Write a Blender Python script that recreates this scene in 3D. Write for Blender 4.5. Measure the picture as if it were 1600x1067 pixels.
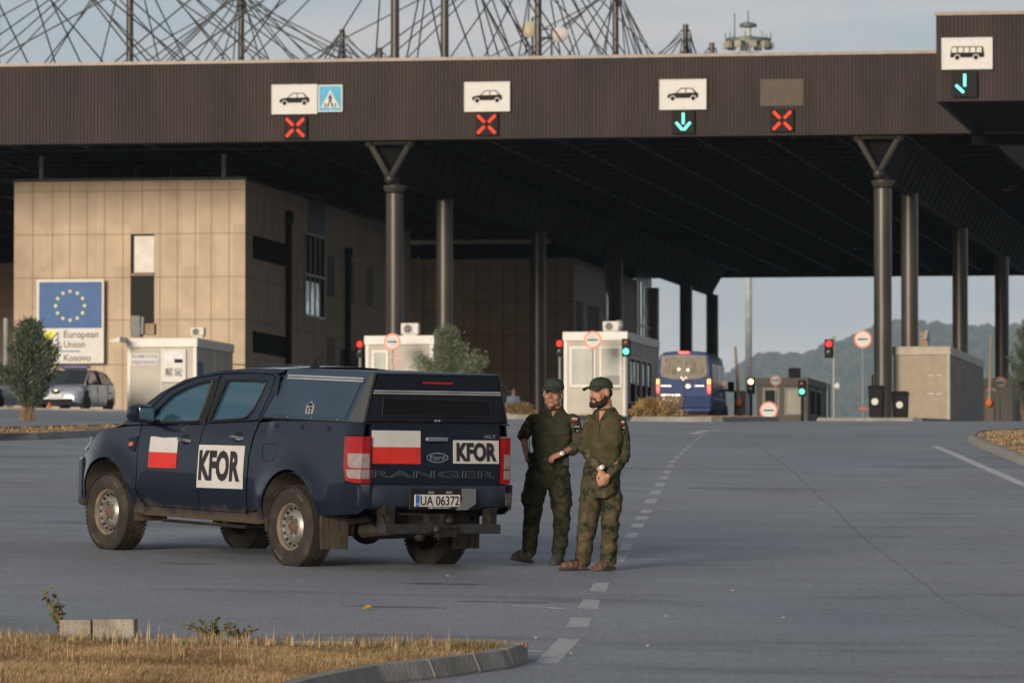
import bpy, bmesh, math, random
from mathutils import Vector, Matrix, noise
random.seed(7)
for o in list(bpy.data.objects): bpy.data.objects.remove(o)
SC = bpy.context.scene
COL = SC.collection
R = math.radians
# ------------------------------------------------------------------ camera, sky, sun, exposure
FPX, HOR = 8889.0, 870.0                      # focal length in photo pixels, row of the true horizon
TH = math.atan((HOR-533.5)/FPX)
cam = bpy.data.objects.new('camera', bpy.data.cameras.new('camera')); COL.objects.link(cam)
cam.location = (0, 0, 0); cam.rotation_euler = (R(90)+TH, 0, 0)
cam.data.sensor_width = 36; cam.data.lens = FPX*36/1600
cam.data.clip_start = 0.5; cam.data.clip_end = 20000
cam.data.dof.use_dof = True; cam.data.dof.focus_distance = 54.5; cam.data.dof.aperture_fstop = 7.1
SC.camera = cam
SUN_EL, SUN_AZ = 10.8, 24.0                   # behind the camera, from the left
world = bpy.data.worlds.new("World"); SC.world = world; world.use_nodes = True
nt = world.node_tree; nt.nodes.clear()
N = lambda t: nt.nodes.new(t)
out = N('ShaderNodeOutputWorld'); bg = N('ShaderNodeBackground'); sky = N('ShaderNodeTexSky')
sky.sky_type = 'NISHITA'; sky.sun_disc = False; sky.sun_elevation = R(SUN_EL); sky.sun_rotation = R(180+SUN_AZ)
sky.air_density = 1.0; sky.dust_density = 2.5; sky.ozone_density = 1.5
tc = N('ShaderNodeTexCoord'); mp = N('ShaderNodeMapping'); mp.inputs['Scale'].default_value = (4.0, 4.0, 34.0)
nz = N('ShaderNodeTexNoise'); nz.inputs['Scale'].default_value = 2.2; nz.inputs['Detail'].default_value = 6; nz.inputs['Roughness'].default_value = .5
rp = N('ShaderNodeValToRGB'); rp.color_ramp.elements[0].position = .42; rp.color_ramp.elements[1].position = .60
rp.color_ramp.elements[0].color = (.1, .1, .1, 1)
mx = N('ShaderNodeMix'); mx.data_type = 'RGBA'
nt.links.new(tc.outputs['Generated'], mp.inputs['Vector']); nt.links.new(mp.outputs[0], nz.inputs['Vector'])
nt.links.new(nz.outputs['Fac'], rp.inputs['Fac']); nt.links.new(rp.outputs[0], mx.inputs[0])
nt.links.new(sky.outputs[0], mx.inputs[6]); mx.inputs[7].default_value = (3.6, 3.5, 3.6, 1)
sx = N('ShaderNodeSeparateXYZ'); nt.links.new(tc.outputs['Generated'], sx.inputs[0])
mr = N('ShaderNodeMapRange'); mr.inputs[1].default_value = .02; mr.inputs[2].default_value = .45; mr.inputs[3].default_value = 1.0; mr.inputs[4].default_value = 0.0; nt.links.new(sx.outputs['Z'], mr.inputs[0])
mn = N('ShaderNodeMapRange'); mn.inputs[1].default_value = -.3; mn.inputs[2].default_value = .6; nt.links.new(sx.outputs['Y'], mn.inputs[0])
mm = N('ShaderNodeMath'); mm.operation = 'MULTIPLY'; nt.links.new(mr.outputs[0], mm.inputs[0]); nt.links.new(mn.outputs[0], mm.inputs[1])
m3 = N('ShaderNodeMath'); m3.operation = 'MULTIPLY_ADD'; nt.links.new(mm.outputs[0], m3.inputs[0]); m3.inputs[1].default_value = .75; m3.inputs[2].default_value = 0
m2 = N('ShaderNodeMix'); m2.data_type = 'RGBA'; nt.links.new(m3.outputs[0], m2.inputs[0]); nt.links.new(mx.outputs[2], m2.inputs[6])
hc = N('ShaderNodeMix'); hc.data_type = 'RGBA'; nt.links.new(rp.outputs[0], hc.inputs[0]); hc.inputs[6].default_value = (7.9, 9.1, 10.3, 1); hc.inputs[7].default_value = (11.4, 10.9, 10.7, 1)
lo_ = N('ShaderNodeMapRange'); lo_.inputs[1].default_value = .015; lo_.inputs[2].default_value = .09; lo_.inputs[3].default_value = .55; lo_.inputs[4].default_value = 0; nt.links.new(sx.outputs['Z'], lo_.inputs[0])
h2 = N('ShaderNodeMix'); h2.data_type = 'RGBA'; nt.links.new(lo_.outputs[0], h2.inputs[0]); nt.links.new(hc.outputs[2], h2.inputs[6]); h2.inputs[7].default_value = (13.6, 13.3, 13.0, 1)
nt.links.new(h2.outputs[2], m2.inputs[7])
nt.links.new(m2.outputs[2], bg.inputs['Color']); bg.inputs['Strength'].default_value = 0.072
nt.links.new(bg.outputs[0], out.inputs['Surface'])
sd = bpy.data.lights.new('sun', 'SUN'); sd.energy = 2.85; sd.angle = R(18); sd.color = (1.0, .87, .72)
sun = bpy.data.objects.new('sun', sd); COL.objects.link(sun); sun.location = (-20, -40, 30)
sdir = Vector((math.sin(R(SUN_AZ))*math.cos(R(SUN_EL)), math.cos(R(SUN_AZ))*math.cos(R(SUN_EL)), -math.sin(R(SUN_EL))))
sun.rotation_euler = sdir.to_track_quat('-Z', 'Y').to_euler()
SC.view_settings.view_transform = 'Standard'; SC.view_settings.look = 'None'
SC.view_settings.exposure = 0.3; SC.view_settings.gamma = 1.0; SC.view_settings.use_curve_mapping = False
SC.cycles.max_bounces = 6; SC.cycles.transparent_max_bounces = 12; SC.cycles.volume_bounces = 0
SC.cycles.caustics_reflective = False; SC.cycles.caustics_refractive = False
# ------------------------------------------------------------------ surveying helpers (photo pixels -> places)
def D(px, py):
    u = (px-800)/FPX; v = (533.5-py)/FPX
    Y = math.cos(TH)-v*math.sin(TH); Z = math.sin(TH)+v*math.cos(TH)
    return Vector((u/Y, 1, Z/Y))
BETA = math.atan(1450/FPX); CB, SB = math.cos(BETA), math.sin(BETA)
def L(px, py, v):                              # structure frame: u right, v deep, z up
    d = D(px, py); t = v/(d.x*SB+CB); return Vector(((d.x*CB-SB)*t, v, d.z*t))
def LV(px, py, u):
    d = D(px, py); t = u/(d.x*CB-SB); return Vector((u, (d.x*SB+CB)*t, d.z*t))
def SW(u, v, z): return Vector((u*CB+v*SB, -u*SB+v*CB, z))
def softplus(t, w): 
    t = t/w
    return w*(t if t > 20 else math.log1p(math.exp(t)))
def prof(y):
    if y < 30: return -1.352-.03*(30-y)
    if y <= 205:
        u = y-54; return -.2+.048*u-(9.8e-5*u*u if u > 0 else 0)
    u = 151; z0 = -.2+.048*u-9.8e-5*u*u; s0 = .048-2*9.8e-5*u
    if y < 240: 
        t = y-205; return z0+s0*t-s0*t*t/70
    zf = z0+s0*35/2
    if y < 345: return zf
    t = y-345
    return zf-min(t*t*.0008+.03*t, .09*t)
def G(x, y):
    fade = 1 if y < 215 else max(0, 1-(y-215)/120)
    return prof(y)+.02*softplus(-(x-3), 2.0)*fade if x > -60 else prof(y)+.02*63*fade
def GP(px, py, y0=34, y1=215):
    d = D(px, py); y = y0
    while y < y1:
        if d.z*y <= G(d.x*y, y): break
        y += .5
    a, b = y-.5, y
    for _ in range(30):
        m = (a+b)/2
        if d.z*m <= G(d.x*m, m): b = m
        else: a = m
    return Vector((d.x*b, b, G(d.x*b, b)))
# ------------------------------------------------------------------ materials
MATS = {}
def mat(name, col, rough=.7, metal=0., var=.12, vs=3., bump=0., bs=40., col2=None, coat=0., emit=0., ecol=None, spec=.35, stretch=None, lo=.35, hi=.65, detail=4, grain=0, gs=400):
    if name in MATS: return MATS[name]
    m = bpy.data.materials.new(name); m.use_nodes = True; t = m.node_tree; b = t.nodes['Principled BSDF']
    b.inputs['Roughness'].default_value = rough; b.inputs['Metallic'].default_value = metal
    b.inputs['Coat Weight'].default_value = coat; b.inputs['Coat Roughness'].default_value = .04
    b.inputs['Specular IOR Level'].default_value = spec
    tc = t.nodes.new('ShaderNodeTexCoord'); mp = t.nodes.new('ShaderNodeMapping')
    if stretch: mp.inputs['Scale'].default_value = stretch
    t.links.new(tc.outputs['Object'], mp.inputs['Vector'])
    nz = t.nodes.new('ShaderNodeTexNoise'); nz.inputs['Scale'].default_value = vs; nz.inputs['Detail'].default_value = detail
    t.links.new(mp.outputs[0], nz.inputs['Vector'])
    cr = t.nodes.new('ShaderNodeValToRGB'); e = cr.color_ramp.elements
    c2 = col2 if col2 else tuple(min(1, c*(1+var)) for c in col); c1 = col if col2 else tuple(c*(1-var) for c in col)
    e[0].position = lo; e[1].position = hi; e[0].color = (*c1, 1); e[1].color = (*c2, 1)
    t.links.new(nz.outputs['Fac'], cr.inputs['Fac']); last = cr.outputs[0]
    if grain:
        g = t.nodes.new('ShaderNodeTexNoise'); g.inputs['Scale'].default_value = gs; g.inputs['Detail'].default_value = 2
        t.links.new(tc.outputs['Object'], g.inputs['Vector'])
        mr = t.nodes.new('ShaderNodeMapRange'); mr.inputs[1].default_value = .3; mr.inputs[2].default_value = .7; mr.inputs[3].default_value = 1-grain; mr.inputs[4].default_value = 1+grain
        t.links.new(g.outputs['Fac'], mr.inputs[0])
        mm = t.nodes.new('ShaderNodeVectorMath'); mm.operation = 'SCALE'; t.links.new(last, mm.inputs[0]); t.links.new(mr.outputs[0], mm.inputs['Scale']); last = mm.outputs[0]
    t.links.new(last, b.inputs['Base Color'])
    if emit:
        b.inputs['Emission Color'].default_value = (*(ecol or col), 1); b.inputs['Emission Strength'].default_value = emit
    if bump:
        bn = t.nodes.new('ShaderNodeTexNoise'); bn.inputs['Scale'].default_value = bs; bn.inputs['Detail'].default_value = 3
        t.links.new(mp.outputs[0], bn.inputs['Vector'])
        bp = t.nodes.new('ShaderNodeBump'); bp.inputs['Strength'].default_value = bump; bp.inputs['Distance'].default_value = .02
        t.links.new(bn.outputs['Fac'], bp.inputs['Height']); t.links.new(bp.outputs[0], b.inputs['Normal'])
    MATS[name] = m; return m
def glass(name, tint, ior=1.6, gloss=(.9, .95, 1), dust_sheen=.15):
    if name in MATS: return MATS[name]
    m = bpy.data.materials.new(name); m.use_nodes = True; t = m.node_tree; t.nodes.clear()
    o = t.nodes.new('ShaderNodeOutputMaterial'); mx = t.nodes.new('ShaderNodeMixShader'); tr = t.nodes.new('ShaderNodeBsdfTransparent'); gl = t.nodes.new('ShaderNodeBsdfGlossy')
    fr = t.nodes.new('ShaderNodeFresnel'); fr.inputs[0].default_value = ior
    tr.inputs[0].default_value = (*tint, 1); gl.inputs[0].default_value = (*gloss, 1); gl.inputs['Roughness'].default_value = .03
    t.links.new(fr.outputs[0], mx.inputs[0]); t.links.new(tr.outputs[0], mx.inputs[1]); t.links.new(gl.outputs[0], mx.inputs[2]); t.links.new(mx.outputs[0], o.inputs[0])
    df = t.nodes.new('ShaderNodeBsdfDiffuse'); df.inputs[0].default_value = (.12, .32, .48, 1); m2 = t.nodes.new('ShaderNodeMixShader'); m2.inputs[0].default_value = dust_sheen  # blue diffuse layer puts the sky's reflection into the glass colour
    t.links.new(mx.outputs[0], m2.inputs[1]); t.links.new(df.outputs[0], m2.inputs[2]); t.links.new(m2.outputs[0], o.inputs[0])
    MATS[name] = m; return m
def ramp_mat(name, stops, scale, rough=.85, stretch=None, detail=3, bump=.3, bs=60, constant=True, dist=0):
    if name in MATS: return MATS[name]
    m = mat(name, (.5, .5, .5), rough, bump=bump, bs=bs, vs=scale, stretch=stretch, detail=detail, spec=.2)
    cr = [n for n in m.node_tree.nodes if n.type == 'VALTORGB'][0]; r = cr.color_ramp
    if constant: r.interpolation = 'CONSTANT'
    while len(r.elements) > 2: r.elements.remove(r.elements[-1])
    r.elements[0].position, r.elements[0].color = stops[0][0], (*stops[0][1], 1)
    r.elements[1].position, r.elements[1].color = stops[1][0], (*stops[1][1], 1)
    for p, c in stops[2:]:
        e = r.elements.new(p); e.color = (*c, 1)
    nz = [n for n in m.node_tree.nodes if n.type == 'TEX_NOISE' and abs(n.inputs['Scale'].default_value-scale) < 1e-3][0]; nz.inputs['Distortion'].default_value = dist
    return m
def bulge(a, b, t): return a+(b-a)*max(0, min(1, t))
# ------------------------------------------------------------------ mesh helpers
class MB:
    def __init__(s): s.v = []; s.f = []; s.m = []
    def add(s, vs, fs, m=0):
        o = len(s.v); s.v += [Vector(p) for p in vs]
        for f in fs: s.f.append([i+o for i in f]); s.m.append(m)
        return s
    def box(s, x0, x1, y0, y1, z0, z1, m=0):
        return s.add([(x, y, z) for x in (x0, x1) for y in (y0, y1) for z in (z0, z1)],
                     [(0, 1, 3, 2), (4, 6, 7, 5), (0, 4, 5, 1), (2, 3, 7, 6), (0, 2, 6, 4), (1, 5, 7, 3)], m)
    def obox(s, M, sx, sy, sz, m=0):
        vs = [M @ Vector((x*sx/2, y*sy/2, z*sz/2)) for x in (-1, 1) for y in (-1, 1) for z in (-1, 1)]
        return s.add(vs, [(0, 1, 3, 2), (4, 6, 7, 5), (0, 4, 5, 1), (2, 3, 7, 6), (0, 2, 6, 4), (1, 5, 7, 3)], m)
    def tube(s, p0, p1, r0, r1=None, n=10, m=0, caps=True):
        return s.path([p0, p1], [r0, r0 if r1 is None else r1], n, m, caps)
    def path(s, pts, rs, n=8, m=0, caps=True):
        pts = [Vector(p) for p in pts]
        if not hasattr(rs, '__len__'): rs = [rs]*len(pts)
        vs = []; ref = None
        for i, p in enumerate(pts):
            d = (pts[min(i+1, len(pts)-1)]-pts[max(i-1, 0)])
            if d.length < 1e-9: d = Vector((0, 0, 1))
            d.normalize()
            if ref is None: ref = Vector((1, 0, 0)) if abs(d.x) < .9 else Vector((0, 1, 0))
            a = (ref-d*ref.dot(d)); a.normalize(); ref = a; b = d.cross(a)
            for k in range(n):
                t = 2*math.pi*k/n; vs.append(p+(a*math.cos(t)+b*math.sin(t))*rs[i])
        fs = []
        for i in range(len(pts)-1):
            for k in range(n):
                k2 = (k+1) % n; fs.append((i*n+k, i*n+k2, (i+1)*n+k2, (i+1)*n+k))
        if caps: fs.append(tuple(range(n-1, -1, -1))); fs.append(tuple(range((len(pts)-1)*n, len(pts)*n)))
        return s.add(vs, fs, m)
    def lathe(s, prof, c, ax, n=24, m=0, close=False, ms=None, caps=True):          # prof: (radius, height along axis)
        ax = Vector(ax).normalized(); a = ax.orthogonal().normalized(); b = ax.cross(a); c = Vector(c)
        vs = [c+ax*h+(a*math.cos(2*math.pi*k/n)+b*math.sin(2*math.pi*k/n))*r for r, h in prof for k in range(n)]
        q = len(prof); rng = range(q if close else q-1)
        for i in rng:
            j = (i+1) % q
            s.add([], [], 0)
        o = len(s.v); s.v += vs
        for i in rng:
            j = (i+1) % q
            for k in range(n):
                k2 = (k+1) % n; s.f.append([o+i*n+k, o+i*n+k2, o+j*n+k2, o+j*n+k]); s.m.append(ms[i] if ms else m)
        if not close and caps:
            if prof[0][0] > 1e-4: s.f.append([o+k for k in range(n-1, -1, -1)]); s.m.append(ms[0] if ms else m)
            if prof[-1][0] > 1e-4: s.f.append([o+(q-1)*n+k for k in range(n)]); s.m.append(ms[-1] if ms else m)
        return s
    def ball(s, c, r, n=12, M=None, m=0):
        c = Vector(c); r = r if hasattr(r, '__len__') else (r, r, r); k = n; h = n//2; vs = []; fs = []
        for i in range(1, h):
            ph = math.pi*i/h
            for j in range(k):
                t = 2*math.pi*j/k; q = Vector((r[0]*math.sin(ph)*math.cos(t), r[1]*math.sin(ph)*math.sin(t), r[2]*math.cos(ph)))
                vs.append(c+(M @ q if M else q))
        top = len(vs); q = Vector((0, 0, r[2])); vs.append(c+(M @ q if M else q)); q = -q; vs.append(c+(M @ q if M else q))
        for i in range(h-2):
            for j in range(k):
                j2 = (j+1) % k; fs.append((i*k+j, (i+1)*k+j, (i+1)*k+j2, i*k+j2))
        for j in range(k):
            j2 = (j+1) % k; fs.append((top, j, j2)); fs.append((top+1, (h-2)*k+j2, (h-2)*k+j))
        return s.add(vs, fs, m)
    def prism(s, poly, fn, d0, d1, m=0):                  # poly in (a,b); fn(a,b,d) -> point
        n = len(poly)
        vs = [fn(a, b, d0) for a, b in poly]+[fn(a, b, d1) for a, b in poly]
        fs = [tuple(range(n-1, -1, -1)), tuple(range(n, 2*n))]+[(i, (i+1) % n, n+(i+1) % n, n+i) for i in range(n)]
        return s.add(vs, fs, m)
    def loft(s, rings, m=0, caps=True):
        n = len(rings[0]); vs = [p for r in rings for p in r]; fs = []
        for i in range(len(rings)-1):
            for k in range(n):
                k2 = (k+1) % n; fs.append((i*n+k, i*n+k2, (i+1)*n+k2, (i+1)*n+k))
        if caps: fs.append(tuple(range(n-1, -1, -1))); fs.append(tuple(range((len(rings)-1)*n, len(rings)*n)))
        return s.add(vs, fs, m)
    def xf(s, M):
        s.v = [M @ p for p in s.v]; return s
    def merge(s, o, m=None):
        k = len(s.v); s.v += o.v; s.f += [[i+k for i in f] for f in o.f]; s.m += (o.m if m is None else [m]*len(o.m)); return s
    def mesh(s, name, smooth=None):
        me = bpy.data.meshes.new(name); me.from_pydata([tuple(p) for p in s.v], [], s.f)
        for i, p in enumerate(me.polygons): p.material_index = s.m[i]
        me.update(); return me
    def build(s, name, mats, parent=None, smooth=False, bevel=0, fix=True, ang=38):
        me = s.mesh(name)
        if fix and len(s.f) < 60000:
            bm = bmesh.new(); bm.from_mesh(me); bmesh.ops.recalc_face_normals(bm, faces=bm.faces[:]); bm.to_mesh(me); bm.free()
        return link(name, me, mats, parent, smooth, bevel, ang)
def link(name, me, mats, parent=None, smooth=False, bevel=0, ang=38):
    if not isinstance(mats, (list, tuple)): mats = [mats]
    for m in mats: me.materials.append(m)
    if smooth:
        for p in me.polygons: p.use_smooth = True
        me.set_sharp_from_angle(angle=R(ang))
    o = bpy.data.objects.new(name, me); COL.objects.link(o)
    if parent: o.parent = parent
    if bevel:
        b = o.modifiers.new('bevel', 'BEVEL'); b.width = bevel; b.segments = 2; b.limit_method = 'ANGLE'; b.angle_limit = R(40)
    return o
def tag(o, label=None, cat=None, group=None, kind=None):
    if label: o['label'] = label
    if cat: o['category'] = cat
    if group: o['group'] = group
    if kind: o['kind'] = kind
    return o
def thing(name, label, cat, loc=(0, 0, 0), rz=0, group=None):
    o = bpy.data.objects.new(name, None); COL.objects.link(o); o.location = loc; o.rotation_euler = (0, 0, rz); o.empty_display_size = .2
    return tag(o, label, cat, group)
class ST:                                               # a thing standing in the structure frame
    def __init__(s, name, label, cat, o, group=None):
        s.o = Vector(o); s.e = thing(name, label, cat, SW(*s.o), -BETA, group)
    def p(s, px, py, v): return L(px, py, v)-s.o
    def build(s, mb, name, mats, **k): return mb.build(name, mats, s.e, **k)
def copy_tree(o, parent=None):
    c = o.copy(); COL.objects.link(c); c.parent = parent
    for ch in o.children: copy_tree(ch, c)
    return c
def text_mb(body, fn, w, h, thick=.004, bold=0., outline=0., m=0, res=3):
    """letters fitted into w x h, mapped by fn(a,b,d)"""
    cu = bpy.data.curves.new('text', 'FONT'); cu.body = body; cu.size = 1; cu.resolution_u = res
    cu.offset = bold; cu.align_x = 'LEFT'
    if outline: cu.fill_mode = 'NONE'; cu.bevel_depth = outline; cu.bevel_resolution = 0
    o = bpy.data.objects.new('text', cu); COL.objects.link(o)
    dg = bpy.context.evaluated_depsgraph_get(); dg.update(); me = bpy.data.meshes.new_from_object(o.evaluated_get(dg))
    xs = [v.co.x for v in me.vertices]; ys = [v.co.y for v in me.vertices]
    x0, x1, y0, y1 = min(xs), max(xs), min(ys), max(ys)
    mb = MB(); vs = [fn((v.co.x-x0)/(x1-x0)*w, (v.co.y-y0)/(y1-y0)*h, thick+(v.co.z*.12 if outline else 0)) for v in me.vertices]
    mb.add(vs, [tuple(p.vertices) for p in me.polygons], m)
    bpy.data.objects.remove(o); bpy.data.curves.remove(cu); bpy.data.meshes.remove(me); return mb
def remesh(name, mb, voxel, sm, mats, parent, disp=0, dscale=(9, 9, 9), decim=0):
    me = mb.mesh('tmp'); bm = bmesh.new(); bm.from_mesh(me); bmesh.ops.recalc_face_normals(bm, faces=bm.faces[:]); bm.to_mesh(me); bm.free()
    o = bpy.data.objects.new('tmp', me); COL.objects.link(o)
    r = o.modifiers.new('r', 'REMESH'); r.mode = 'VOXEL'; r.voxel_size = voxel
    if sm: s = o.modifiers.new('s', 'SMOOTH'); s.iterations = sm; s.factor = .5
    dg = bpy.context.evaluated_depsgraph_get(); dg.update(); m2 = bpy.data.meshes.new_from_object(o.evaluated_get(dg)); m2.name = name
    bpy.data.objects.remove(o); bpy.data.meshes.remove(me)
    if disp:
        ns = [v.normal.copy() for v in m2.vertices]
        for v, n in zip(m2.vertices, ns):
            q = Vector((v.co.x*dscale[0], v.co.y*dscale[1], v.co.z*dscale[2]))
            k = 1-abs(noise.noise(q+Vector((3, 7, 1))))*2.6; k2 = noise.noise(q*2.3)
            v.co += n*disp*(k*.7+k2*.5)
    m2.materials.clear()
    return link(name, m2, mats, parent, True, ang=180)
# ------------------------------------------------------------------ palette
M_ASPH = None
def asphalt():
    m = bpy.data.materials.new('asphalt'); m.use_nodes = True; t = m.node_tree; b = t.nodes['Principled BSDF']; lk = t.links.new
    def n(k, **kw):
        x = t.nodes.new(k)
        for a, v in kw.items():
            if a in x.inputs: x.inputs[a].default_value = v
        return x
    tc = n('ShaderNodeTexCoord')
    def noi(scale, st, det=4, rough=.55):
        mp = n('ShaderNodeMapping'); mp.inputs['Scale'].default_value = st; lk(tc.outputs['Object'], mp.inputs[0])
        z = n('ShaderNodeTexNoise', Scale=scale, Detail=det, Roughness=rough); lk(mp.outputs[0], z.inputs['Vector']); return z.outputs['Fac']
    def mr(f, a, b_, c, d):
        x = n('ShaderNodeMapRange'); x.inputs[1].default_value = a; x.inputs[2].default_value = b_; x.inputs[3].default_value = c; x.inputs[4].default_value = d; lk(f, x.inputs[0]); return x.outputs[0]
    def mul(a, b_):
        x = n('ShaderNodeMath'); x.operation = 'MULTIPLY'; lk(a, x.inputs[0]); lk(b_, x.inputs[1]); return x.outputs[0]
    v = mr(noi(.16, (1, .5, 1)), .3, .7, .82, 1.16)
    v = mul(v, mr(noi(1.0, (1, .45, 1), 4, .5), .3, .7, .93, 1.06))
    v = mul(v, mr(noi(26, (1, .35, 1), 3), .3, .7, .80, 1.2))
    v = mul(v, mr(noi(.5, (.4, 1, 1), 4, .5), .60, .70, 1, .68))       # oil and tyre stains
    v = mul(v, mr(noi(1.3, (.3, .6, 1), 3, .5), .67, .73, 1, .66))
    v = mul(v, mr(noi(.8, (.25, 1.2, 1), 3, .5), .68, .74, 1, 1.18))       # pale scuffs
    vo = n('ShaderNodeTexVoronoi', Scale=.23); vo.feature = 'DISTANCE_TO_EDGE'
    mp = n('ShaderNodeMapping'); lk(tc.outputs['Object'], mp.inputs[0]); wz = n('ShaderNodeTexNoise', Scale=.8, Detail=4); lk(tc.outputs['Object'], wz.inputs['Vector'])
    ad = n('ShaderNodeVectorMath'); ad.operation = 'ADD'; lk(mp.outputs[0], ad.inputs[0]); lk(wz.outputs['Color'], ad.inputs[1]); lk(ad.outputs[0], vo.inputs['Vector'])
    v = mul(v, mr(vo.outputs['Distance'], 0, .008, .94, 1))               # cracks
    c = n('ShaderNodeVectorMath'); c.operation = 'SCALE'; cc = n('ShaderNodeMix'); cc.data_type = 'RGBA'
    lk(mr(noi(.12, (1, .5, 1), 3), .35, .65, 0, 1), cc.inputs[0]); cc.inputs[6].default_value = (.237, .253, .283, 1); cc.inputs[7].default_value = (.22, .248, .295, 1)
    lk(cc.outputs[2], c.inputs[0]); lk(v, c.inputs['Scale']); lk(c.outputs[0], b.inputs['Base Color'])
    b.inputs['Specular IOR Level'].default_value = .5
    lk(mr(noi(1.1, (.4, 1, 1), 4), .3, .7, .55, .8), b.inputs['Roughness'])
    bp = n('ShaderNodeBump', Strength=.5, Distance=.01); lk(noi(120, (1, 1, 1), 2), bp.inputs['Height']); lk(bp.outputs[0], b.inputs['Normal'])
    return m
M_ASPH = asphalt()
M_FASC = mat('fascia brown metal', (.033, .0235, .021), .6, .0, var=.28, vs=.6, stretch=(1, 1, .3), spec=.2)
M_GHOST = mat('fascia faded metal', (.080, .060, .043), .6, .0, var=.1)
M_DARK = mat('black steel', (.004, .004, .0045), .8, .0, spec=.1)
M_FRAME = mat('dark space frame', (.015, .017, .022), .5, .2, spec=.4)
M_COLM = mat('column steel', (.062, .057, .051), .38, .35, var=.25, vs=1.2, stretch=(1, 1, .25), bump=.1, bs=8)
M_BEIGE = mat('beige stone panel', (.49, .385, .28), .75, var=.08, vs=1.2, bump=.05, bs=20)
def panelled(m, sx, sz, amt, oz=0.):
    t = m.node_tree; b = t.nodes['Principled BSDF']; old = b.inputs['Base Color'].links[0].from_socket
    tc = t.nodes.new('ShaderNodeTexCoord'); mp = t.nodes.new('ShaderNodeMapping'); mp.inputs['Scale'].default_value = (1/sx, 1/sx, 1/sz); mp.inputs['Location'].default_value = (.1, .1, oz)
    fl = t.nodes.new('ShaderNodeVectorMath'); fl.operation = 'FLOOR'; wn = t.nodes.new('ShaderNodeTexWhiteNoise'); mr = t.nodes.new('ShaderNodeMapRange'); mr.inputs[3].default_value = 1-amt; mr.inputs[4].default_value = 1+amt*.6
    sc = t.nodes.new('ShaderNodeVectorMath'); sc.operation = 'SCALE'
    t.links.new(tc.outputs['Object'], mp.inputs[0]); t.links.new(mp.outputs[0], fl.inputs[0]); t.links.new(fl.outputs[0], wn.inputs[0]); t.links.new(wn.outputs['Value'], mr.inputs[0]); t.links.new(old, sc.inputs[0]); t.links.new(mr.outputs[0], sc.inputs['Scale']); t.links.new(sc.outputs[0], b.inputs['Base Color'])
panelled(M_BEIGE, .69, 1.66, .10, .35)
M_BEIG2 = mat('brown stone panel', (.62, .50, .40), .75, var=.1, vs=1.2)
M_JOINT = mat('panel joint', (.27, .19, .13), .9)
M_WGL = mat('dark window glass', (.006, .007, .009), .8, var=.3, spec=.03)
M_WHITE = mat('white enamel', (.60, .58, .54), .5, var=.06, vs=2)
M_CREAM = mat('booth panel', (.45, .42, .36), .6, var=.08, vs=1.5, bump=.05, bs=12)
M_FRM = mat('white plastic frame', (.66, .64, .60), .45, var=.05)
M_BLIND = mat('window blind', (.40, .42, .38), .5, var=.12, vs=2)
M_CONC = mat('concrete kerb', (.26, .25, .23), .85, var=.2, vs=3, bump=.4, bs=30, grain=.15, gs=90)
M_CONC2 = mat('weathered concrete', (.27, .235, .20), .9, var=.3, vs=4, bump=.5, bs=25, grain=.2, gs=60)
M_SOIL = mat('dry soil', (.23, .165, .10), .95, var=.35, vs=1.5, bump=.5, bs=20, grain=.25, gs=30)
M_RED = mat('sign red', (.62, .10, .05), .5); M_BLACK = mat('black plastic', (.009, .009, .010), .6, spec=.15)
M_SIGNW = mat('sign white', (.60, .59, .56), .5, var=.05)
M_LIT = mat('lit sign face', (.52, .51, .48), .5, var=.04, emit=.12)
M_BLUE = mat('sign blue', (.03, .33, .56), .5)
M_STEEL = mat('galvanised steel', (.36, .38, .38), .45, .5, var=.15, stretch=(1, 1, .2))
M_REDL = mat('red lamp', (.2, .01, .01), .6, emit=2.2, ecol=(1, .03, .02), spec=.1); M_ORL = mat('red orange lamp', (.2, .01, .01), .8, emit=1.3, ecol=(1, .06, .02), spec=.05)
M_GRNL = mat('green lamp', (.02, .1, .08), .6, spec=.1, emit=2.0, ecol=(.12, 1, .66)); M_CYL = mat('cyan lamp', (.1, .8, .7), .4, emit=.9, ecol=(.10, .9, .72))
M_HOT = mat('bright red lamp', (1, .5, .3), .4, emit=4.5, ecol=(1, .42, .2))
M_PAINT = mat('worn road paint', (.42, .43, .445), .7, vs=9, stretch=(1, .4, 1), lo=.50, hi=.74, col2=(.29, .30, .32))
M_PAINT2 = mat('faint road paint', (.31, .325, .345), .7, col2=(.24, .255, .28), vs=6, lo=.4, hi=.6)
M_GREYC = mat('grey cladding', (.42, .43, .44), .5, .1); M_PCLAD = mat('pale cladding', (.80, .82, .84), .6, .0)
M_RUST = mat('rusty orange', (.55, .13, .03), .7)
M_STONE_D = mat('charcoal panel', (.03, .027, .025), .6)
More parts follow.
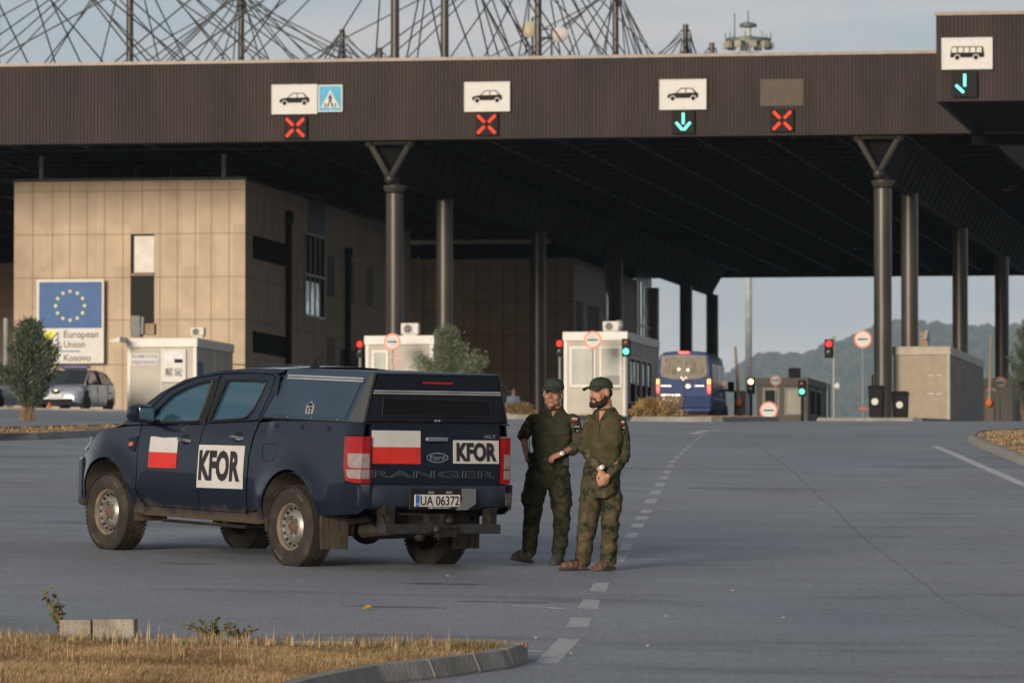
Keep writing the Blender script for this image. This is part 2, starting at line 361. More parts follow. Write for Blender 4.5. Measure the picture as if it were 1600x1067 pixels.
# ------------------------------------------------------------------ ground
ys = [0, 10, 20, 30]+[34+i for i in range(0, 180, 1)]+[214+2*i for i in range(1, 17)]+[250, 270, 300, 330, 345, 360, 380, 400]
xs = [-130, -90, -60, -45, -36]+[-30+i*1.5 for i in range(41)]+[36, 45, 60, 90, 130]
mb = MB(); mb.add([(x, y, G(x, y)) for y in ys for x in xs], [(j*len(xs)+i, j*len(xs)+i+1, (j+1)*len(xs)+i+1, (j+1)*len(xs)+i) for j in range(len(ys)-1) for i in range(len(xs)-1)])
tag(mb.build('road', M_ASPH, smooth=True, fix=False), kind='structure')
M_FIELD = mat('dry field', (.12, .11, .05), .95, var=.4, vs=.05, detail=6)
M_HILL = mat('wooded slope', (.05, .062, .026), .95, var=.5, vs=.03, detail=6)
def hz(x, y):                                    # hills: ridge heights follow the photo's skyline
    z = prof(400)-6
    if y > 400: z -= (min(y, 900)-400)*.05
    px = 800+FPX*x/y
    ridge = [(-3000, 620), (600, 640), (1000, 640), (1130, 590), (1180, 557), (1260, 553), (1310, 534), (1350, 520), (1400, 503), (1460, 508), (1500, 512), (1560, 510), (1620, 508), (1700, 500), (2200, 540), (4000, 600)]
    for (a, ra), (b, rb) in zip(ridge, ridge[1:]):
        if a <= px <= b: r = ra+(rb-ra)*(px-a)/(b-a); break
    else: r = 620
    top = (HOR-r-24)/FPX*12000
    t = max(0, min(1, (y-7600)/4400)); t = t*t*(3-2*t)
    n = noise.noise(Vector((x*.001, y*.001, 0)))*48*t
    back = max(0, y-12000)*.05
    return z*(1-t)+(top)*t+n*(1-abs(2*t-1))*0.8-back
hy = [400, 500, 700, 1000, 1400, 2000, 2800, 3500, 4800, 6200, 7300]+[7600+i*155 for i in range(30)]+[12600, 13400]; 
mb = MB(); nx = 70
for y in hy:
    for i in range(nx+1):
        x = (i/nx*2-1)*max(130, y*.42) if y > 400 else (i/nx*2-1)*130
        mb.v.append(Vector((x, y, G(0, 400) if y == 400 else hz(x, y))))
for j in range(len(hy)-1):
    for i in range(nx): mb.f.append([j*(nx+1)+i, j*(nx+1)+i+1, (j+1)*(nx+1)+i+1, (j+1)*(nx+1)+i]); mb.m.append(0)
tag(mb.build('hills', M_HILL, smooth=True, fix=False), kind='structure')
def blob(mb, c, r, seed, m=0, squash=1.):
    """one crown: lumpy ball"""
    rnd = random.Random(seed); k, h = 7, 5; vs = []; fs = []
    for i in range(1, h):
        for j in range(k):
            t = 2*math.pi*(j+.5*(i % 2))/k; ph = math.pi*i/h; q = r*(.72+.5*rnd.random())
            vs.append((c[0]+q*math.sin(ph)*math.cos(t), c[1]+q*math.sin(ph)*math.sin(t), c[2]+q*math.cos(ph)*squash))
    vs += [(c[0], c[1], c[2]+r*squash*(.85+.4*rnd.random())), (c[0], c[1], c[2]-r*squash)]
    for i in range(h-2):
        for j in range(k): fs.append((i*k+j, (i+1)*k+j, (i+1)*k+(j+1) % k, i*k+(j+1) % k))
    for j in range(k): fs.append(((h-1)*k, j, (j+1) % k)); fs.append(((h-1)*k+1, (h-2)*k+(j+1) % k, (h-2)*k+j))
    mb.add(vs, fs, m)
mb = MB()
for i in range(5200):
    y = 7900+4200*random.random()**.75; px = random.uniform(900, 1720); x = (px-800)/FPX*y
    r = random.uniform(11, 22); blob(mb, (x, y, hz(x, y)+r*.35), r, i, random.choice((0, 0, 1, 2)), random.uniform(.85, 1.35))
tag(mb.build('forest', [mat('far foliage', (.055, .066, .028), .95, var=.4, vs=.08), mat('far foliage light', (.08, .088, .035), .95, var=.3, vs=.08), mat('far foliage dry', (.10, .085, .04), .95, var=.3, vs=.08)], fix=False), kind='stuff')
# ------------------------------------------------------------------ canopy
V1 = L(617, 300, 213.4).y                        # column line depth
FV = 212.3                                       # front face of the fascia
zb = L(617, 219, FV).z; zt = L(617, 96, FV).z
uL = L(-2200, 220, FV).x; 
VP_ = 197.4; zbp = zb; uR = L(1463, 155, VP_).x; uRR = L(2700, 155, VP_).x; FVE = FV+108  # uRR runs the projecting roof far out of view to block sky light
ca = ST('border_canopy', 'long dark brown ribbed canopy roof on steel columns across the crossing', 'canopy', (L(1000, 600, FV).x, FV, prof(213)))
def ribbed(u0, u1, v, z0, z1, pitch=.135, dep=.035):
    mb = MB(); n = int((u1-u0)/pitch); pts = []
    for i in range(n):
        a = u0+i*pitch; pts += [(a, v), (a+pitch*.55, v), (a+pitch*.65, v+dep), (a+pitch*.9, v+dep)]
    pts.append((u1, v)); k = len(pts)
    vs = [Vector((a, b, z0))-ca.o for a, b in pts]+[Vector((a, b, z1))-ca.o for a, b in pts]
    mb.add(vs, [(i, i+1, k+i+1, k+i) for i in range(k-1)]); return mb
f = ribbed(uL, uR+.3, FV, zb, zt)
f.box(uL-ca.o.x, uR+.3-ca.o.x, .05, .25, zb-ca.o.z+.01, zt-ca.o.z-.01)
fo = ca.build(f, 'fascia', M_FASC, fix=False)
f = ribbed(uR, uRR, VP_, zb, zt); o = Vector((ca.o.x, ca.o.y, ca.o.z))
f.box(uR-o.x, uRR-o.x, VP_+.05-o.y, VP_+.2-o.y, zb-o.z+.01, zt-o.z-.01)
f.box(uR-o.x-.003, uR-o.x+.15, VP_+.01-o.y, FV-o.y-.01, zb-o.z+.004, zt-o.z-.004)
ca.build(f, 'projecting_fascia', M_FASC, fix=False)
f = MB(); f.box(uL-o.x, uR-o.x, -.06, .12, zt-o.z, zt-o.z+.12); f.box(uR-o.x-.05, uRR-o.x, VP_-.06-o.y, VP_+.15-o.y, zt-o.z, zt-o.z+.12)
ca.build(f, 'coping', mat('coping metal', (.16, .13, .115), .45, .3))
uE = L(1556, 221, FV+6).x                        # right edge of the main hall roof
f = MB(); f.box(uL-o.x, uE-o.x, .3, FVE-FV, zt-o.z-.35, zt-o.z-.05); f.box(uR+.2-o.x, uRR-o.x, VP_+.25-o.y, .2, zt-o.z-.4, zt-o.z-.1)
f.box(uR+.2-o.x, uRR-o.x, VP_+.25-o.y, -.05, zb-o.z+.02, zb-o.z+.12)
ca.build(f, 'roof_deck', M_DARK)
f = MB(); f.box(uL-o.x, uE-o.x, FVE-FV, FVE-FV+.3, zb-o.z-.0, zt-o.z-.1)
f.box(uE-.25-o.x, uE-o.x, .35, FVE-FV-.05, zb-o.z, zt-o.z-.4); f.box(uR-o.x, uRR-o.x, .3, .9, zb-o.z-.42, zb-o.z-.005)
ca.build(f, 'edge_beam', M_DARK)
f = MB(); gs = 2.7; nu = int((uE-uL)/gs); nv = int((FVE-FV-2)/gs); zl = zb+.25; zu = zt-.7
P = lambda i, j, z, h=0: Vector((uL+.8+(i+h)*gs, FV+1.2+(j+h)*gs, z))-o
def strut(a, b, r):
    f.path([a, b], r, 4, 0, False)
for i in range(nu):
    for j in range(nv):
        a = P(i, j, zl); strut(a, P(i+1, j, zl), .05); strut(a, P(i, j+1, zl), .05)
        c = P(i, j, zu, .5); strut(c, P(i+1, j, zu, .5), .045); strut(c, P(i, j+1, zu, .5), .045)
        for k in ((0, 0), (1, 0), (0, 1), (1, 1)): strut(c, P(i+k[0], j+k[1], zl), .035)
tag(ca.build(f, 'space_frame', M_FRAME, fix=False), kind='stuff')
f = MB()
rr = random.Random(3)
for i in range(80):                              # small pale boxes stand in for sky light showing through the frame
    j = rr.randrange(1, nv); a = P(rr.randrange(0, nu), j, zl+rr.uniform(.3, 1.6), 0)+Vector((rr.uniform(-1, 1), 0, 0)); w = rr.uniform(.08, .35)
    ca.build(MB().box(a.x-w, a.x+w, a.y-.05, a.y+.05, a.z-.03, a.z+.03), 'sky_light_speck', mat('pale light speck', (.45, .45, .43), .5), fix=False)
ROWS = [0, 11, 35, 59, 85, 96]
uc = [L(617, 300, 213.4).x, L(1379, 300, 213.4).x]; uc3 = LV(0, 0, 1).x
uC = L(-119, 300, 213.4).x
znode = L(612, 280, 213.2).z; hw = (L(634, 222, 213).x-L(570, 222, 213).x)/2
for gi, u in enumerate(uc+[uC]):
    g = MB(); v0, v1 = 213.0-o.y, 213.4+96.8-o.y; a = u-.12-o.x
    if gi < 2:
        lo, hi = znode-o.z, zb-o.z-.04
        g.tube((a-hw, v0, hi), (a+hw, v0, hi), .11); 
        for q in (v0,):
            for s in (-1, 1):
                g.ball((a+s*hw, q, hi), .2 if q == v0 else .12, 12); g.tube((a+s*hw, q, hi), (a, q, lo), .12 if q == v0 else .07, n=8)
            g.ball((a, q, lo), .21, 12)
        ca.build(g, 'column_capital', M_COLM, smooth=True)
        g = MB()                                 # clad V-shaped girder
        r0 = [Vector((a-hw, v0+.45, hi)), Vector((a, v0+.45, lo)), Vector((a+hw, v0+.45, hi))]; r1 = [p+Vector((0, v1-v0-.45, 0)) for p in r0]
        g.loft([r0, r1]); 
        for s in (-1, 0, 1): g.tube((a+s*hw, v0+.3, hi if s else lo), (a+s*hw, v1, hi if s else lo), .13, n=8)
        for q in range(40):
            y = v0+6+q*2.2; g.tube((a-hw-.02, y, hi), (a-.02, y+1.1, lo-.02), .035, n=4); g.tube((a+hw+.02, y, hi), (a+.02, y+1.1, lo-.02), .035, n=4)
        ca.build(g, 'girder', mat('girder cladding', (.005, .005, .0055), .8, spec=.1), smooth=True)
    for r in ROWS[:4] if gi == 1 else ROWS:
        v = 213.4+r; w = SW(u, v, 0); c = MB(); zc = G(w.x, w.y)-.4-o.z
        if gi < 2:
            ht = znode-.3-o.z
            c.lathe([(.338, zc), (.338, ht-.25)], (u-o.x, v-o.y, 0), (0, 0, 1), 28)
            if r: c.lathe([(.337, ht-.3), (.337, ht+.25)], (u-o.x, v-o.y, 0), (0, 0, 1), 28)
            else: c.lathe([(.345, ht-.20), (.45, ht), (.45, ht+.05), (.2, ht+.1), (.12, ht+.42)], (u-o.x, v-o.y, 0), (0, 0, 1), 20)
        else: c.lathe([(.18, zc), (.18, zb-o.z+.3)], (u-o.x, v-o.y, 0), (0, 0, 1), 16)
        ca.build(c, 'column', M_COLM, smooth=True)
# masts and stay cables above the roof
ZM = 28.2
cb = MB(); rr = random.Random(11)
def cable(a, b):
    a = Vector(a)-o; b = Vector(b)-o; k = a+(b-a).normalized()*.9+Vector((0, 0, -.1)); cb.path([a, k, b], .034, 5, 0, False)
for gi, u in enumerate([uc[0], uC]):
    for r in ROWS:
        v = 213.4+r; c = MB(); c.lathe([(.17, zt-.2-o.z), (.15, ZM-o.z)], (u-o.x, v-o.y, 0), (0, 0, 1), 14)
        for z in (ZM-.35, ZM-.9, ZM-1.5): c.lathe([(.26, z-o.z), (.26, z+.06-o.z)], (u-o.x, v-o.y, 0), (0, 0, 1), 12)
        ca.build(c, 'mast', M_COLM, smooth=True)
        for du, dv, z in ((-9, 0, 0), (9, 0, 0), (-17, 0, .5), (17, 0, .5), (0, 12, 0), (0, -10, .3), (0, 22, .5), (0, -20, .8), (-9, 11, .4), (9, 11, .4), (-9, -11, .4), (9, -11, .4), (-4, 16, .6), (5, 17, .7), (-13, 6, .2), (13, -6, .2)):
            uu, vv = u+du, v+dv
            if vv < FV+.3 or vv > FVE: continue
            if r in (11, 85) and abs(du) == 17: continue
            if gi == 0 and du > 0: uu = u+du*(.5 if r < 50 else .3)
            cable((u+.2*(du > 0)-.2*(du < 0), v, ZM-.3-z), (uu+rr.uniform(-.5, .5), vv, zt-.05))
ca.build(cb, 'stay_cables', mat('grey cable', (.10, .10, .105), .5, .4), fix=False)
# antennas on the mast
f = ST('dish_antenna_frame', 'pale round dish antennas on a thin steel frame above the roof', 'antenna', L(845, 95, 249))
g = MB(); P3 = lambda x, y: f.p(x, y, 249)
for pts in ([(832, 95), (832, 28), (838, 28)], [(862, 95), (862, 46), (848, 46)], [(838, 95), (838, 30), (841, 28)], [(845, 60), (870, 60)]): g.path([P3(*q) for q in pts], .05, 6)
f.build(g, 'support_frame', M_FRAME)
for x, y, r, m in ((829, 47, .36, 'a'), (877, 55, .36, 'b'), (814, 48, .14, 'b')):
    g = MB(); c = P3(x, y)-Vector((0, .3, 0)); g.lathe([(.02, .14), (r*.6, .1), (r, 0), (r, -.06)], c, (0, -1, 0), 20); f.build(g, 'dish', mat('dish cream', (.44, .42, .30), .6) if m == 'a' else mat('dish white', (.55, .52, .52), .6), smooth=True)
# ------------------------------------------------------------------ signs on the fascia
def rect(px0, py0, px1, py1, v): return L(px0, (py0+py1)/2, v).x, L(px1, (py0+py1)/2, v).x, L((px0+px1)/2, py1, v).z, L((px0+px1)/2, py0, v).z
CAR = [(0, .30), (.02, .48), (.12, .56), (.27, .62), (.42, .98), (.46, 1), (.80, 1), (.93, .66), (.99, .58), (1, .28), (.96, .2), (.90, .2), (.87, .36), (.79, .36), (.74, .2), (.26, .2), (.22, .36), (.13, .36), (.09, .2), (.02, .22)]
CARW = [[(.32, .62), (.44, .92), (.58, .93), (.58, .62)], [(.61, .62), (.61, .93), (.78, .92), (.87, .64)]]
BUSP = [(0, .25), (.02, .62), (.05, 1), (.93, 1), (.97, .9), (1, .28), (.97, .18), (.85, .18), (.81, .34), (.69, .34), (.65, .18), (.30, .18), (.26, .34), (.16, .34), (.12, .18), (.02, .18)]
def picto(th, poly, holes, u0, u1, z0, z1, v, wheels):
    mb = MB(); fn = lambda a, b, d: Vector((u0+(u1-u0)*a, v-d, z0+(z1-z0)*b))-th.o
    def tess(poly, d, m):
        bm = bmesh.new(); fc = bm.faces.new([bm.verts.new(fn(a, b, d)) for a, b in poly]); bmesh.ops.triangulate(bm, faces=[fc]); bm.verts.index_update()
        mb.add([x.co.copy() for x in bm.verts], [tuple(w.index for w in q.verts) for q in bm.faces], m); bm.free()
    tess(poly, .004, 0)
    for h in holes: tess(h, .008, 1)
    for c in wheels:
        for r, m, d in ((.095, 1, .012), (.07, 0, .016)):
            k = (u1-u0)/(z1-z0); tess([(c+r*math.cos(q*.524), .18+r*k*math.sin(q*.524)) for q in range(12)], d, m)
    th.build(mb, 'pictogram', [M_BLACK, M_SIGNW], fix=False)
def lane_sign(px0, py0, px1, py1, v, label, kind='car'):
    u0, u1, z0, z1 = rect(px0, py0, px1, py1, v); t = ST('lane_sign', label, 'sign', (u0, v, z0), 'white lane signs on the canopy edge')
    f = MB().box(0, u1-u0, .0, .14, 0, z1-z0); f.box(-.04, u1-u0+.04, -.015, .12, -.04, .0); f.box(-.04, u1-u0+.04, -.015, .12, z1-z0, z1-z0+.04); f.box(-.04, 0, -.015, .12, 0, z1-z0); f.box(u1-u0, u1-u0+.04, -.015, .12, 0, z1-z0)
    t.build(f, 'sign_box', M_LIT)
    w, h = u1-u0, z1-z0
    if kind == 'car': picto(t, CAR, CARW, u0+w*.15, u0+w*.85, z0+h*.28, z0+h*.73, v, (.175, .83))
    else: picto(t, BUSP, [[(.05+i*.178, .55), (.06+i*.178, .93), (.2+i*.178, .93), (.2+i*.178, .55)] for i in range(5)], u0+w*.15, u0+w*.86, z0+h*.28, z0+h*.74, v, (.21, .75))
    return t
vS = FV-.16
lane_sign(426, 134, 494, 177, vS, 'white lit car lane sign next to the blue pedestrian sign')
lane_sign(727, 130, 795, 173, vS, 'white lit car lane sign above the red cross at the middle of the fascia')
lane_sign(1032, 126, 1102, 170, vS, 'white lit car lane sign above the green down arrow')
lane_sign(1473, 61, 1549, 107, VP_-.16, 'white lit bus lane sign on the projecting fascia', 'bus')
u0, u1, z0, z1 = rect(497, 133, 535, 175, vS); t = ST('pedestrian_sign', 'square blue pedestrian crossing sign with white triangle on the fascia', 'sign', (u0, vS, z0))
t.build(MB().box(0, u1-u0, .01, .14, 0, z1-z0), 'sign_border', M_SIGNW); w, h = u1-u0, z1-z0; t.build(MB().box(.05, w-.05, 0, .012, .05, h-.05), 'sign_face', M_BLUE)
fn = lambda a, b, d: Vector((a*w, -d, b*h))
g = MB(); g.prism([(.12, .15), (.88, .15), (.5, .82)], fn, .001, .006); t.build(g, 'triangle', M_SIGNW)
g = MB()
for a in (.24, .36, .58, .70): g.prism([(a, .17), (a+.06, .17), (a+.10 if a < .5 else a+.02, .32), (a+.05 if a < .5 else a-.03, .32)], fn, .007, .010)
g.prism([(.47, .60), (.53, .60), (.53, .66), (.47, .66)], fn, .007, .010); g.prism([(.45, .38), (.55, .38), (.54, .59), (.46, .59)], fn, .007, .010)
g.prism([(.45, .40), (.49, .40), (.44, .20), (.38, .20)], fn, .0075, .0105); g.prism([(.51, .40), (.55, .40), (.62, .20), (.56, .20)], fn, .0075, .0105); g.prism([(.38, .48), (.46, .58), (.54, .58), (.62, .47), (.54, .52), (.46, .52)], fn, .008, .011)
t.build(g, 'pictogram', M_BLACK)
u0, u1, z0, z1 = rect(1188, 124, 1256, 166, FV-.02); t = ST('blank_sign_panel', 'faded brown blank panel on the fascia above the right red cross', 'panel', (u0, FV-.02, z0))
g = MB(); n = int((u1-u0)/.135)
for i in range(n): g.box(i*.135, i*.135+.085, -.02, .004, 0, z1-z0)
g.box(0, n*.135, .0, .019, .003, z1-z0-.003)
t.build(g, 'panel', M_GHOST)
def signal(px0, py0, px1, py1, v, label, kind):
    u0, u1, z0, z1 = rect(px0, py0, px1, py1, v); w, h = u1-u0, z1-z0; t = ST('lane_signal', label, 'lane signal', (u0, v, z0), 'lane signals below the signs')
    t.build(MB().box(0, w, .0, .16, 0, h), 'housing', M_BLACK, bevel=.01)
    k = .05*w*2
    def bar(a, b):
        a = Vector((a[0]*w, -.012, a[1]*h)); b = Vector((b[0]*w, -.012, b[1]*h)); d = (b-a).normalized(); n_ = Vector((-d.z, 0, d.x))*k*.55
        g = MB(); g.add([a-n_, b-n_, b+n_, a+n_]+[p+Vector((0, .02, 0)) for p in (a-n_, b-n_, b+n_, a+n_)], [(0, 1, 2, 3), (0, 4, 5, 1), (1, 5, 6, 2), (2, 6, 7, 3), (3, 7, 4, 0)]); t.build(g, 'lamp', M_ORL if kind == 'x' else M_CYL)
    if kind == 'x':
        for a in ((.12, .10), (.88, .10), (.12, .90), (.88, .90)): bar(a, (.5+(a[0]-.5)*.24, .5+(a[1]-.5)*.24))
    elif kind == 'down': bar((.5, .92), (.5, .42)); bar((.18, .50), (.47, .16)); bar((.82, .50), (.53, .16))
    else: bar((.5, .92), (.5, .42)); bar((.14, .48), (.46, .18))
signal(443, 182, 479, 217, vS, 'red cross lane signal below the car and pedestrian signs', 'x')
signal(742, 177, 778, 212, vS, 'red cross lane signal below the middle car sign', 'x')
signal(1050, 174, 1085, 209, vS, 'green arrow lane signal pointing down below the car sign', 'down')
signal(1204, 171, 1240, 206, vS, 'red cross lane signal below the blank faded panel', 'x')
signal(1488, 113, 1527, 152, VP_-.16, 'half lit green arrow lane signal below the bus sign', 'half')
# grey cladding seen beyond the right edge of the roof
t = ST('rear_wall_cladding', 'pale grey ribbed cladding seen beyond the right end of the dark roof', 'wall', L(1560, 400, 262)); g = MB(); a = L(1553, 218, 262); b = L(1760, 380, 262); a.x = uE+.25; b.x = max(b.x, uE+6)
n = int((b.x-a.x)/.2)
for i in range(n): g.box(a.x+i*.2-t.o.x, a.x+i*.2+.13-t.o.x, 0, .1, b.z-t.o.z, a.z+1-t.o.z)
g.box(a.x-t.o.x, b.x-t.o.x, .06, .3, b.z-t.o.z+.01, a.z+.99-t.o.z); t.build(g, 'cladding', M_PCLAD)
# ------------------------------------------------------------------ buildings
def wall_u(t, name, u0, u1, v, z0, z1, th, m): return t.build(MB().box(u0-t.o.x, u1-t.o.x, v-t.o.y, v+th-t.o.y, z0-t.o.z, z1-t.o.z), name, m)
vA = 220.; aL = L(22, 400, vA).x; aR = L(383, 400, vA).x; zA = L(200, 283, vA).z; vA2 = LV(640, 500, aR).y
A = ST('office_building', 'tall beige panelled building behind the blue flag billboard', 'building', (aL, vA, G(-18, 222)))
def L0(t, u, v, z): return (u-t.o.x, v-t.o.y, z-t.o.z)
g = MB().box(0, aR-aL, 0, vA2-vA, -.5, zA-A.o.z); wal = A.build(g, 'wall', M_BEIGE)
A.build(MB().box(-.06, aR-aL+.06, -.06, vA2-vA, zA-A.o.z, zA-A.o.z+.12), 'coping', M_STONE_D)
rows = [298.5, 366, 433.5, 500, 569.5]; colsA = [51, 82, 109, 136, 163, 192, 222, 250, 277, 305, 330, 358]
g = MB(); js = .016
for y in rows:
    z = L(200, y, vA).z-A.o.z; g.box(.0, aR-aL, -.006, .002, z-js, z+js); g.box(aR-aL-.002, aR-aL+.006, 0, vA2-vA, z-js, z+js)
for x in colsA:
    a = L(x, 450, vA).x-aL; g.box(a-js, a+js, -.008, .002, -.4, zA-A.o.z)
k = .62; v = .7
while v < vA2-vA: g.box(aR-aL-.002, aR-aL+.008, v-js, v+js, -.4, zA-A.o.z); v += k*1.1
A.build(g, 'panel_joints', M_JOINT)
def winA(px0, py0, px1, py1, m, name='window', d=.05, fr=None):
    a, b, z0, z1 = rect(px0, py0, px1, py1, vA); q = A.build(MB().box(a-aL, b-aL, -.012, .03, z0-A.o.z, z1-A.o.z), name, m)
    if fr:
        a2, b2, z2, z3 = rect(*fr, vA); A_ = MB().box(a2-aL, b2-aL, -.02, -.013, z2-A.o.z, z3-A.o.z); o_ = A.build(A_, 'blind', M_BLIND if False else mat('bright blind', (.62, .60, .55), .5, var=.1, vs=2)); o_.parent = q
winA(204, 366, 241, 516, mat('dark tall window', (.018, .017, .018), .6, spec=.1), fr=(210, 369, 241, 426))
g = MB(); a, b, z0, z1 = rect(203, 427, 241, 431, vA); g.box(a-aL, b-aL, -.06, -.014, z0-A.o.z, z1-A.o.z); A.build(g, 'sill', M_JOINT)
def winS(px0, px1, pt, pb, m=M_WGL, name='window', bars=0, out_=.012, t=None, u=None):
    """window on a wall facing right: pixel rows are given at its near edge"""
    t = t or A; u = aR if u is None else u
    a = LV(px0, pt, u); b = LV(px0, pb, u); e = LV(px1, pt, u)
    g = MB().box(u-t.o.x-.03, u-t.o.x+out_, a.y-t.o.y, e.y-t.o.y, b.z-t.o.z, a.z-t.o.z); q = t.build(g, name, m)
    if bars:
        g = MB(); L_ = e.y-a.y
        for i in range(bars+1): y = a.y-t.o.y+L_*i/bars; g.box(u-t.o.x+out_, u-t.o.x+out_+.05, y-.04, y+.04, b.z-t.o.z, a.z-t.o.z)
        for z in (a.z, b.z, (a.z+b.z)/2): g.box(u-t.o.x+out_+.003, u-t.o.x+out_+.047, a.y-t.o.y-.06, e.y-t.o.y+.06, z-t.o.z-.05, z-t.o.z+.05)
        w = t.build(g, 'frame', M_STEEL); w.parent = q
    return q
winS(395, 445, 368, 404); winS(395, 446, 517, 550); winS(476, 506, 364, 492, bars=4)
pale = mat('reflecting pane', (.55, .60, .58), .15, 1., var=.4, vs=1.2, lo=.42, hi=.5)  # mirror-metal panes stand in for sky reflected in the window glass
for i in range(3): winS(476+i*8, 482+i*8, 438+i*2, 492+i*2, pale, 'bright_pane', out_=.03)
winS(482, 508, 300, 364, mat('dark blue louvre', (.02, .032, .045), .4), 'louvre', out_=.02)
for x0, x1, t_, b_ in ((512, 522, 400, 462), (542, 552, 409, 471), (573, 582, 417, 477)): winS(x0, x1, t_, b_, M_STONE_D)
winS(511, 523, 526, 575, mat('brown door', (.10, .055, .03), .6), 'door', out_=.02); winS(531, 572, 544, 600, M_BLACK, 'shutter')
for x in (447, 540):                               # drain pipes
    a = LV(x, 330, aR); g = MB(); g.tube((aR-aL+.12, a.y-vA, -.3), (aR-aL+.12, a.y-vA, a.z-A.o.z-(1.6 if x > 500 else 0)), .13, n=10); g.box(aR-aL+.0, aR-aL+.3, a.y-vA-.18, a.y-vA+.18, a.z-A.o.z-(2.0 if x > 500 else .5), a.z-A.o.z-(1.6 if x > 500 else .1)); A.build(g, 'drain_pipe', M_BLACK)
for x, w in ((65, .1), (350, .1), (216, .17), (272, .17)):
    p_ = L(x, 280, vA+(1.5 if w < .15 else 9)); g = MB().tube((p_.x-aL, p_.y-vA, zA-A.o.z+.1), (p_.x-aL, p_.y-vA, zb-A.o.z+.2), w, n=8); A.build(g, 'roof_post', M_COLM if w > .15 else M_STEEL)
# second building
vB = 277.; bR = L(897, 500, vB).x; bL = L(-1400, 500, vB).x; zB = L(760, 405, vB).z; vB2 = LV(1016, 500, bR).y
B = ST('inner_office_building', 'shaded brown panelled building deep under the canopy', 'building', (bR, vB, prof(240)))
B.build(MB().box(bL-bR, 0, 0, vB2-vB, -.5, zB-B.o.z), 'wall', M_BEIG2)
g = MB()
for y in (421, 471.5, 524.5, 577): z = L(760, y, vB).z-B.o.z; g.box(bL-bR, 0, -.006, .002, z-js, z+js); g.box(-.002, .006, 0, vB2-vB, z-js, z+js)
for i in range(24): a = -i*.665-.2; g.box(a-js, a+js, -.008, .002, -.4, zB-B.o.z)
B.build(g, 'panel_joints', M_JOINT)
a, b, z0, z1 = rect(664, 482, 688, 520, vB); B.build(MB().box(a-bR, b-bR, -.05, .01, z0-B.o.z, z1-B.o.z), 'window', mat('grey green pane', (.28, .33, .32), .3), bevel=.01)
for x0, x1, t_, b_ in ((900, 911, 470, 540), (918, 936, 476, 560)): winS(x0, x1, t_, b_, M_BLACK, t=B, u=bR)
winS(945, 971, 412, 590, mat('blue black glass', (.012, .02, .032), .1), 'curtain_wall', bars=5, t=B, u=bR); winS(994, 1016, 425, 590, mat('blue black glass', (.012, .02, .032), .1), 'curtain_wall', bars=5, t=B, u=bR)
for x0, x1, t_, b_ in ((948, 952, 463, 500), (954, 960, 462, 508), (961, 966, 466, 514), (967, 971, 468, 500), (999, 1004, 440, 540), (1005, 1009, 446, 552), (1010, 1015, 448, 552)): winS(x0, x1, t_, b_, pale, 'bright_pane', out_=.03, t=B, u=bR)
t = ST('stair_tower', 'narrow grey block at the far end of the inner building', 'building', (bR, vB2+.1, prof(240)))
e = LV(1028, 450, bR+.3); t.build(MB().box(-3, .35, 0, e.y-vB2, -.5, LV(1018, 447, bR+.3).z-t.o.z), 'wall', M_BEIG2); t.build(MB().box(.3, .37, (e.y-vB2)*.3, (e.y-vB2)*.7, 2.0, 4.2), 'window', M_BLACK)
# black soffit box left of building B's roof line, above it
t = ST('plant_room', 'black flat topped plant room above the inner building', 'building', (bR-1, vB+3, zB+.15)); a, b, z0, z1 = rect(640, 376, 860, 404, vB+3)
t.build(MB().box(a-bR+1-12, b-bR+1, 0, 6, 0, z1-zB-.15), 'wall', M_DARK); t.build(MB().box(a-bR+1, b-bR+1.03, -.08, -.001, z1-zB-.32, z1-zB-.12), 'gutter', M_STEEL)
t = ST('wall_ladder', 'thin caged steel ladder on the shaded brown wall beside the first column', 'ladder', L(646, 520, vB-.4)); g = MB()
for x in (640, 654): g.tube(t.p(x, 378 if x == 640 else 400, vB-.4), t.p(x, 560, vB-.4), .045, n=6)
y = 405
while y < 560: g.tube(t.p(640, y, vB-.4), t.p(654, y, vB-.4), .03, n=5); y += 9
t.build(g, 'rails', M_STEEL)
t = ST('outdoor_staircase', 'dark metal staircase descending to the right behind the pickup', 'staircase', L(770, 640, 252)); g = MB(); P4 = lambda x, y, dv=0: t.p(x, y, 252+dv)
for dv in (0, 1.4):
    for off in (0, 13, 30): g.path([P4(722, 540+off, dv), P4(822, 637+off, dv)], .05 if off < 30 else .12, 6)
    for i in range(9): a = P4(726+i*11, 544+i*10.7, dv); g.tube(a, a+Vector((0, 0, -1.0)), .03, n=5)
for i in range(16): c = P4(724+i*6.3, 572+i*6.1); g.box(c.x-.12, c.x+.14, c.y, c.y+1.4, c.z-.03, c.z+.02)
t.build(g, 'stair_flight', mat('stair steel', (.22, .22, .22), .5, .1))
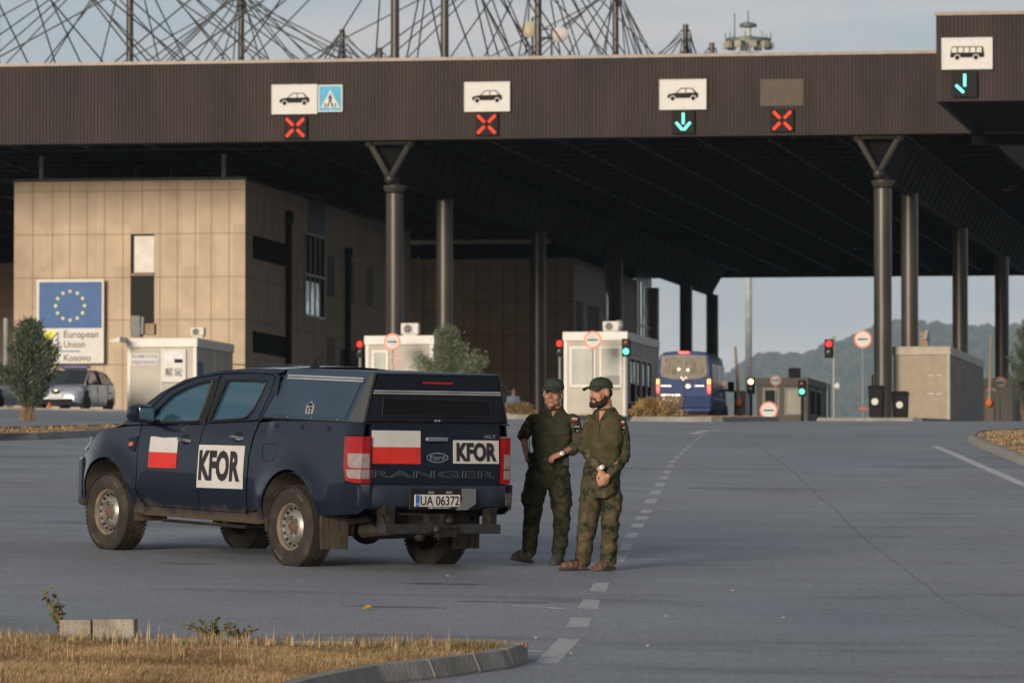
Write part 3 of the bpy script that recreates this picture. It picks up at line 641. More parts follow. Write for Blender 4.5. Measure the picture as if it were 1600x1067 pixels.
# ------------------------------------------------------------------ billboard
t = ST('flag_billboard', 'large blue and white billboard with a ring of twelve yellow stars', 'billboard', (L(57, 500, vA-.35).x, vA-.35, L(57, 568, vA-.35).z)); a, b, z0, z1 = rect(57, 438, 162, 569, vA-.35); w, h = b-a, z1-z0
t.build(MB().box(0, w, 0, .1, 0, h), 'board', M_SIGNW); bw = lambda x, y: ((x-57)/105*w, (569-y)/131*h)
x0, z0_ = bw(61, 514); x1, z1_ = bw(159, 442); t.build(MB().box(x0, x1, -.006, .0, z0_, z1_), 'flag_field', mat('flag blue', (.010, .085, .27), .5))
g = MB(); cx, cz = bw(109.5, 479)
for i in range(12):
    t_ = i*math.pi/6; c0, c1 = cx+math.sin(t_)*22.5/105*w, cz+math.cos(t_)*22.5/131*h
    pts = [(c0+math.sin(k*math.pi/5)*(.095 if k % 2 == 0 else .04), c1+math.cos(k*math.pi/5)*(.095 if k % 2 == 0 else .04)) for k in range(10)]
    t.build(MB().add([(p[0], -.012, p[1]) for p in pts]+[(c0, -.012, c1)], [(k, (k+1) % 10, 10) for k in range(10)]), 'star', mat('star yellow', (.75, .68, .25), .5), fix=False)
mt = mat('billboard lettering', (.05, .055, .06), .5)
for s_, X0, Y0, X1, Y1 in (('European', 100, 518, 154, 532.5), ('Union', 100, 534, 133, 544.5), ('Kosovo', 100, 555, 142, 565.5)):
    c = bw(X0, Y1); e = bw(X1, Y0); t.build(text_mb(s_, lambda p, q, d, c=c: Vector((c[0]+p, -d, c[1]+q)), e[0]-c[0], e[1]-c[1], .006, .012), 'lettering', mt, fix=False)
g = MB(); fn = lambda p, q, d: Vector((bw(p, q)[0], -d, bw(p, q)[1]))
g.prism([(62, 566), (62, 520), (90, 518), (80, 534), (89, 545), (89, 566)], fn, 0, .006); t.build(g, 'emblem_field', mat('emblem yellow', (.78, .74, .06), .5), fix=False)
g = MB(); g.prism([(90, 565), (90, 520), (92, 520), (92, 565)], fn, .0, .009); g.prism([(80, 549), (80, 551), (125, 551), (125, 549)], fn, .0, .011); g.prism([(74, 538), (90, 520), (91.8, 520), (76, 540)], fn, .0, .010); t.build(g, 'emblem_lines', mat('emblem blue', (.03, .17, .36), .5), fix=False)
# ------------------------------------------------------------------ booths
def booth(name, label, x0, x1, x2, yt, v, front, skirt=0, zoff=0, m=M_CREAM, group=None, trim=M_FRM):
    u0 = L(x0, yt, v).x; u1 = L(x1, yt, v).x; z1 = L(x1, yt, v).z; v1 = LV(x2, yt, u1).y; w = SW(u1, v, 0); z0 = G(w.x, w.y)-.25
    t = ST(name, label, 'booth', (u0, v, z0), group); W, DD, H = u1-u0, v1-v, z1-z0
    t.W, t.D, t.H = W, DD, H
    t.build(MB().box(.03, W-.03, .03, DD-.03, 0, H-.02), 'wall', m, bevel=.01)
    g = MB().box(-.04, W+.04, -.04, DD+.04, H-.32, H); t.build(g, 'roof_edge', trim, bevel=.015); g = MB()
    for x in (0, W-.12): g.box(x, x+.12, -.0, .12, 0, H-.325)
    g.box(W-.12, W, DD-.12, DD, 0, H-.325); g.box(W-.118, W+.003, DD*.5-.06, DD*.5+.06, 0, H-.325); g.box(.12, W-.12, .005, .05, .0, .2); g.box(W-.05, W-.002, .12, DD-.12, 0, .2); t.build(g, 'corner_post', trim)
    return t
def framed(t, px0, py0, px1, py1, v, pane=M_BLIND, fw=.09, name='window', fm=M_FRM):
    a = t.p(px0, py1, v); b = t.p(px1, py0, v); q = t.build(MB().box(a.x+fw, b.x-fw, -.0, .035, a.z+fw, b.z-fw), name, pane)
    g = MB(); y0, y1 = -.03, .04
    g.box(a.x, b.x, y0, y1, a.z, a.z+fw).box(a.x, b.x, y0, y1, b.z-fw, b.z).box(a.x, a.x+fw, y0, y1, a.z+fw, b.z-fw).box(b.x-fw, b.x, y0, y1, a.z+fw, b.z-fw)
    o_ = t.build(g, 'frame', fm, bevel=.006); o_.parent = q; return q
def side_panes(t, items, m=M_WGL, fm=M_FRM):
    for y0, y1, z0, z1 in items:
        q = t.build(MB().box(t.W-.02, t.W+.004, y0, y1, z0, z1), 'side_window', m); g = MB(); f_ = .06
        for a in ((y0, y1, z0-f_, z0), (y0, y1, z1, z1+f_), (y0-f_, y0, z0-f_, z1+f_), (y1, y1+f_, z0-f_, z1+f_)): g.box(t.W-.02, t.W+.02, *a)
        t.build(g, 'side_frame', fm).parent = q
def ac(t, px, py, v, s=1.0, label='white boxy air conditioner on the booth roof'):
    c = L(px, py, v); q = ST('air_conditioner', label, 'air conditioner', (c.x, v, c.z), 'air conditioners on booth roofs'); w = .8*s; h = .55*s
    q.build(MB().box(-w/2, w/2, 0, .35, .04, h), 'casing', M_WHITE, bevel=.03)
    g = MB(); g.lathe([(h*.34, 0), (h*.34, .02)], (-.08*s, -.001, h*.53), (0, -1, 0), 16); q.build(g, 'fan_grille', M_BLACK)
    g = MB()
    for i in range(6): g.box(-w*.4, w*.22, -.034, -.024, h*.2+i*h*.11, h*.225+i*h*.11)
    g.box(-w*.4, w*.4, .05, .3, -.02, .04); q.build(g, 'grille_bars', M_WHITE); return q
t = booth('ticket_booth', 'cream booth with two large white framed windows and green light', 881, 979, 1029, 518, 203, None)
framed(t, 890, 541, 931, 605, 203); framed(t, 937, 541, 972, 605, 203, fw=.08); t.build(MB().box(t.W*.66, t.W*.9, -.001, .004, 1.45, 1.95), 'lower_pane', mat('dark lower pane', (.1, .1, .1), .3))
side_panes(t, [(.8, 2.2, 1.05, 2.6), (2.5, 3.4, 1.05, 2.6), (3.9, 5.0, 1.05, 2.6), (5.3, 6.4, 1.05, 2.6)]); t.build(MB().box(t.W-.02, t.W+.002, .2, t.D-.2, .25, .95), 'side_cladding', M_STONE_D)
for y in (1.0, 1.7, 2.7, 4.1, 5.5): t.build(MB().box(t.W+.006, t.W+.012, y, y+.32, 1.7, 2.5), 'blind_strip', pale)
ac(t, 954, 519, 203.6, .72, 'small white air conditioner on top of the two windowed booth')
t = ST('roof_vent', 'round silver vent beside the air conditioner on the booth', 'vent', L(967, 518, 203.8)); g = MB(); g.lathe([(.1, -.05), (.1, .12), (.17, .16), (.16, .36), (.05, .42)], (0, 0, 0), (0, 0, 1), 14); t.build(g, 'vent_pipe', M_STEEL, smooth=True)
t = booth('customs_booth', 'cream booth standing behind the pickup next to the first column', 571, 677, 692, 524, 199, None)
framed(t, 581, 547, 607, 606, 199); ac(t, 640, 524, 200, .8, 'white air conditioner on the booth beside the column'); side_panes(t, [(.8, 1.8, 1.2, 2.4)])
c = booth('insurance_container', 'white container office with lettering strips and a hatch left of the pickup', 199, 307, 364, 528, 200, None); t = c
g = MB(); a = t.p(178, 533, 199.5); b = t.p(199, 527, 199.5); g.add([(a.x, -1.2, a.z), (0, -1.2, b.z+.0), (0, .3, b.z), (a.x+.35, .3, a.z+.02), (a.x, -1.2, a.z-.04), (0, -1.2, b.z-.2), (0, .3, b.z-.2), (a.x+.35, .3, a.z-.02)], [(0, 1, 2, 3), (7, 6, 5, 4), (0, 4, 5, 1), (1, 5, 6, 2), (2, 6, 7, 3), (3, 7, 4, 0)]); t.build(g, 'awning', M_WHITE)
bl = mat('faded blue print', (.10, .15, .30), .6)
for s_, y0, y1 in (('SIGURIMI KUFITAR', 553, 560.5), ('BORDER INSURANCE', 562, 570)):
    a = t.p(204, y1+.8, 200); b = t.p(248, y0-.8, 200); q = t.build(MB().box(a.x, b.x, .0, .02, a.z, b.z), 'sign_strip', M_SIGNW); 
    t.build(text_mb(s_, lambda p, r_, d, a=a: Vector((a.x+.04+p, -d, a.z+.04+r_)), b.x-a.x-.08, b.z-a.z-.08, .003, .02), 'lettering', bl, fix=False).parent = q
a = t.p(252, 597, 200); b = t.p(291, 546, 200); q = t.build(MB().box(a.x, b.x, -.06, .03, a.z, b.z), 'notice_board', M_SIGNW, bevel=.01)
g = MB(); fnp = lambda x, y: t.p(x, y, 200)
for x0, y0, x1, y1, m in ((257, 550, 287, 568, 1), (273, 561, 286, 567, 0), (259, 575, 270, 588, 2), (273, 575, 285, 588, 2)):
    k, e = fnp(x0, y1), fnp(x1, y0); g.box(k.x, e.x, -.066-.002*(m == 0), -.061, k.z, e.z, m)
t.build(g, 'notices', [M_BLACK, mat('paper', (.7, .71, .72), .6), mat('grey print', (.3, .3, .3), .6, var=.6, vs=9)]).parent = q
g = MB(); a = t.p(252, 640, 200); g.box(a.x-.015, a.x+.015, .0, .03, .1, t.H-.33); t.build(g, 'panel_seam', M_FRM)
t.build(MB().box(t.W-.02, t.W+.01, .3, 1.1, 1.6, 2.2), 'side_notice', bl)
ac(c, 308, 526, 200.8, .62, 'small white air conditioner above the corner of the white container')
t = ST('rooftop_cabinet', 'dark metal cabinet with pipe and tan box on the white container roof', 'cabinet', L(213, 526, 201)); P5 = lambda x, y: t.p(x, y, 201)
a, b = P5(204, 526), P5(219, 493); t.build(MB().box(a.x, b.x, 0, .5, a.z, b.z), 'casing', mat('dark zinc', (.10, .10, .10), .5, .3), bevel=.01); t.build(MB().tube(P5(222, 522), P5(223, 495), .05, n=8), 'pipe', M_STEEL)
a, b = P5(222, 523), P5(240, 505); t.build(MB().box(a.x, b.x, .1, .5, a.z, b.z), 'tan_box', mat('tan box', (.3, .22, .13), .8), bevel=.02)
t = booth('long_container_booth', 'long beige container booth with ribbed side right of the double columns', 1396, 1484, 1536, 541, 214, None, m=mat('tan booth panel', (.30, .25, .19), .6, var=.08), trim=mat('tan trim', (.36, .31, .25), .5))
g = MB(); 
for i in range(int(t.D/.45)): g.box(t.W-.01, t.W+.03, .25+i*.45, .30+i*.45, .25, t.H-.34)
t.build(g, 'side_ribs', M_GREYC); t.build(MB().box(t.W-.05, t.W+.004, .15, t.D-.15, .2, t.H-.33), 'side_cladding', M_GREYC)
side_panes(t, [(1.2, 1.9, 1.4, 2.7), (5.5, 6.4, 1.4, 2.6)], M_GREYC, M_STEEL)
g = MB()
for y in (586, 615):
    for x in (1449, 1463): a, b = t.p(x, y+.6, 214), t.p(x+(10 if x < 1455 else 7), y-.6, 214); g.box(a.x, b.x, .018, .031, a.z, b.z)
t.build(g, 'handle_marks', M_SIGNW)
t = ST('chimney_unit', 'small rusty unit with pipes on top of the long beige booth', 'roof unit', L(1442, 540, 215)); a, b = t.p(1437, 541, 215), t.p(1450, 517, 215); t.build(MB().box(a.x, b.x, 0, .5, a.z, b.z), 'casing', mat('rusty tin', (.27, .19, .12), .7, var=.4, vs=8)); t.build(MB().tube(t.p(1446, 530, 214.8), t.p(1449, 516, 214.8), .07, n=8), 'pipe', M_STEEL)
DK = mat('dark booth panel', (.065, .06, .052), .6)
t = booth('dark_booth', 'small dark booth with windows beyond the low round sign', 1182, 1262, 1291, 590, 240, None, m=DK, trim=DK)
framed(t, 1192, 606, 1218, 640, 240, M_BLACK, fm=mat('grey frame', (.2, .2, .18), .5)); framed(t, 1226, 606, 1254, 648, 240, mat('lit dim pane', (.16, .15, .10), .3), fm=MATS['grey frame']); side_panes(t, [(1.2, 2.6, 1.2, 2.2), (3.6, 5, 1.2, 2.2)], M_WGL, MATS['grey frame'])
t = ST('rooftop_fan_unit', 'black fan unit on the dark booth roof', 'roof unit', L(1240, 589, 241)); a, b = t.p(1232, 590, 241), t.p(1249, 575, 241); t.build(MB().box(a.x, b.x, 0, .5, a.z, b.z).tube((a.x+.2, -.03, a.z+.3), (a.x+.2, .02, a.z+.3), .14), 'casing', M_BLACK, bevel=.02)
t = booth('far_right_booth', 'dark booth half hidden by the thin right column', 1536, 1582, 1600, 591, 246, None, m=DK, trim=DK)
framed(t, 1541, 607, 1556, 640, 246, M_BLACK, fm=MATS['grey frame'])
# ------------------------------------------------------------------ round signs, traffic lights, barriers, bins
def disc_sign(px, py, d, v, label, pole=True, dark=False, r=None, small=False, lift=0):
    c = L(px, py, v); w = SW(*c); z0 = G(w.x, w.y); t = ST('round_sign', label, 'road sign', (c.x, v, z0), 'round no passing customs signs'); h = c.z-z0; r = r or d/2*v/FPX
    if pole: t.build(MB().tube((0, .05, -.1), (0, .05, h+r*.6), .03, n=8), 'pole', M_STEEL)
    k = .4 if dark else 1
    f = MB(); f.lathe([(r, 0), (r, .03)], (0, 0, h), (0, 1, 0), 32); f.lathe([(r*.79, -.004), (r*.79, -.001)], (0, 0, h), (0, 1, 0), 32, m=1); f.box(-r*.6, r*.6, -.010, -.005, h-r*.085, h+r*.085, m=2)
    t.build(f, 'sign_face', [mat('faded red rim', (.70, .24, .16), .5), M_SIGNW, M_BLACK] if not dark else [mat('shaded red rim', (.28, .06, .04), .5), mat('shaded white', (.3, .29, .27), .5), M_BLACK])  # dark copies carry the shade under the canopy in their colours
    g = text_mb('DOGANA', lambda p, q, dd: Vector((-r*.42+p, -.004-dd, h+r*.22+q)), r*.84, r*.24, .003, .01); g.merge(text_mb('CUSTOMS', lambda p, q, dd: Vector((-r*.42+p, -.004-dd, h-r*.46+q)), r*.84, r*.22, .003, .01))
    t.build(g, 'lettering', mat('faded letter blue', (.25, .42, .52), .5), fix=False); return t
t = disc_sign(613, 534, 27, 197, 'round white sign with red rim in front of the first column'); 
for i in range(3):
    a = t.p(617+i % 2*2, 556+i*8, 196.9); t.build(MB().lathe([(.11, 0), (.11, .02)], a, (0, 1, 0), 16), 'small_sign', mat('pinkish small sign', (.55, .35, .33), .5, var=.4, vs=6))
disc_sign(926, 531, 28, 201, 'round white sign with red rim at the cream booth roof edge')
t = disc_sign(1348, 530, 27.5, 200, 'round white sign with red rim on a tall pole against the hills'); a = t.p(1340, 637, 199.9); b = t.p(1356, 640, 199.9); t.build(MB().box(a.x, b.x, 0, .02, b.z, a.z), 'small_plate', M_RUST)
disc_sign(1201, 641, 28, 178, 'low round white sign with red rim standing near the ground')
disc_sign(1212, 594, 18, 236, 'small dark round sign on the dark booth corner', dark=True); disc_sign(1563, 598, 21, 225, 'dark round sign on a pole at the thin right column', dark=True)
def tlight(px, top, v, label, lit, pm=M_BLACK, two=True, sc=1., hot=False, side=0, base=True):
    """two lamp traffic light; px,top = head centre and top"""
    c = L(px, top, v); w = SW(*c); z0 = G(w.x, w.y); t = ST('traffic_light', label, 'traffic light', (c.x, v, z0), 'traffic lights at the booths'); H = c.z-z0; s = .30*sc
    t.build(MB().box(-s*.5, s*.5, 0, .2, H-2*s-.04, H), 'housing', M_BLACK, bevel=.02)
    if base: t.build(MB().tube((side, .1, -.1), (side, .1, H+(.1 if side else -.1)), .05, n=8), 'pole', pm)
    for i, nm in enumerate(('red', 'green')):
        on = nm == lit; m = (M_HOT if hot and nm == 'red' else M_REDL if nm == 'red' else M_GRNL) if on else mat('unlit '+nm, (.10, .02, .02) if nm == 'red' else (.01, .03, .03), .3)
        zc = H-s*.52-i*s; t.build(MB().lathe([(s*.36, .0), (s*.3, .03), (.0, .045)], (0, -.004, zc), (0, -1, 0), 20), 'lamp_'+nm, m, smooth=True)
        g = MB(); n = 12; vs = []; fs = []
        for k in range(n+1):
            a = math.pi*(k/n)*1.2-math.pi*.1; 
            for y in (0, -.17*sc): vs.append((math.cos(a)*s*.42, y, zc+math.sin(a)*s*.42))
        for k in range(n): fs.append((2*k, 2*k+1, 2*k+3, 2*k+2))
        g.add(vs, fs); t.build(g, 'visor', M_BLACK, fix=False)
    return t
tlight(562, 531, 206, 'red traffic light between the dark wall and the cream booth', 'red', M_STEEL)
tlight(874, 530, 209, 'red traffic light at the left corner of the cream booth', 'red', M_STEEL)
tlight(978, 529, 201.5, 'green traffic light at the right corner of the cream booth', 'green', M_STEEL)
tlight(1295, 530, 196, 'red traffic light on a thick pole against the hills', 'red', M_STEEL, side=.17)
tlight(1173, 590, 212, 'bright red traffic light left of the dark booth', 'red', hot=True, sc=.95)
tlight(1253, 594, 219, 'green traffic light in front of the dark booth', 'green', sc=.95)
t = ST('barrier_pole', 'thin post with loudspeaker beside the red light pole', 'post', L(1297, 650, 196)-Vector((0, 0, 0))); t.build(MB().tube(t.p(1296, 652, 195), t.p(1296, 600, 195), .03, n=6), 'post', M_BLACK); t.build(MB().lathe([(.05, 0), (.13, -.14)], t.p(1303, 603, 195), (-1, -.6, 0), 12), 'horn', M_WHITE)
def barrier(px, top, base, v, tilt, label):
    c = L(px, base, v); w = SW(*c); t = ST('barrier_gate', label, 'barrier', (c.x, v, c.z), 'raised barrier gates'); t.build(MB().box(-.2, .2, 0, .35, -.6, 1.05), 'cabinet', mat('dull cabinet', (.07, .055, .045), .6), bevel=.05)
    a = t.p(px+tilt, top, v); t.build(MB().path([(0, -.06, .5), (a.x, -.06, a.z)], [.07, .045], 8), 'arm', mat('faded arm', (.24, .19, .14), .6)); t.build(MB().ball((0, -.12, .62), (.13, .08, .16), 12), 'hub', M_RUST, smooth=True)
barrier(1155, 541, 655, 207, -6, 'raised barrier arm beside the blue van'); barrier(1546, 522, 655, 214, 3, 'raised barrier arm left of the thin right column')
def bin_(px0, px1, top, v, label, st):
    a = L(px0, 650, v); b = L(px1, 650, v); w = SW(a.x, v, 0); z0 = G(w.x, w.y); W = b.x-a.x; H = L(px0, top, v).z-z0; t = ST('wheelie_bin', label, 'bin', (a.x+W/2, v, z0), 'black wheelie bins by the columns')
    def ring(k, z, y0=0): return [Vector((-W/2*k, y0, z)), Vector((W/2*k, y0, z)), Vector((W/2*k, .7, z)), Vector((-W/2*k, .7, z))]
    t.build(MB().loft([ring(.84, .0, .08), ring(.96, H-.12, 0)]), 'bin_body', M_BLACK, bevel=.02); t.build(MB().loft([ring(1.04, H-.12, -.04), ring(1.04, H-.06, -.04), ring(.9, H, .05)]), 'lid', M_BLACK, bevel=.02)
    t.build(MB().lathe([(.12, 0), (.12, .02)], (st, .0, H*.56), (0, -1, 0), 20), 'sticker', mat('pale sticker', (.55, .57, .5), .5)); t.build(MB().tube((-W*.4, .72, .1), (-W*.25, .72, .1), .1).tube((W*.25, .72, .1), (W*.4, .72, .1), .1), 'wheel', M_BLACK)
bin_(1356, 1380, 602, 197, 'taller black wheelie bin with round pale sticker at the thick column', -.02); bin_(1393, 1418, 611, 198, 'shorter black wheelie bin with round pale sticker between the two columns', 0)
t = ST('thin_post', 'short black rod behind the taller wheelie bin', 'post', L(1362, 604, 198)); t.build(MB().tube((0, .3, -2), t.p(1362, 585, 198)+Vector((0, .3, 0)), .035, n=6), 'rod', M_BLACK)
# light tower
c = L(1170, 655, 345); t = ST('light_tower', 'tall grey floodlight mast with a round platform above the roof', 'light mast', (c.x, 345, prof(345)-1)); zt_ = L(1170, 40, 345).z-t.o.z
t.build(MB().tube((0, 0, 0), (0, 0, zt_), .23, .17, n=14), 'mast', mat('pale mast grey', (.50, .53, .54), .6, var=.1), smooth=True)
g = MB(); zr_ = L(1170, 64, 345).z-t.o.z; RR = 36/FPX*345
g.lathe([(RR, -.1), (RR, .12), (RR-.12, .12), (RR-.12, -.1)], (0, 0, zr_), (0, 0, 1), 32, close=True)
for i in range(8): a = i*math.pi/4; g.tube((0, 0, zr_+.3), (RR*math.cos(a), RR*math.sin(a), zr_), .05, n=5); g.tube((RR*math.cos(a), RR*math.sin(a), zr_), (RR*math.cos(a), RR*math.sin(a), zr_+.5), .03, n=5)
g.lathe([(.55, 0), (.5, .2), (.1, .3)], (0, 0, zt_-.1), (0, 0, 1), 16); g.lathe([(RR*.8, -.08), (RR*.8, .1), (RR*.7, .1), (RR*.7, -.08)], (0, 0, zr_-.9), (0, 0, 1), 24, close=True); t.build(g, 'platform', mat('platform steel', (.12, .15, .14), .5, .3))
for i in range(10): a = i*math.pi/5; M = Matrix.Translation((RR*math.cos(a), RR*math.sin(a), zr_-.3)) @ Matrix.Rotation(a, 4, 'Z'); t.build(MB().obox(M, .3, .45, .4), 'floodlight', mat('floodlight grey', (.33, .30, .24), .5), bevel=.02)
t.build(MB().tube((0, 0, zt_), (0, 0, zt_+.9), .03, n=5).tube((-RR*.6, 0, zr_+.1), (-RR*.6, 0, zr_+1.7), .03, n=5), 'rod', M_FRAME)
# left edge post, little red cone
t = ST('panel_post', 'grey metal post at the left edge of the photo', 'post', L(9, 640, 206)); t.build(MB().tube((0, 0, -.3), t.p(9, 497, 206), .09, n=8), 'post', M_STEEL)
c = L(77, 651, 192); w = SW(*c); t = ST('traffic_cone', 'tiny orange cone below the police car bumper', 'cone', (c.x, 192, G(w.x, w.y))); t.build(MB().lathe([(.13, 0), (.13, .03), (.09, .03), (.02, .32)], (0, 0, 0), (0, 0, 1), 14), 'cone', M_RUST)

# ------------------------------------------------------------------ air
hz_ = MB().box(-6200, 6200, -60, 13800, -110, 800).build('haze', [], None); tag(hz_, kind='stuff')
m = bpy.data.materials.new('haze air'); m.use_nodes = True; t_ = m.node_tree; t_.nodes.clear(); o_ = t_.nodes.new('ShaderNodeOutputMaterial'); v_ = t_.nodes.new('ShaderNodeVolumePrincipled')
v_.inputs['Density'].default_value = 7e-5; v_.inputs['Color'].default_value = (.60, .80, 1, 1); v_.inputs['Anisotropy'].default_value = 0; t_.links.new(v_.outputs[0], o_.inputs['Volume']); hz_.data.materials.append(m); MATS['haze'] = m
# ------------------------------------------------------------------ markings on the road
def lay(pts, h=.004): return [Vector((p.x, p.y, G(p.x, p.y)+h)) for p in pts]
def dense(poly, h, step=.25):
    """a flat sheet draped over the ground: poly = 4 world points"""
    a, b, c, d = poly; n = max(1, int((b-a).length/step)); m = max(1, int((d-a).length/step)); vs = []; fs = []
    for j in range(m+1):
        for i in range(n+1):
            p = (a.lerp(b, i/n)).lerp(d.lerp(c, i/n), j/m); vs.append(Vector((p.x, p.y, G(p.x, p.y)+h)))
    for j in range(m):
        for i in range(n): fs.append((j*(n+1)+i, j*(n+1)+i+1, (j+1)*(n+1)+i+1, (j+1)*(n+1)+i))
    return vs, fs
dash = [((835, 1035), (872, 1036), (907, 997), (873, 997)), ((885, 979), (919, 980), (924, 965), (892, 964)), ((903, 950), (933, 951), (938, 937), (911, 936)), ((921, 923), (947, 924), (952, 910), (928, 910)),
        ((960, 878), (975, 878), (980, 867), (966, 867)), ((968, 859), (984, 859), (988, 849), (972, 849)), ((976, 840), (994, 840), (998, 832), (981, 832)), ((985, 824), (1004, 824), (1008, 818), (990, 818)), ((992, 812), (1010, 812), (1013, 806), (996, 806)), ((999, 801), (1017, 801), (1020, 796), (1003, 796))]
def strip(cpts, w=.14):
    for (a, b) in zip(cpts, cpts[1:]):
        pass
mb = MB()
for q in dash: mb.add(*dense([GP(*p) for p in q], .0014))
px = 1006; py = 786.
k = 0
while py > 672:
    nx_ = 1006+(786-py)*.62+(0 if py > 720 else (720-py)*.55); hgt = max(1.2, (py-655)*.055); w_ = max(6, (py-640)*.12)
    mb.add(*dense([GP(nx_, py), GP(nx_+w_, py), GP(nx_+w_+hgt*.6, py-hgt), GP(nx_+hgt*.6, py-hgt)], .0014)); py -= hgt*1.9
tag(mb.build('dashed_line', M_PAINT, fix=False), kind='structure')
def line(name, pts, w, m, h=.0014):
    P = [GP(*p) for p in pts]; mb = MB(); up = Vector((0, 0, 1)); A_ = []
    for i, p in enumerate(P):
        d = (P[min(i+1, len(P)-1)]-P[max(0, i-1)]); d.z = 0; d.normalize(); s = Vector((d.y, -d.x, 0))*w/2; A_ += [p-s, p+s]
    for i in range(len(P)-1): mb.add(*dense([A_[2*i], A_[2*i+1], A_[2*i+3], A_[2*i+2]], h, .6))
    return tag(mb.build(name, m, fix=False), kind='structure')
line('edge_line', [(1460, 697), (1490, 709), (1530, 727), (1570, 744), (1625, 768)], .16, M_SIGNW if False else mat('white road paint', (.5, .5, .5), .6, var=.3, vs=8))
line('lane_line', [(760, 838), (690, 841), (560, 838), (420, 836)], .12, M_PAINT2); line('lane_line', [(0, 915), (180, 909), (420, 911), (560, 916)], .14, M_PAINT2); line('lane_line', [(0, 972), (220, 967), (400, 965), (560, 966)], .10, M_PAINT2)
line('lane_line', [(800, 945), (850, 948), (885, 951)], .10, mat('white road paint', (.5, .5, .5), .6)); line('lane_line', [(1082, 678), (1100, 673), (1130, 671)], .2, MATS['white road paint']); line('lane_line', [(820, 1016), (850, 1017)], .08, MATS['white road paint'])
# ------------------------------------------------------------------ kerbed islands
GR = [mat('dry grass', (.40, .27, .14), .9, var=.35, vs=1.2), mat('brown grass', (.25, .16, .085), .9, var=.3, vs=1.2), mat('green weed', (.10, .125, .045), .85, var=.3, vs=2), mat('pale straw', (.46, .36, .19), .9, var=.2, vs=2)]
def inside(p, poly):
    c = False; n = len(poly)
    for i in range(n):
        a, b = poly[i], poly[(i+1) % n]
        if (a.y > p.y) != (b.y > p.y) and p.x < (b.x-a.x)*(p.y-a.y)/(b.y-a.y)+a.x: c = not c
    return c
def island(pix, hk, wk, world_pts=None, closed=True, y0=34, kerb=True, soil=True):
    """pix: kerb line at road level, photo pixels (or world points)"""
    P = world_pts or [GP(*p, y0=y0) for p in pix]; n = len(P); cen = sum(P, Vector())/n; Q = []
    for i, p in enumerate(P):
        d = (P[(i+1) % n]-P[i-1]); d.z = 0; d.normalize(); s = Vector((-d.y, d.x, 0))
        if s.dot(cen-p) < 0: s = -s
        Q.append((p, p+s*.05, p+s*wk))
    mb = MB()
    rings = [[q[0]+Vector((0, 0, -.1)) for q in Q], [Vector((q[0].x, q[0].y, G(q[0].x, q[0].y)+hk*.15)) for q in Q], [Vector((q[1].x, q[1].y, G(q[1].x, q[1].y)+hk)) for q in Q], [Vector((q[2].x, q[2].y, G(q[2].x, q[2].y)+hk)) for q in Q], [Vector((q[2].x, q[2].y, G(q[2].x, q[2].y)+hk*.4)) for q in Q]]
    mb.loft(rings, caps=False)
    if kerb: tag(mb.build('kerb', M_CONC, fix=True), kind='structure')
    inner = rings[3]
    bm = bmesh.new(); f = bm.faces.new([bm.verts.new((v.x, v.y, v.z-.03)) for v in inner]); bmesh.ops.triangulate(bm, faces=[f]); 
    me = bpy.data.meshes.new('soil'); bm.to_mesh(me); bm.free(); tag(link('soil', me, M_SOIL), kind='structure')
    return inner
def smooth_poly(P, k=3):
    for _ in range(k):
        Q = []
        for i in range(len(P)): a, b = P[i], P[(i+1) % len(P)]; Q += [a.lerp(b, .25), a.lerp(b, .75)]
        P = Q
    return P
def blades(mb, c, n, h, spread, rnd, ms=(0,), lean=.5, w=.006):
    for _ in range(n):
        a = rnd.random()*6.283; r = spread*math.sqrt(rnd.random()); b = Vector((c[0]+r*math.cos(a), c[1]+r*math.sin(a), c[2])); hh = h*rnd.uniform(.45, 1.15); d = rnd.random()*6.283; l = lean*hh*rnd.random()
        s = Vector((math.cos(d+1.57), math.sin(d+1.57), 0))*w; m1 = b+Vector((math.cos(d)*l*.3, math.sin(d)*l*.3, hh*.6)); t = b+Vector((math.cos(d)*l, math.sin(d)*l, hh))
        mb.add([b-s, b+s, m1+s*.7, m1-s*.7, t], [(0, 1, 2, 3), (3, 2, 4)], rnd.choice(ms))
# front left verge
front = [(500, 1090), (560, 1077), (600, 1069), (660, 1063), (700, 1058), (735, 1053), (765, 1049), (793, 1045), (812, 1040), (822, 1036), (826, 1032)]
W0 = [GP(*p, y0=30) for p in front]
yb = GP(700, 1030).y
W0 += [Vector((GP(822, 1030).x, GP(822, 1029).y, 0)), Vector((GP(805, 1030).x, yb, 0)), Vector((GP(600, 1030).x, yb+.0, 0)), Vector((-2.2, yb-.1, 0)), Vector((-5, yb-.4, 0)), Vector((-9, yb-1.2, 0)), Vector((-9, 33, 0)), Vector((-2, 33, 0))]
for w in W0: w.z = G(w.x, w.y)
vg = island(None, .13, .16, world_pts=W0)
jm = MB(); acc = 0
for i in range(3, 12):
    a, b_ = W0[i-1], W0[i]; n_ = max(1, round((b_-a).length/.42))
    if i % 2 == 0 or n_ > 1:
        p = a.lerp(b_, .5); d = (b_-a).normalized(); s_ = Vector((-d.y, d.x, 0)); s_ = s_ if s_.y > 0 else -s_
        z = G(p.x, p.y); w_ = .007
        q = [p-s_*.003+Vector((0, 0, -.02)), p-s_*.003+Vector((0, 0, .025)), p+s_*.046+Vector((0, 0, .134)), p+s_*.165+Vector((0, 0, .134)), p+s_*.165+Vector((0, 0, .0))]
        for v in q: v.z += 0
        tag(MB().loft([[v-d*w_ for v in q], [v+d*w_ for v in q]]).build('kerb_joint', mat('kerb mortar', (.34, .30, .25), .9), fix=True), kind='structure')
rnd = random.Random(5); mb = MB(); cnt = 0
xs_ = [p.x for p in vg]; ysv = [p.y for p in vg]
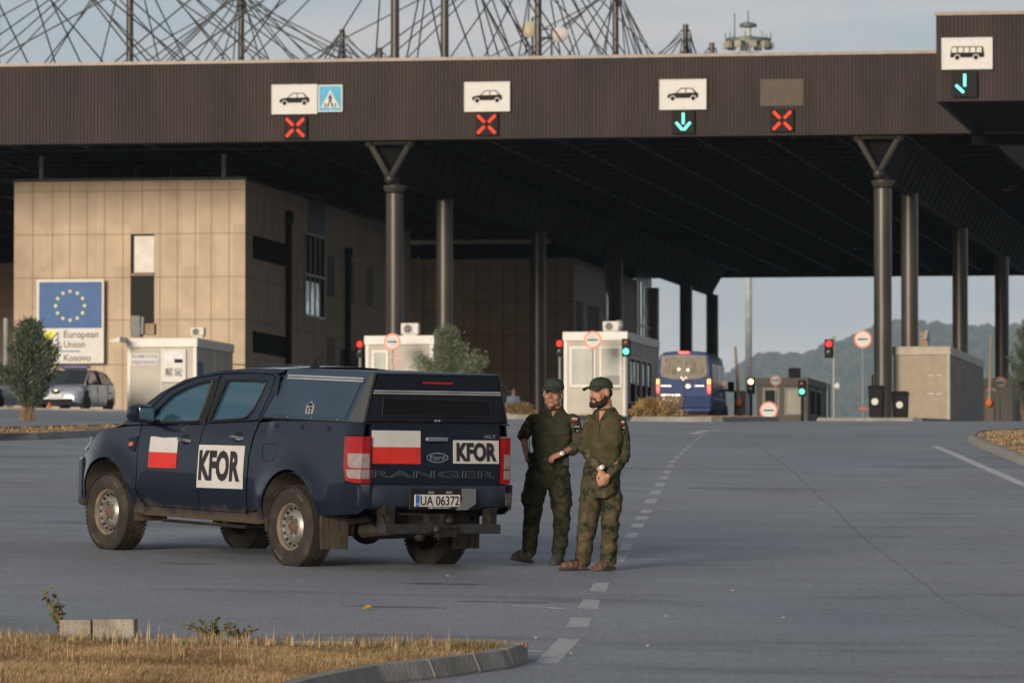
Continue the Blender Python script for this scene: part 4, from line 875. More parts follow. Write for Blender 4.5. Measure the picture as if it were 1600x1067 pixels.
while cnt < 21000:
    p = Vector((rnd.uniform(-5.2, .3), rnd.uniform(35.8, 42.3), 0))
    if not inside(p, vg): continue
    n_ = noise.noise(Vector((p.x*1.1, p.y*.9, 0))); gz = noise.noise(Vector((p.x*.55+9, p.y*.5, 4)))
    if n_ < -.28 and rnd.random() < .7: cnt += 1; continue
    ms = (0, 0, 1, 3) if n_ > 0 else (1, 0, 1)
    if gz > .12 and rnd.random() < .45: ms = (2, 0)
    h = .045+.04*max(0, n_+.25); h *= 1.1 if p.y > 40.6 else 1
    blades(mb, (p.x, p.y, G(p.x, p.y)+.09), 6, h, .06, rnd, ms, 1.1, .0028); cnt += 1
for i in range(130):                                             # taller seed stalks
    p = Vector((rnd.uniform(-5, .0), rnd.uniform(38, 42), 0))
    if inside(p, vg): blades(mb, (p.x, p.y, G(p.x, p.y)+.09), 3, rnd.uniform(.13, .24), .03, rnd, (3, 3, 1), .45, .003)
for bx in (-3.7, -3.0, -2.3, -1.75, -1.0, -.9): 
    for i in range(60): blades(mb, (bx+rnd.gauss(0, .25), yb-.35+rnd.gauss(0, .22), G(bx, yb)+.09), 3, rnd.uniform(.05, .12), .04, rnd, (2, 0, 0, 1), .9, .004)
tag(mb.build('dry_grass', GR, fix=False), kind='stuff')
c0 = GP(93, 1014); c1 = GP(211, 1014); t = thing('concrete_block', 'weathered concrete block lying at the back of the grass verge', 'block', c0)
w = (c1-c0).x; g = MB().box(0, w*.42, 0, .45, -.1, .215); g.box(w*.42+.012, w, .02, .45, -.1, .22); g.box(w*.41, w*.43, .03, .4, -.1, .20)
t_ = t; g.build('block', M_CONC2, t, bevel=.02)
def weed(name, label, px, py, h, n, spread, leaf, seed, lean=0):
    rnd = random.Random(seed); b = GP(px, py); b.z += .02; t = thing(name, label, 'plant', b); st = MB(); lf = MB()
    for i in range(n):
        top = Vector((rnd.gauss(lean, spread), rnd.gauss(0, spread*.6), h*rnd.uniform(.5, 1.05))); mid = Vector((top.x*.25, top.y*.3, top.z*.5)); st.path([(rnd.gauss(0, .02), 0, 0), mid, top], [.008, .006, .004], 4)
        for k in range(int(14*top.z/h)):
            q = rnd.random(); c = mid.lerp(top, q) if rnd.random() < .6 else Vector().lerp(mid, q); s = leaf*rnd.uniform(.6, 1.3); d = Vector((rnd.uniform(-1, 1), rnd.uniform(-1, 1), rnd.uniform(-.4, .8))).normalized()*s; e = d.orthogonal().normalized()*s*.42
            lf.add([c, c+d*.5+e, c+d, c+d*.5-e], [(0, 1, 2, 3)], rnd.choice((0, 0, 1)))
    st.build('stem', GR[1], t, fix=False); lf.build('leaves', [GR[2], mat('dull leaf', (.07, .085, .035), .8)], t, fix=False)
weed('roadside_weed', 'tall thin green weed growing in front of the left end of the concrete block', 100, 1012, .43, 9, .09, .045, 3, -.04)
weed('roadside_weed', 'low leafy weed with small white flowers at the back edge of the verge', 330, 1012, .20, 14, .11, .040, 4); weed('roadside_weed', 'sparse leafy weed right of the flowering weed at the verge edge', 375, 1013, .17, 12, .10, .036, 5)
# right island
ri = island([(1640, 742), (1600, 729), (1560, 712), (1526, 698), (1511, 690), (1518, 683), (1545, 680), (1600, 678), (1660, 678)], .13, .15); 
# mid islands (kerb strips with dry soil)
def strip_island(pts, y0=60): return island(pts, .12, .14, y0=y0)
l1 = strip_island([(-40, 689), (60, 687), (150, 682), (196, 676), (200, 671), (150, 672), (40, 675), (-40, 677)])
def far_island(px0, px1, v0, v1, h=.14):
    a = L(px0, 655, v0).x; b = L(px1, 655, v0).x; P = [SW(a, v0, 0), SW(b-.3, v0, 0), SW(b, v0+.4, 0), SW(b, v1, 0), SW(a, v1, 0)]
    for p in P: p.z = G(p.x, p.y)
    return island(None, h, .15, world_pts=P)
f1 = far_island(985, 1128, 158, 172); f2 = far_island(735, 880, 166, 184); f3 = far_island(1275, 1440, 192, 206); f4 = far_island(-60, 380, 188.5, 190.5, .1)
def dry_patch(name, poly, n, h, ms, seed, w=.012):
    rnd = random.Random(seed); mb = MB(); X = [p.x for p in poly]; Y = [p.y for p in poly]; k = 0; tries = 0
    while k < n and tries < n*20:
        tries += 1; p = Vector((rnd.uniform(min(X), max(X)), rnd.uniform(min(Y), max(Y)), 0))
        if inside(p, poly) and noise.noise(p*.7) > -.15: blades(mb, (p.x, p.y, G(p.x, p.y)+.06), 5, h, .1, rnd, ms, .7, w); k += 1
    tag(mb.build(name, GR, fix=False), kind='stuff')
dry_patch('dry_grass', ri, 900, .07, (0, 1, 3), 1); dry_patch('dry_grass', l1, 260, .08, (0, 1), 2); dry_patch('dry_grass', f1, 300, .12, (0, 1), 3); dry_patch('dry_grass', f2, 400, .13, (0, 1, 3), 4, .02)
def tuft(name, label, cat, px, py, v, w, h, n, cols, seed, leaf=.05, aspect=.3):
    """rounded bush made of twigs and small leaves"""
    c = L(px, py, v); wp = SW(*c); wp.z = G(wp.x, wp.y)+.1; t = thing(name, label, cat, wp); rnd = random.Random(seed); st = MB(); lf = MB()
    for i in range(26):
        a = rnd.random()*6.28; r = w*.5*rnd.uniform(.3, 1); st.path([(0, 0, 0), (math.cos(a)*r*.5, math.sin(a)*r*.5, h*.45), (math.cos(a)*r, math.sin(a)*r, h*rnd.uniform(.5, .95))], [.02, .012, .005], 4)
    lobes = [(rnd.uniform(-.32, .32)*w, rnd.uniform(-.3, .3)*w, rnd.uniform(.2, .62)*h, rnd.uniform(.18, .34)*w) for _ in range(12)]
    for i in range(n):
        lb = rnd.choice(lobes); d = Vector((rnd.gauss(0, 1), rnd.gauss(0, 1), rnd.gauss(0, 1))).normalized()*lb[3]*rnd.random()**.35; c = Vector((lb[0]+d.x, lb[1]+d.y, max(.02, lb[2]+d.z*h/w))); s = leaf*rnd.uniform(.5, 1.4)
        d = (d.normalized()+Vector((rnd.uniform(-.5, .5), rnd.uniform(-.5, .5), rnd.uniform(0, 1)))).normalized()*s; e = d.orthogonal().normalized()*s*aspect; lf.add([c-e, c+e, c+d+e*.3, c+d-e*.3], [(0, 1, 2, 3)], rnd.randrange(len(cols)))
    st.build('twigs', GR[1], t, fix=False); lf.build('foliage', cols, t, fix=False)
Yg = mat('yellow dry bush', (.42, .26, .07), .9, var=.3, vs=3); Yd = mat('yellow brown bush', (.25, .15, .05), .9)
tuft('dry_bush', 'yellow dry bush in front of the van', 'bush', 1024, 655, 160, 1.5, .75, 3600, [Yg, Yd, GR[3]], 8)
tuft('dry_bush', 'pale dry bush behind the left soldier', 'bush', 806, 655, 168, 1.2, .52, 2600, [mat('pale bush', (.33, .25, .14), .9, var=.3), GR[1]], 9)
def conifer(label, px, py, v, h, w, seed, trunk=.28, cols=None, n=9000, wp=None):
    c = L(px, py, v); wp = SW(*c); wp.z = G(wp.x, wp.y); t = thing('juniper_tree', label, 'tree', wp, 0, 'young junipers on the islands'); rnd = random.Random(seed); st = MB(); lf = MB()
    st.path([(0, 0, -.1), (.02, 0, h*.4), (0, 0, h*.9)], [.05, .035, .01], 7)
    sprays = []
    for i in range(85):
        z = h*(trunk*.6+(1-trunk*.6)*rnd.random()**1.05); qz = max(0, (z/h-trunk*.5)/(1-trunk*.5)); prof_ = min(1, .45+qz/.45)*(1-max(0, qz-.32)/.68)**.75+.07; a = rnd.random()*6.283; r = w*.5*prof_*rnd.uniform(.4, 1.25); e = Vector((math.cos(a)*r, math.sin(a)*r, min(h*1.06, z+r*.7))); b = Vector((0, 0, z-.12*h*prof_)); st.path([b, b.lerp(e, .5)+Vector((0, 0, -.02)), e], [.012, .008, .003], 4); sprays.append((b, e))
    for i in range(n):
        b, e = rnd.choice(sprays); q = rnd.uniform(.3, 1.05); d0 = (e-b).normalized(); c = b.lerp(e, q)+Vector((rnd.gauss(0, .045), rnd.gauss(0, .045), rnd.gauss(0, .05)))*w; s = .06*rnd.uniform(.5, 1.5); d = (d0*.8+Vector((rnd.uniform(-.6, .6), rnd.uniform(-.6, .6), rnd.uniform(-.1, .9)))).normalized()*s; x = d.orthogonal().normalized()*s*.2
        lf.add([c-x, c+x, c+d+x*.4, c+d-x*.4], [(0, 1, 2, 3)], rnd.choice((0, 0, 1, 2)))
    for i in range(200):                                       # dry skirt at the foot
        a = rnd.random()*6.28; r = .16*rnd.random(); b = Vector((math.cos(a)*r, math.sin(a)*r, 0)); e = b*1.6+Vector((rnd.gauss(0, .05), rnd.gauss(0, .05), h*rnd.uniform(.1, .26))); x = Vector((.004, 0, 0)); lf.add([b-x, b+x, e], [(0, 1, 2)], 3)
    st.build('trunk', mat('juniper bark', (.13, .085, .055), .9), t, fix=False); lf.build('crown', cols, t, fix=False)
JC = [mat('juniper green', (.11, .15, .105), .8, var=.3, vs=4), mat('juniper dark', (.05, .07, .045), .8), mat('juniper pale', (.19, .22, .15), .8), GR[1]]
conifer('bluish green juniper in front of the flag billboard', 43, 675, 122, 2.12, 1.22, 1, cols=JC, n=24000)
conifer('pale green round juniper behind the pickup canopy near the second column', 699, 655, 170, 2.55, 1.75, 2, cols=[mat('sage', (.20, .235, .15), .8, var=.3, vs=4), JC[0], mat('sage pale', (.27, .29, .17), .8), GR[1]], n=30000, trunk=.06)
conifer('dark green juniper cut off by the right edge of the photo', 1606, 665, 168, 2.9, 1.1, 3, cols=JC, n=9000)
t = thing('fallen_leaf', 'small yellow leaf lying on the asphalt below the pickup', 'leaf', GP(575, 953)); g = MB(); g.add([(-.05, 0, .01), (-.02, -.02, .015), (.03, -.015, .03), (.05, .01, .02), (.0, .03, .045), (-.035, .02, .03)], [(0, 1, 2, 3, 4, 5)]); g.build('leaf', mat('yellow leaf', (.42, .25, .04), .8), t, fix=False)
rr = random.Random(21)
for px_, py_ in ((838, 997), (893, 1021), (1012, 1009), (1040, 963), (1145, 923), (700, 900), (1225, 965)):
    b = GP(px_, py_); g = MB(); blob(g, (0, 0, .006), .016, px_, 0, .5); o_ = g.build('pebble', mat('pale pebble', (.35, .33, .3), .9)); o_.location = b; tag(o_, 'tiny pale pebble lying on the asphalt', 'pebble', 'pebbles on the road')

CR = mat('crack filler', (.165, .172, .19), .8)
rc = random.Random(4)
for pts in ([(1180, 690), (1235, 735), (1300, 792), (1345, 838), (1420, 895), (1475, 938), (1540, 965), (1640, 1000)], [(1085, 1000), (1200, 1012), (1330, 1020), (1470, 1032), (1620, 1040)], [(330, 868), (360, 872), (372, 880), (430, 882)], [(1240, 768), (1252, 764), (1262, 766)]):
    q = []
    for (a, b), (c_, d_) in zip(pts, pts[1:]):
        for i in range(4): q.append((a+(c_-a)*i/4+rc.uniform(-3, 3), b+(d_-b)*i/4+rc.uniform(-.6, .6)))
    line('road_crack', q, .022, CR, .001)
STN = mat('oil stain', (.135, .142, .16), .5, var=.3, vs=3)
def stain(px, py, rx, ry, seed):
    c = GP(px, py); rn = random.Random(seed); P = [c+Vector((math.cos(t)*rx*rn.uniform(.6, 1.1), math.sin(t)*ry*rn.uniform(.6, 1.1), 0)) for t in [i*.35 for i in range(18)]]; c.z = G(c.x, c.y)+.0012
    vs = [c]; 
    for k in (.5, 1):
        for p in P: q = c.lerp(p, k); vs.append(Vector((q.x, q.y, G(q.x, q.y)+.0012)))
    n = 18; fs = [(0, 1+i, 1+(i+1) % n) for i in range(n)]+[(1+i, 1+n+i, 1+n+(i+1) % n, 1+(i+1) % n) for i in range(n)]
    tag(MB().add(vs, fs).build('oil_stain', STN, fix=False), kind='structure')
stain(700, 912, .42, .22, 1); stain(620, 948, .45, .18, 2); stain(790, 940, .5, .14, 3); stain(1195, 764, 1.1, .9, 4); stain(290, 880, .28, .2, 5)
# ------------------------------------------------------------------ pickup
def interp(tab, x):
    if x <= tab[0][0]: return tab[0][1]
    if x >= tab[-1][0]: return tab[-1][1]
    for i in range(len(tab)-1):
        (a, fa), (b, fb) = tab[i], tab[i+1]
        if a <= x <= b:
            fm = tab[i-1][1] if i else fa; am = tab[i-1][0] if i else a-(b-a); fn_ = tab[i+2][1] if i+2 < len(tab) else fb; an = tab[i+2][0] if i+2 < len(tab) else b+(b-a)
            h = b-a; t = (x-a)/h; d1 = (fb-fm)/(b-am)*h; d2 = (fn_-fa)/(an-a)*h
            return (2*t**3-3*t*t+1)*fa+(t**3-2*t*t+t)*d1+(-2*t**3+3*t*t)*fb+(t**3-t*t)*d2
YZ = [(.30, .845), (.42, .87), (.55, .905), (.64, .922), (.80, .928), (.95, .924), (1.10, .912), (1.22, .90), (1.30, .878), (1.36, .858), (1.55, .80), (1.75, .735), (1.86, .69)]
FX, RX, RW = 3.22, 0.0, .388
def Sy(x, z):
    zz = z if x > .45 or z < 1.22 else 1.22+(z-1.22)*.45
    y = interp(YZ, zz)
    if x > 3.35: t = (x-3.35)/.85; y -= .36*t*t+(.05*t if z > 1 else 0)
    if x > 2.7 and z > .95: y -= .05*min(1, (x-2.7)/.8)*min(1, (z-.95)/.3)
    if x < -.85: t = (-.85-x)/.30; y -= .10*t*t
    for c in (FX, RX):                                # wheel arch flare
        r = math.hypot(x-c, (z-.42)*1.0); 
        if z < 1.15: y += .038*math.exp(-((r-.50)/.10)**2)
    return y
def arch(cx, r=.475, z0=.44, a0=0, a1=180, n=16, sq=1.04):
    return [(cx+r*math.cos(R(a0+(a1-a0)*i/n)), z0+r*sq*math.sin(R(a0+(a1-a0)*i/n))) for i in range(n+1)]
def panel(poly, fn, normal, step=.06, rim=.02, m=0):
    """poly in 2 coordinates, filled, cut into a fine net, bent by fn(a,b) -> point, with a folded rim"""
    bm = bmesh.new(); f = bm.faces.new([bm.verts.new((a, b, 0)) for a, b in poly])
    for ax in (0, 1):
        lo = min(p[ax] for p in poly); hi = max(p[ax] for p in poly); k = int((hi-lo)/step)
        for i in range(1, k+1):
            co = [0, 0, 0]; co[ax] = lo+(hi-lo)*i/(k+1); no = [0, 0, 0]; no[ax] = 1
            bmesh.ops.bisect_plane(bm, geom=bm.verts[:]+bm.edges[:]+bm.faces[:], plane_co=co, plane_no=no, dist=1e-5)
    bmesh.ops.triangulate(bm, faces=[q for q in bm.faces if len(q.verts) > 4])
    for v in bm.verts: v.co = fn(v.co.x, v.co.y)
    bm.normal_update(); s = sum((q.normal for q in bm.faces), Vector())
    if s.dot(normal) < 0: bmesh.ops.reverse_faces(bm, faces=bm.faces[:]); bm.normal_update()
    if rim:
        be = [e for e in bm.edges if len(e.link_faces) == 1]; r = bmesh.ops.extrude_edge_only(bm, edges=be)
        for v in [g for g in r['geom'] if isinstance(g, bmesh.types.BMVert)]: v.co -= Vector(normal)*rim
    bm.verts.index_update(); mb = MB(); mb.add([v.co.copy() for v in bm.verts], [tuple(v.index for v in q.verts) for q in bm.faces], m); bm.free(); return mb
def both(fn_build):
    for s in (1, -1): fn_build(s)
M_NAVY = mat('navy paint', (.011, .020, .042), .28, .15, var=.12, vs=1.5, coat=.6, grain=.06, gs=300)
def dusty(name, base, dust_sheen, z0, z1, rough=.35, coat=.4):
    """paint with a film of dried mud in patches low on the panel"""
    m = mat(name, base, rough, .12, var=.1, coat=coat); t = m.node_tree; b = t.nodes['Principled BSDF']; old = b.inputs['Base Color'].links[0].from_socket
    tc = t.nodes.new('ShaderNodeTexCoord'); sp = t.nodes.new('ShaderNodeSeparateXYZ'); t.links.new(tc.outputs['Object'], sp.inputs[0])
    nz = t.nodes.new('ShaderNodeTexNoise'); nz.inputs['Scale'].default_value = 5; nz.inputs['Detail'].default_value = 8; nz.inputs['Roughness'].default_value = .7; t.links.new(tc.outputs['Object'], nz.inputs['Vector'])
    mr = t.nodes.new('ShaderNodeMapRange'); mr.inputs[1].default_value = z0; mr.inputs[2].default_value = z1; mr.inputs[3].default_value = .62; mr.inputs[4].default_value = -.25; t.links.new(sp.outputs['Z'], mr.inputs[0])
    ad = t.nodes.new('ShaderNodeMath'); ad.operation = 'ADD'; t.links.new(mr.outputs[0], ad.inputs[0]); t.links.new(nz.outputs['Fac'], ad.inputs[1])
    cl = t.nodes.new('ShaderNodeMapRange'); cl.inputs[1].default_value = .62; cl.inputs[2].default_value = .95; t.links.new(ad.outputs[0], cl.inputs[0])
    mx = t.nodes.new('ShaderNodeMix'); mx.data_type = 'RGBA'; t.links.new(cl.outputs[0], mx.inputs[0]); t.links.new(old, mx.inputs[6]); mx.inputs[7].default_value = (*dust_sheen, 1); t.links.new(mx.outputs[2], b.inputs['Base Color'])
    r = t.nodes.new('ShaderNodeMapRange'); r.inputs[3].default_value = rough; r.inputs[4].default_value = .9; t.links.new(cl.outputs[0], r.inputs[0]); t.links.new(r.outputs[0], b.inputs['Roughness'])
    c = t.nodes.new('ShaderNodeMapRange'); c.inputs[3].default_value = coat; c.inputs[4].default_value = 0; t.links.new(cl.outputs[0], c.inputs[0]); t.links.new(c.outputs[0], b.inputs['Coat Weight']); return m
M_BODY = dusty('navy body paint', (.0040, .0085, .020), (.075, .056, .040), .36, .66, .25, .55)
M_CANP = mat('canopy grey blue paint', (.030, .052, .088), .42, .1, var=.12, vs=2, coat=.15, grain=.05, gs=200)
M_CANR = mat('canopy black blue sheet', (.007, .010, .019), .42, .1, var=.25, vs=6, grain=.1, gs=150)
M_RUB = mat('dusty rubber', (.026, .023, .019), .85, var=.35, vs=6, bump=.5, bs=50, col2=(.060, .049, .037), lo=.42, hi=.72)
M_TRIM = mat('black trim', (.010, .010, .011), .5, var=.1); M_CHR = mat('chrome', (.75, .76, .78), .12, 1., var=.02); M_UNDER = mat('muddy underbody', (.012, .010, .008), .9, var=.5, vs=5)
M_RIM = mat('dusty steel rim', (.30, .28, .26), .42, .6, var=.2, vs=9); M_RIMD = mat('rusty mud rim', (.17, .13, .09), .8, .1, var=.3, vs=8); M_LINER = mat('muddy arch liner', (.075, .058, .042), .95, var=.4, vs=6, bump=.5, bs=30)
M_TAILR = mat('tail lamp red', (.26, .005, .007), .12, var=.15, vs=10, coat=.8); M_TAILW = mat('tail lamp clear', (.30, .25, .25), .12, .2, var=.15, vs=14, coat=.8)
M_WVIN = mat('white vinyl', (.54, .53, .52), .45, var=.05, vs=6); M_RVIN = mat('red vinyl', (.55, .03, .02), .4, var=.08, vs=5); M_KLET = mat('black vinyl letters', (.022, .022, .024), .6)
M_GLS = glass('side glass', (.40, .52, .56), 2.6, (.62, .86, 1)); M_SILV = mat('silver stripe', (.45, .46, .47), .35, .4)
TF = Vector((-0.59970474, 0.79862786, 0.05047543)); TRr = Vector((0.79976547, 0.60029842, 0.00412289)); TU = TRr.cross(TF).normalized()
TO = Vector((-1.38837781, 54.75527604, -0.09359887))
pk = thing('pickup_truck', 'dark blue double cab pickup with white and red flag panels and lettered placards', 'pickup truck')
pk.matrix_world = Matrix(((TF.x, -TRr.x, TU.x, TO.x), (TF.y, -TRr.y, TU.y, TO.y), (TF.z, -TRr.z, TU.z, TO.z), (0, 0, 0, 1)))
ROOF = [(.50, 1.875), (.60, 1.879), (1.08, 1.868), (1.43, 1.848), (1.79, 1.803), (2.15, 1.733), (2.5, 1.595), (2.68, 1.49), (3.04, 1.272), (3.10, 1.24)]
def zr(x): return interp(ROOF, x)
def side_fn(s, off=0.): return lambda a, b: Vector((a, s*(Sy(a, b)+off), b))
def sp_(name, poly, m, s, off=0., step=.06, rim=.02, smooth=True, parent=None): 
    return panel(poly, side_fn(s, off), Vector((0, s, 0)), step, rim).build(name, m, parent or pk, smooth=smooth, fix=False, ang=50)
fa = arch(FX, a0=0, a1=180); ra = arch(RX, a0=0, a1=180)
BELT = [(2.66, 1.262), (2.1, 1.285), (1.56, 1.315), (1.52, 1.318), (.95, 1.352), (.70, 1.375)]
for s in (1, -1):
    # front wing with its arch
    poly = [(2.672, 1.262), (2.69, 1.05), (2.675, .62), (2.62, .52), (2.56, .48), (2.60, .40), (FX-.475, .40)]+[(a, b) for a, b in reversed(arch(FX))]+[(FX+.475, .42), (3.80, .42), (3.92, .55), (3.95, .75), (3.86, .93), (3.72, .98), (3.63, 1.10), (3.45, 1.185), (3.2, 1.225), (2.9, 1.25)]
    sp_('front_wing', poly, M_BODY, s)
    # sill below the doors
    sp_('sill', [(2.74, .385), (2.60, .395), (2.555, .472), (.795, .476), (.62, .50), (.48, .53), (.475, .40), (.60, .385)], M_BODY, s, -.004)
    # doors
    fd = [(2.655, 1.262), (2.676, 1.04), (2.66, .64), (2.61, .53), (2.52, .483), (1.588, .483), (1.588, .60), (1.612, 1.10), (1.562, 1.310), (2.1, 1.283)]
    d1 = sp_('front_door', fd, M_BODY, s, .002)
    rd = [(1.548, 1.312), (1.598, 1.10), (1.574, .60), (1.574, .483), (.81, .483), (.768, .53), (.74, .80), (.735, 1.05), (.675, 1.29), (.665, 1.37), (.95, 1.350)]
    d2 = sp_('rear_door', rd, M_BODY, s, .002)
    # door window frames
    def ring(outer, inner, name, m, off, off2, parent):
        mb = MB(); n = len(outer)
        def dn(P):
            Q = []
            for i in range(n):
                for k in range(5): a, b = P[i], P[(i+1) % n]; Q.append((a[0]+(b[0]-a[0])*k/5, a[1]+(b[1]-a[1])*k/5))
            return Q
        O, I = dn(outer), dn(inner); k = len(O)
        vs = [Vector((a, s*(Sy(a, b)+off), b)) for a, b in O]+[Vector((a, s*(Sy(a, b)+off2), b)) for a, b in I]+[Vector((a, s*(Sy(a, b)+off2-.03), b)) for a, b in I]+[Vector((a, s*(Sy(a, b)-.03), b)) for a, b in O]
        fs = []
        for i in range(k):
            j = (i+1) % k; fs += [(i, j, k+j, k+i), (k+i, k+j, 2*k+j, 2*k+i), (3*k+i, 3*k+j, j, i)]
        return mb.add(vs, fs).build(name, m, parent, smooth=True)
    wo1 = [(2.665, 1.272), (2.68, 1.36), (2.50, 1.505), (2.36, 1.61), (2.10, 1.705), (1.86, 1.76), (1.60, 1.792), (1.545, 1.793), (1.555, 1.55), (1.572, 1.322), (2.1, 1.295)]
    wi1 = [(2.545, 1.300), (2.56, 1.345), (2.44, 1.455), (2.28, 1.575), (2.06, 1.662), (1.85, 1.712), (1.68, 1.735), (1.655, 1.735), (1.665, 1.55), (1.69, 1.340), (2.1, 1.318)]
    ring(wo1, wi1, 'window_frame', M_BODY, .0, -.004, d1)
    wo2 = [(1.555, 1.322), (1.535, 1.55), (1.525, 1.795), (1.3, 1.812), (1.0, 1.820), (.67, 1.818), (.61, 1.78), (.615, 1.65), (.655, 1.50), (.69, 1.385), (.95, 1.360)]
    wi2 = [(1.50, 1.345), (1.485, 1.55), (1.40, 1.745), (1.3, 1.752), (1.0, 1.757), (.76, 1.755), (.735, 1.745), (.77, 1.60), (.815, 1.48), (.885, 1.405), (.97, 1.385)]
    ring(wo2, wi2, 'window_frame', M_BODY, .0, -.004, d2)
    # black pillar, rubber
    sp_('door_pillar_trim', [(1.70, 1.345), (1.672, 1.735), (1.55, 1.785), (1.54, 1.55), (1.575, 1.335)], M_TRIM, s, .003, rim=.005, parent=d1); sp_('door_pillar_trim', [(1.55, 1.33), (1.52, 1.55), (1.515, 1.785), (1.395, 1.745), (1.49, 1.35)], M_TRIM, s, .003, rim=.005, parent=d2)
    for d_, pts in ((d1, [(2.56, 1.302), (2.1, 1.320), (1.69, 1.342)]), (d2, [(1.5, 1.347), (.98, 1.387), (.89, 1.405)])):
        MB().path([Vector((a, s*(Sy(a, b)+.002), b-.008)) for a, b in pts], .012, 6).build('window_rubber', M_TRIM, d_)
    for d_, W in ((d1, wi1), (d2, wi2)):
        cx = sum(a for a, b in W)/len(W); cz = sum(b for a, b in W)/len(W)
        MB().path([Vector((a, s*(Sy(a, b)+.001), b)) for a, b in W+[W[0]]], .009, 5).build('window_seal', M_TRIM, d_)
        sp_('side_window', [(a+(a-cx)*.03, b+(b-cz)*.03) for a, b in W], M_GLS, s, -.022, rim=0, parent=d_)
    # cab frame: pillar + roof rail + C pillar
    top = [(x, zr(x)) for x in (3.05, 2.68, 2.5, 2.15, 1.79, 1.43, 1.08, .60, .52)]
    low = [(2.69, 1.275), (2.695, 1.365), (2.51, 1.515), (2.37, 1.622), (2.11, 1.715), (1.86, 1.770), (1.60, 1.803), (1.3, 1.822), (1.0, 1.830), (.665, 1.828), (.598, 1.785), (.602, 1.65), (.642, 1.50), (.68, 1.375)]
    poly = top+[(.435, 1.84), (.49, 1.72), (.575, 1.55), (.628, 1.41), (.64, 1.375)]+list(reversed(low))+[(2.95, 1.262)]
    sp_('cab_pillars', poly, M_BODY, s, 0, step=.05)
    # bed side
    poly = [(.63, 1.36), (.715, 1.05), (.722, .80), (.752, .53), (.70, .515), (.475, .53)]+list(arch(RX))+[(-.475, .50), (-.62, .52), (-1.00, .55), (-1.05, .62), (-1.05, .83), (-1.0, .838), (-.90, .85), (-.86, 1.01), (-.835, 1.285), (-1.0, 1.29), (-1.05, 1.29), (-1.05, 1.402), (-.4, 1.40), (.3, 1.385)]
    sp_('bed_side', poly, M_BODY, s)
    # wheel arch liners and dark gap backing
    for c in (FX, RX):
        mb = MB(); A_ = arch(c, .47, .42, -12, 192, 18); mb.add([(a, s*(Sy(a, max(.42, b))-.012), b) for a, b in A_]+[(a, s*.50, b) for a, b in A_], [(i, i+1, 19+i+1, 19+i) for i in range(18)]); mb.build('arch_liner', M_LINER, pk, smooth=True)
    sp_('shut_line_backing', [(2.75, 1.24), (2.75, .5), (2.5, .45), (.79, .45), (.60, .55), (.60, 1.32), (.62, 1.36)], M_TRIM, s, -.022, rim=0)
    sp_('shut_line_backing', [(.66, 1.8), (.42, 1.8), (.42, 1.68), (.50, 1.40), (.60, 1.40)], M_TRIM, s, -.026, rim=0)
    MB().box(2.3, 2.68, s*.86-.02, s*.86+.02, .47, 1.2).box(.42, .80, s*.83-.02, s*.83+.02, .50, 1.3).build('inner_panel', M_TRIM, pk)
    # handles
    for d_, x0, x1, z_ in ((d1, 1.76, 1.965, 1.152), (d2, .86, 1.065, 1.205)):
        q = MB().ball((0, 0, 0), (.105, .035, .062), 14).xf(Matrix.Translation(((x0+x1)/2-.02, s*(Sy(1.5, z_)-.016), z_-.005))).build('handle_recess', M_TRIM, d_, smooth=True)
        yy = Sy(1.5, z_); MB().path([(x0, s*(yy-.01), z_-.012), (x0+.03, s*(yy+.028), z_-.006), (x1-.04, s*(yy+.028), z_+.004), (x1, s*(yy-.005), z_+.006)], [.017, .020, .020, .017], 8).build('door_handle', M_CHR, d_, smooth=True)
    # mirror
    mr_ = MB(); cxm, czm = 2.45, 1.385
    def rr_(y, k): return [Vector((cxm+dx*k, s*y, czm+dz*k)) for dx, dz in ((-.10, -.085), (-.115, .0), (-.105, .075), (-.06, .10), (.05, .085), (.09, .03), (.085, -.05), (.04, -.09))]
    mh = MB().loft([rr_(.93, .75), rr_(.98, .95), rr_(1.10, 1.0), rr_(1.165, .85), rr_(1.185, .5)]).build('wing_mirror', M_BODY, pk, smooth=True); mh.location = (0, 0, 0)
    MB().box(2.40, 2.50, min(s*.84, s*.96), max(s*.84, s*.96), 1.285, 1.33).build('mirror_arm', M_TRIM, mh, bevel=.01)
    MB().prism([(-.10+.0, -.075), (-.10, .06), (.07, .06), (.07, -.06)], lambda a, b, d: Vector((cxm-.118+d, s*(1.065+a*.95), czm+b)), 0, .02).build('mirror_glass', mat('mirror glass', (.6, .62, .62), .04, 1., var=.02), mh)
    # side vent, fuel flap
    MB().merge(panel([(2.70, 1.155), (2.86, 1.135), (2.83, 1.02), (2.73, 1.00)], side_fn(s, .008), Vector((0, s, 0)), .05, .01)).build('wing_vent', M_TRIM, pk, smooth=True); panel([(2.76, 1.10), (2.84, 1.09), (2.83, 1.055), (2.77, 1.06)], side_fn(s, .016), Vector((0, s, 0)), .05, .008).build('side_repeater', mat('amber lens', (.45, .12, .05), .2), pk)
    # tail lamp
    lamp = [(-.838, 1.278), (-.862, 1.01), (-.905, .862), (-1.0, .845), (-1.08, .842), (-1.08, 1.282)]
    q = sp_('tail_lamp', lamp, M_TAILR, s, .006, step=.03); q['label'] = 'red lamp wrapped round the rear corner'
    yl = s*.765; g = MB(); pts = [(-1.08, s*(Sy(-1.08, 1.0)+.006)), (-1.085, s*.80), (-1.085, s*.768)]
    for (xa, ya), (xb, yb_) in zip(pts, pts[1:]): g.add([(xa, ya, .842), (xb, yb_, .842), (xb, yb_, 1.282), (xa, ya, 1.282)], [(0, 1, 2, 3)])
    g.box(-1.075, -1.0, min(s*.766, s*.80), max(s*.766, s*.80), .842, 1.282); g.build('lamp_rear_face', M_TAILR, q, fix=False)
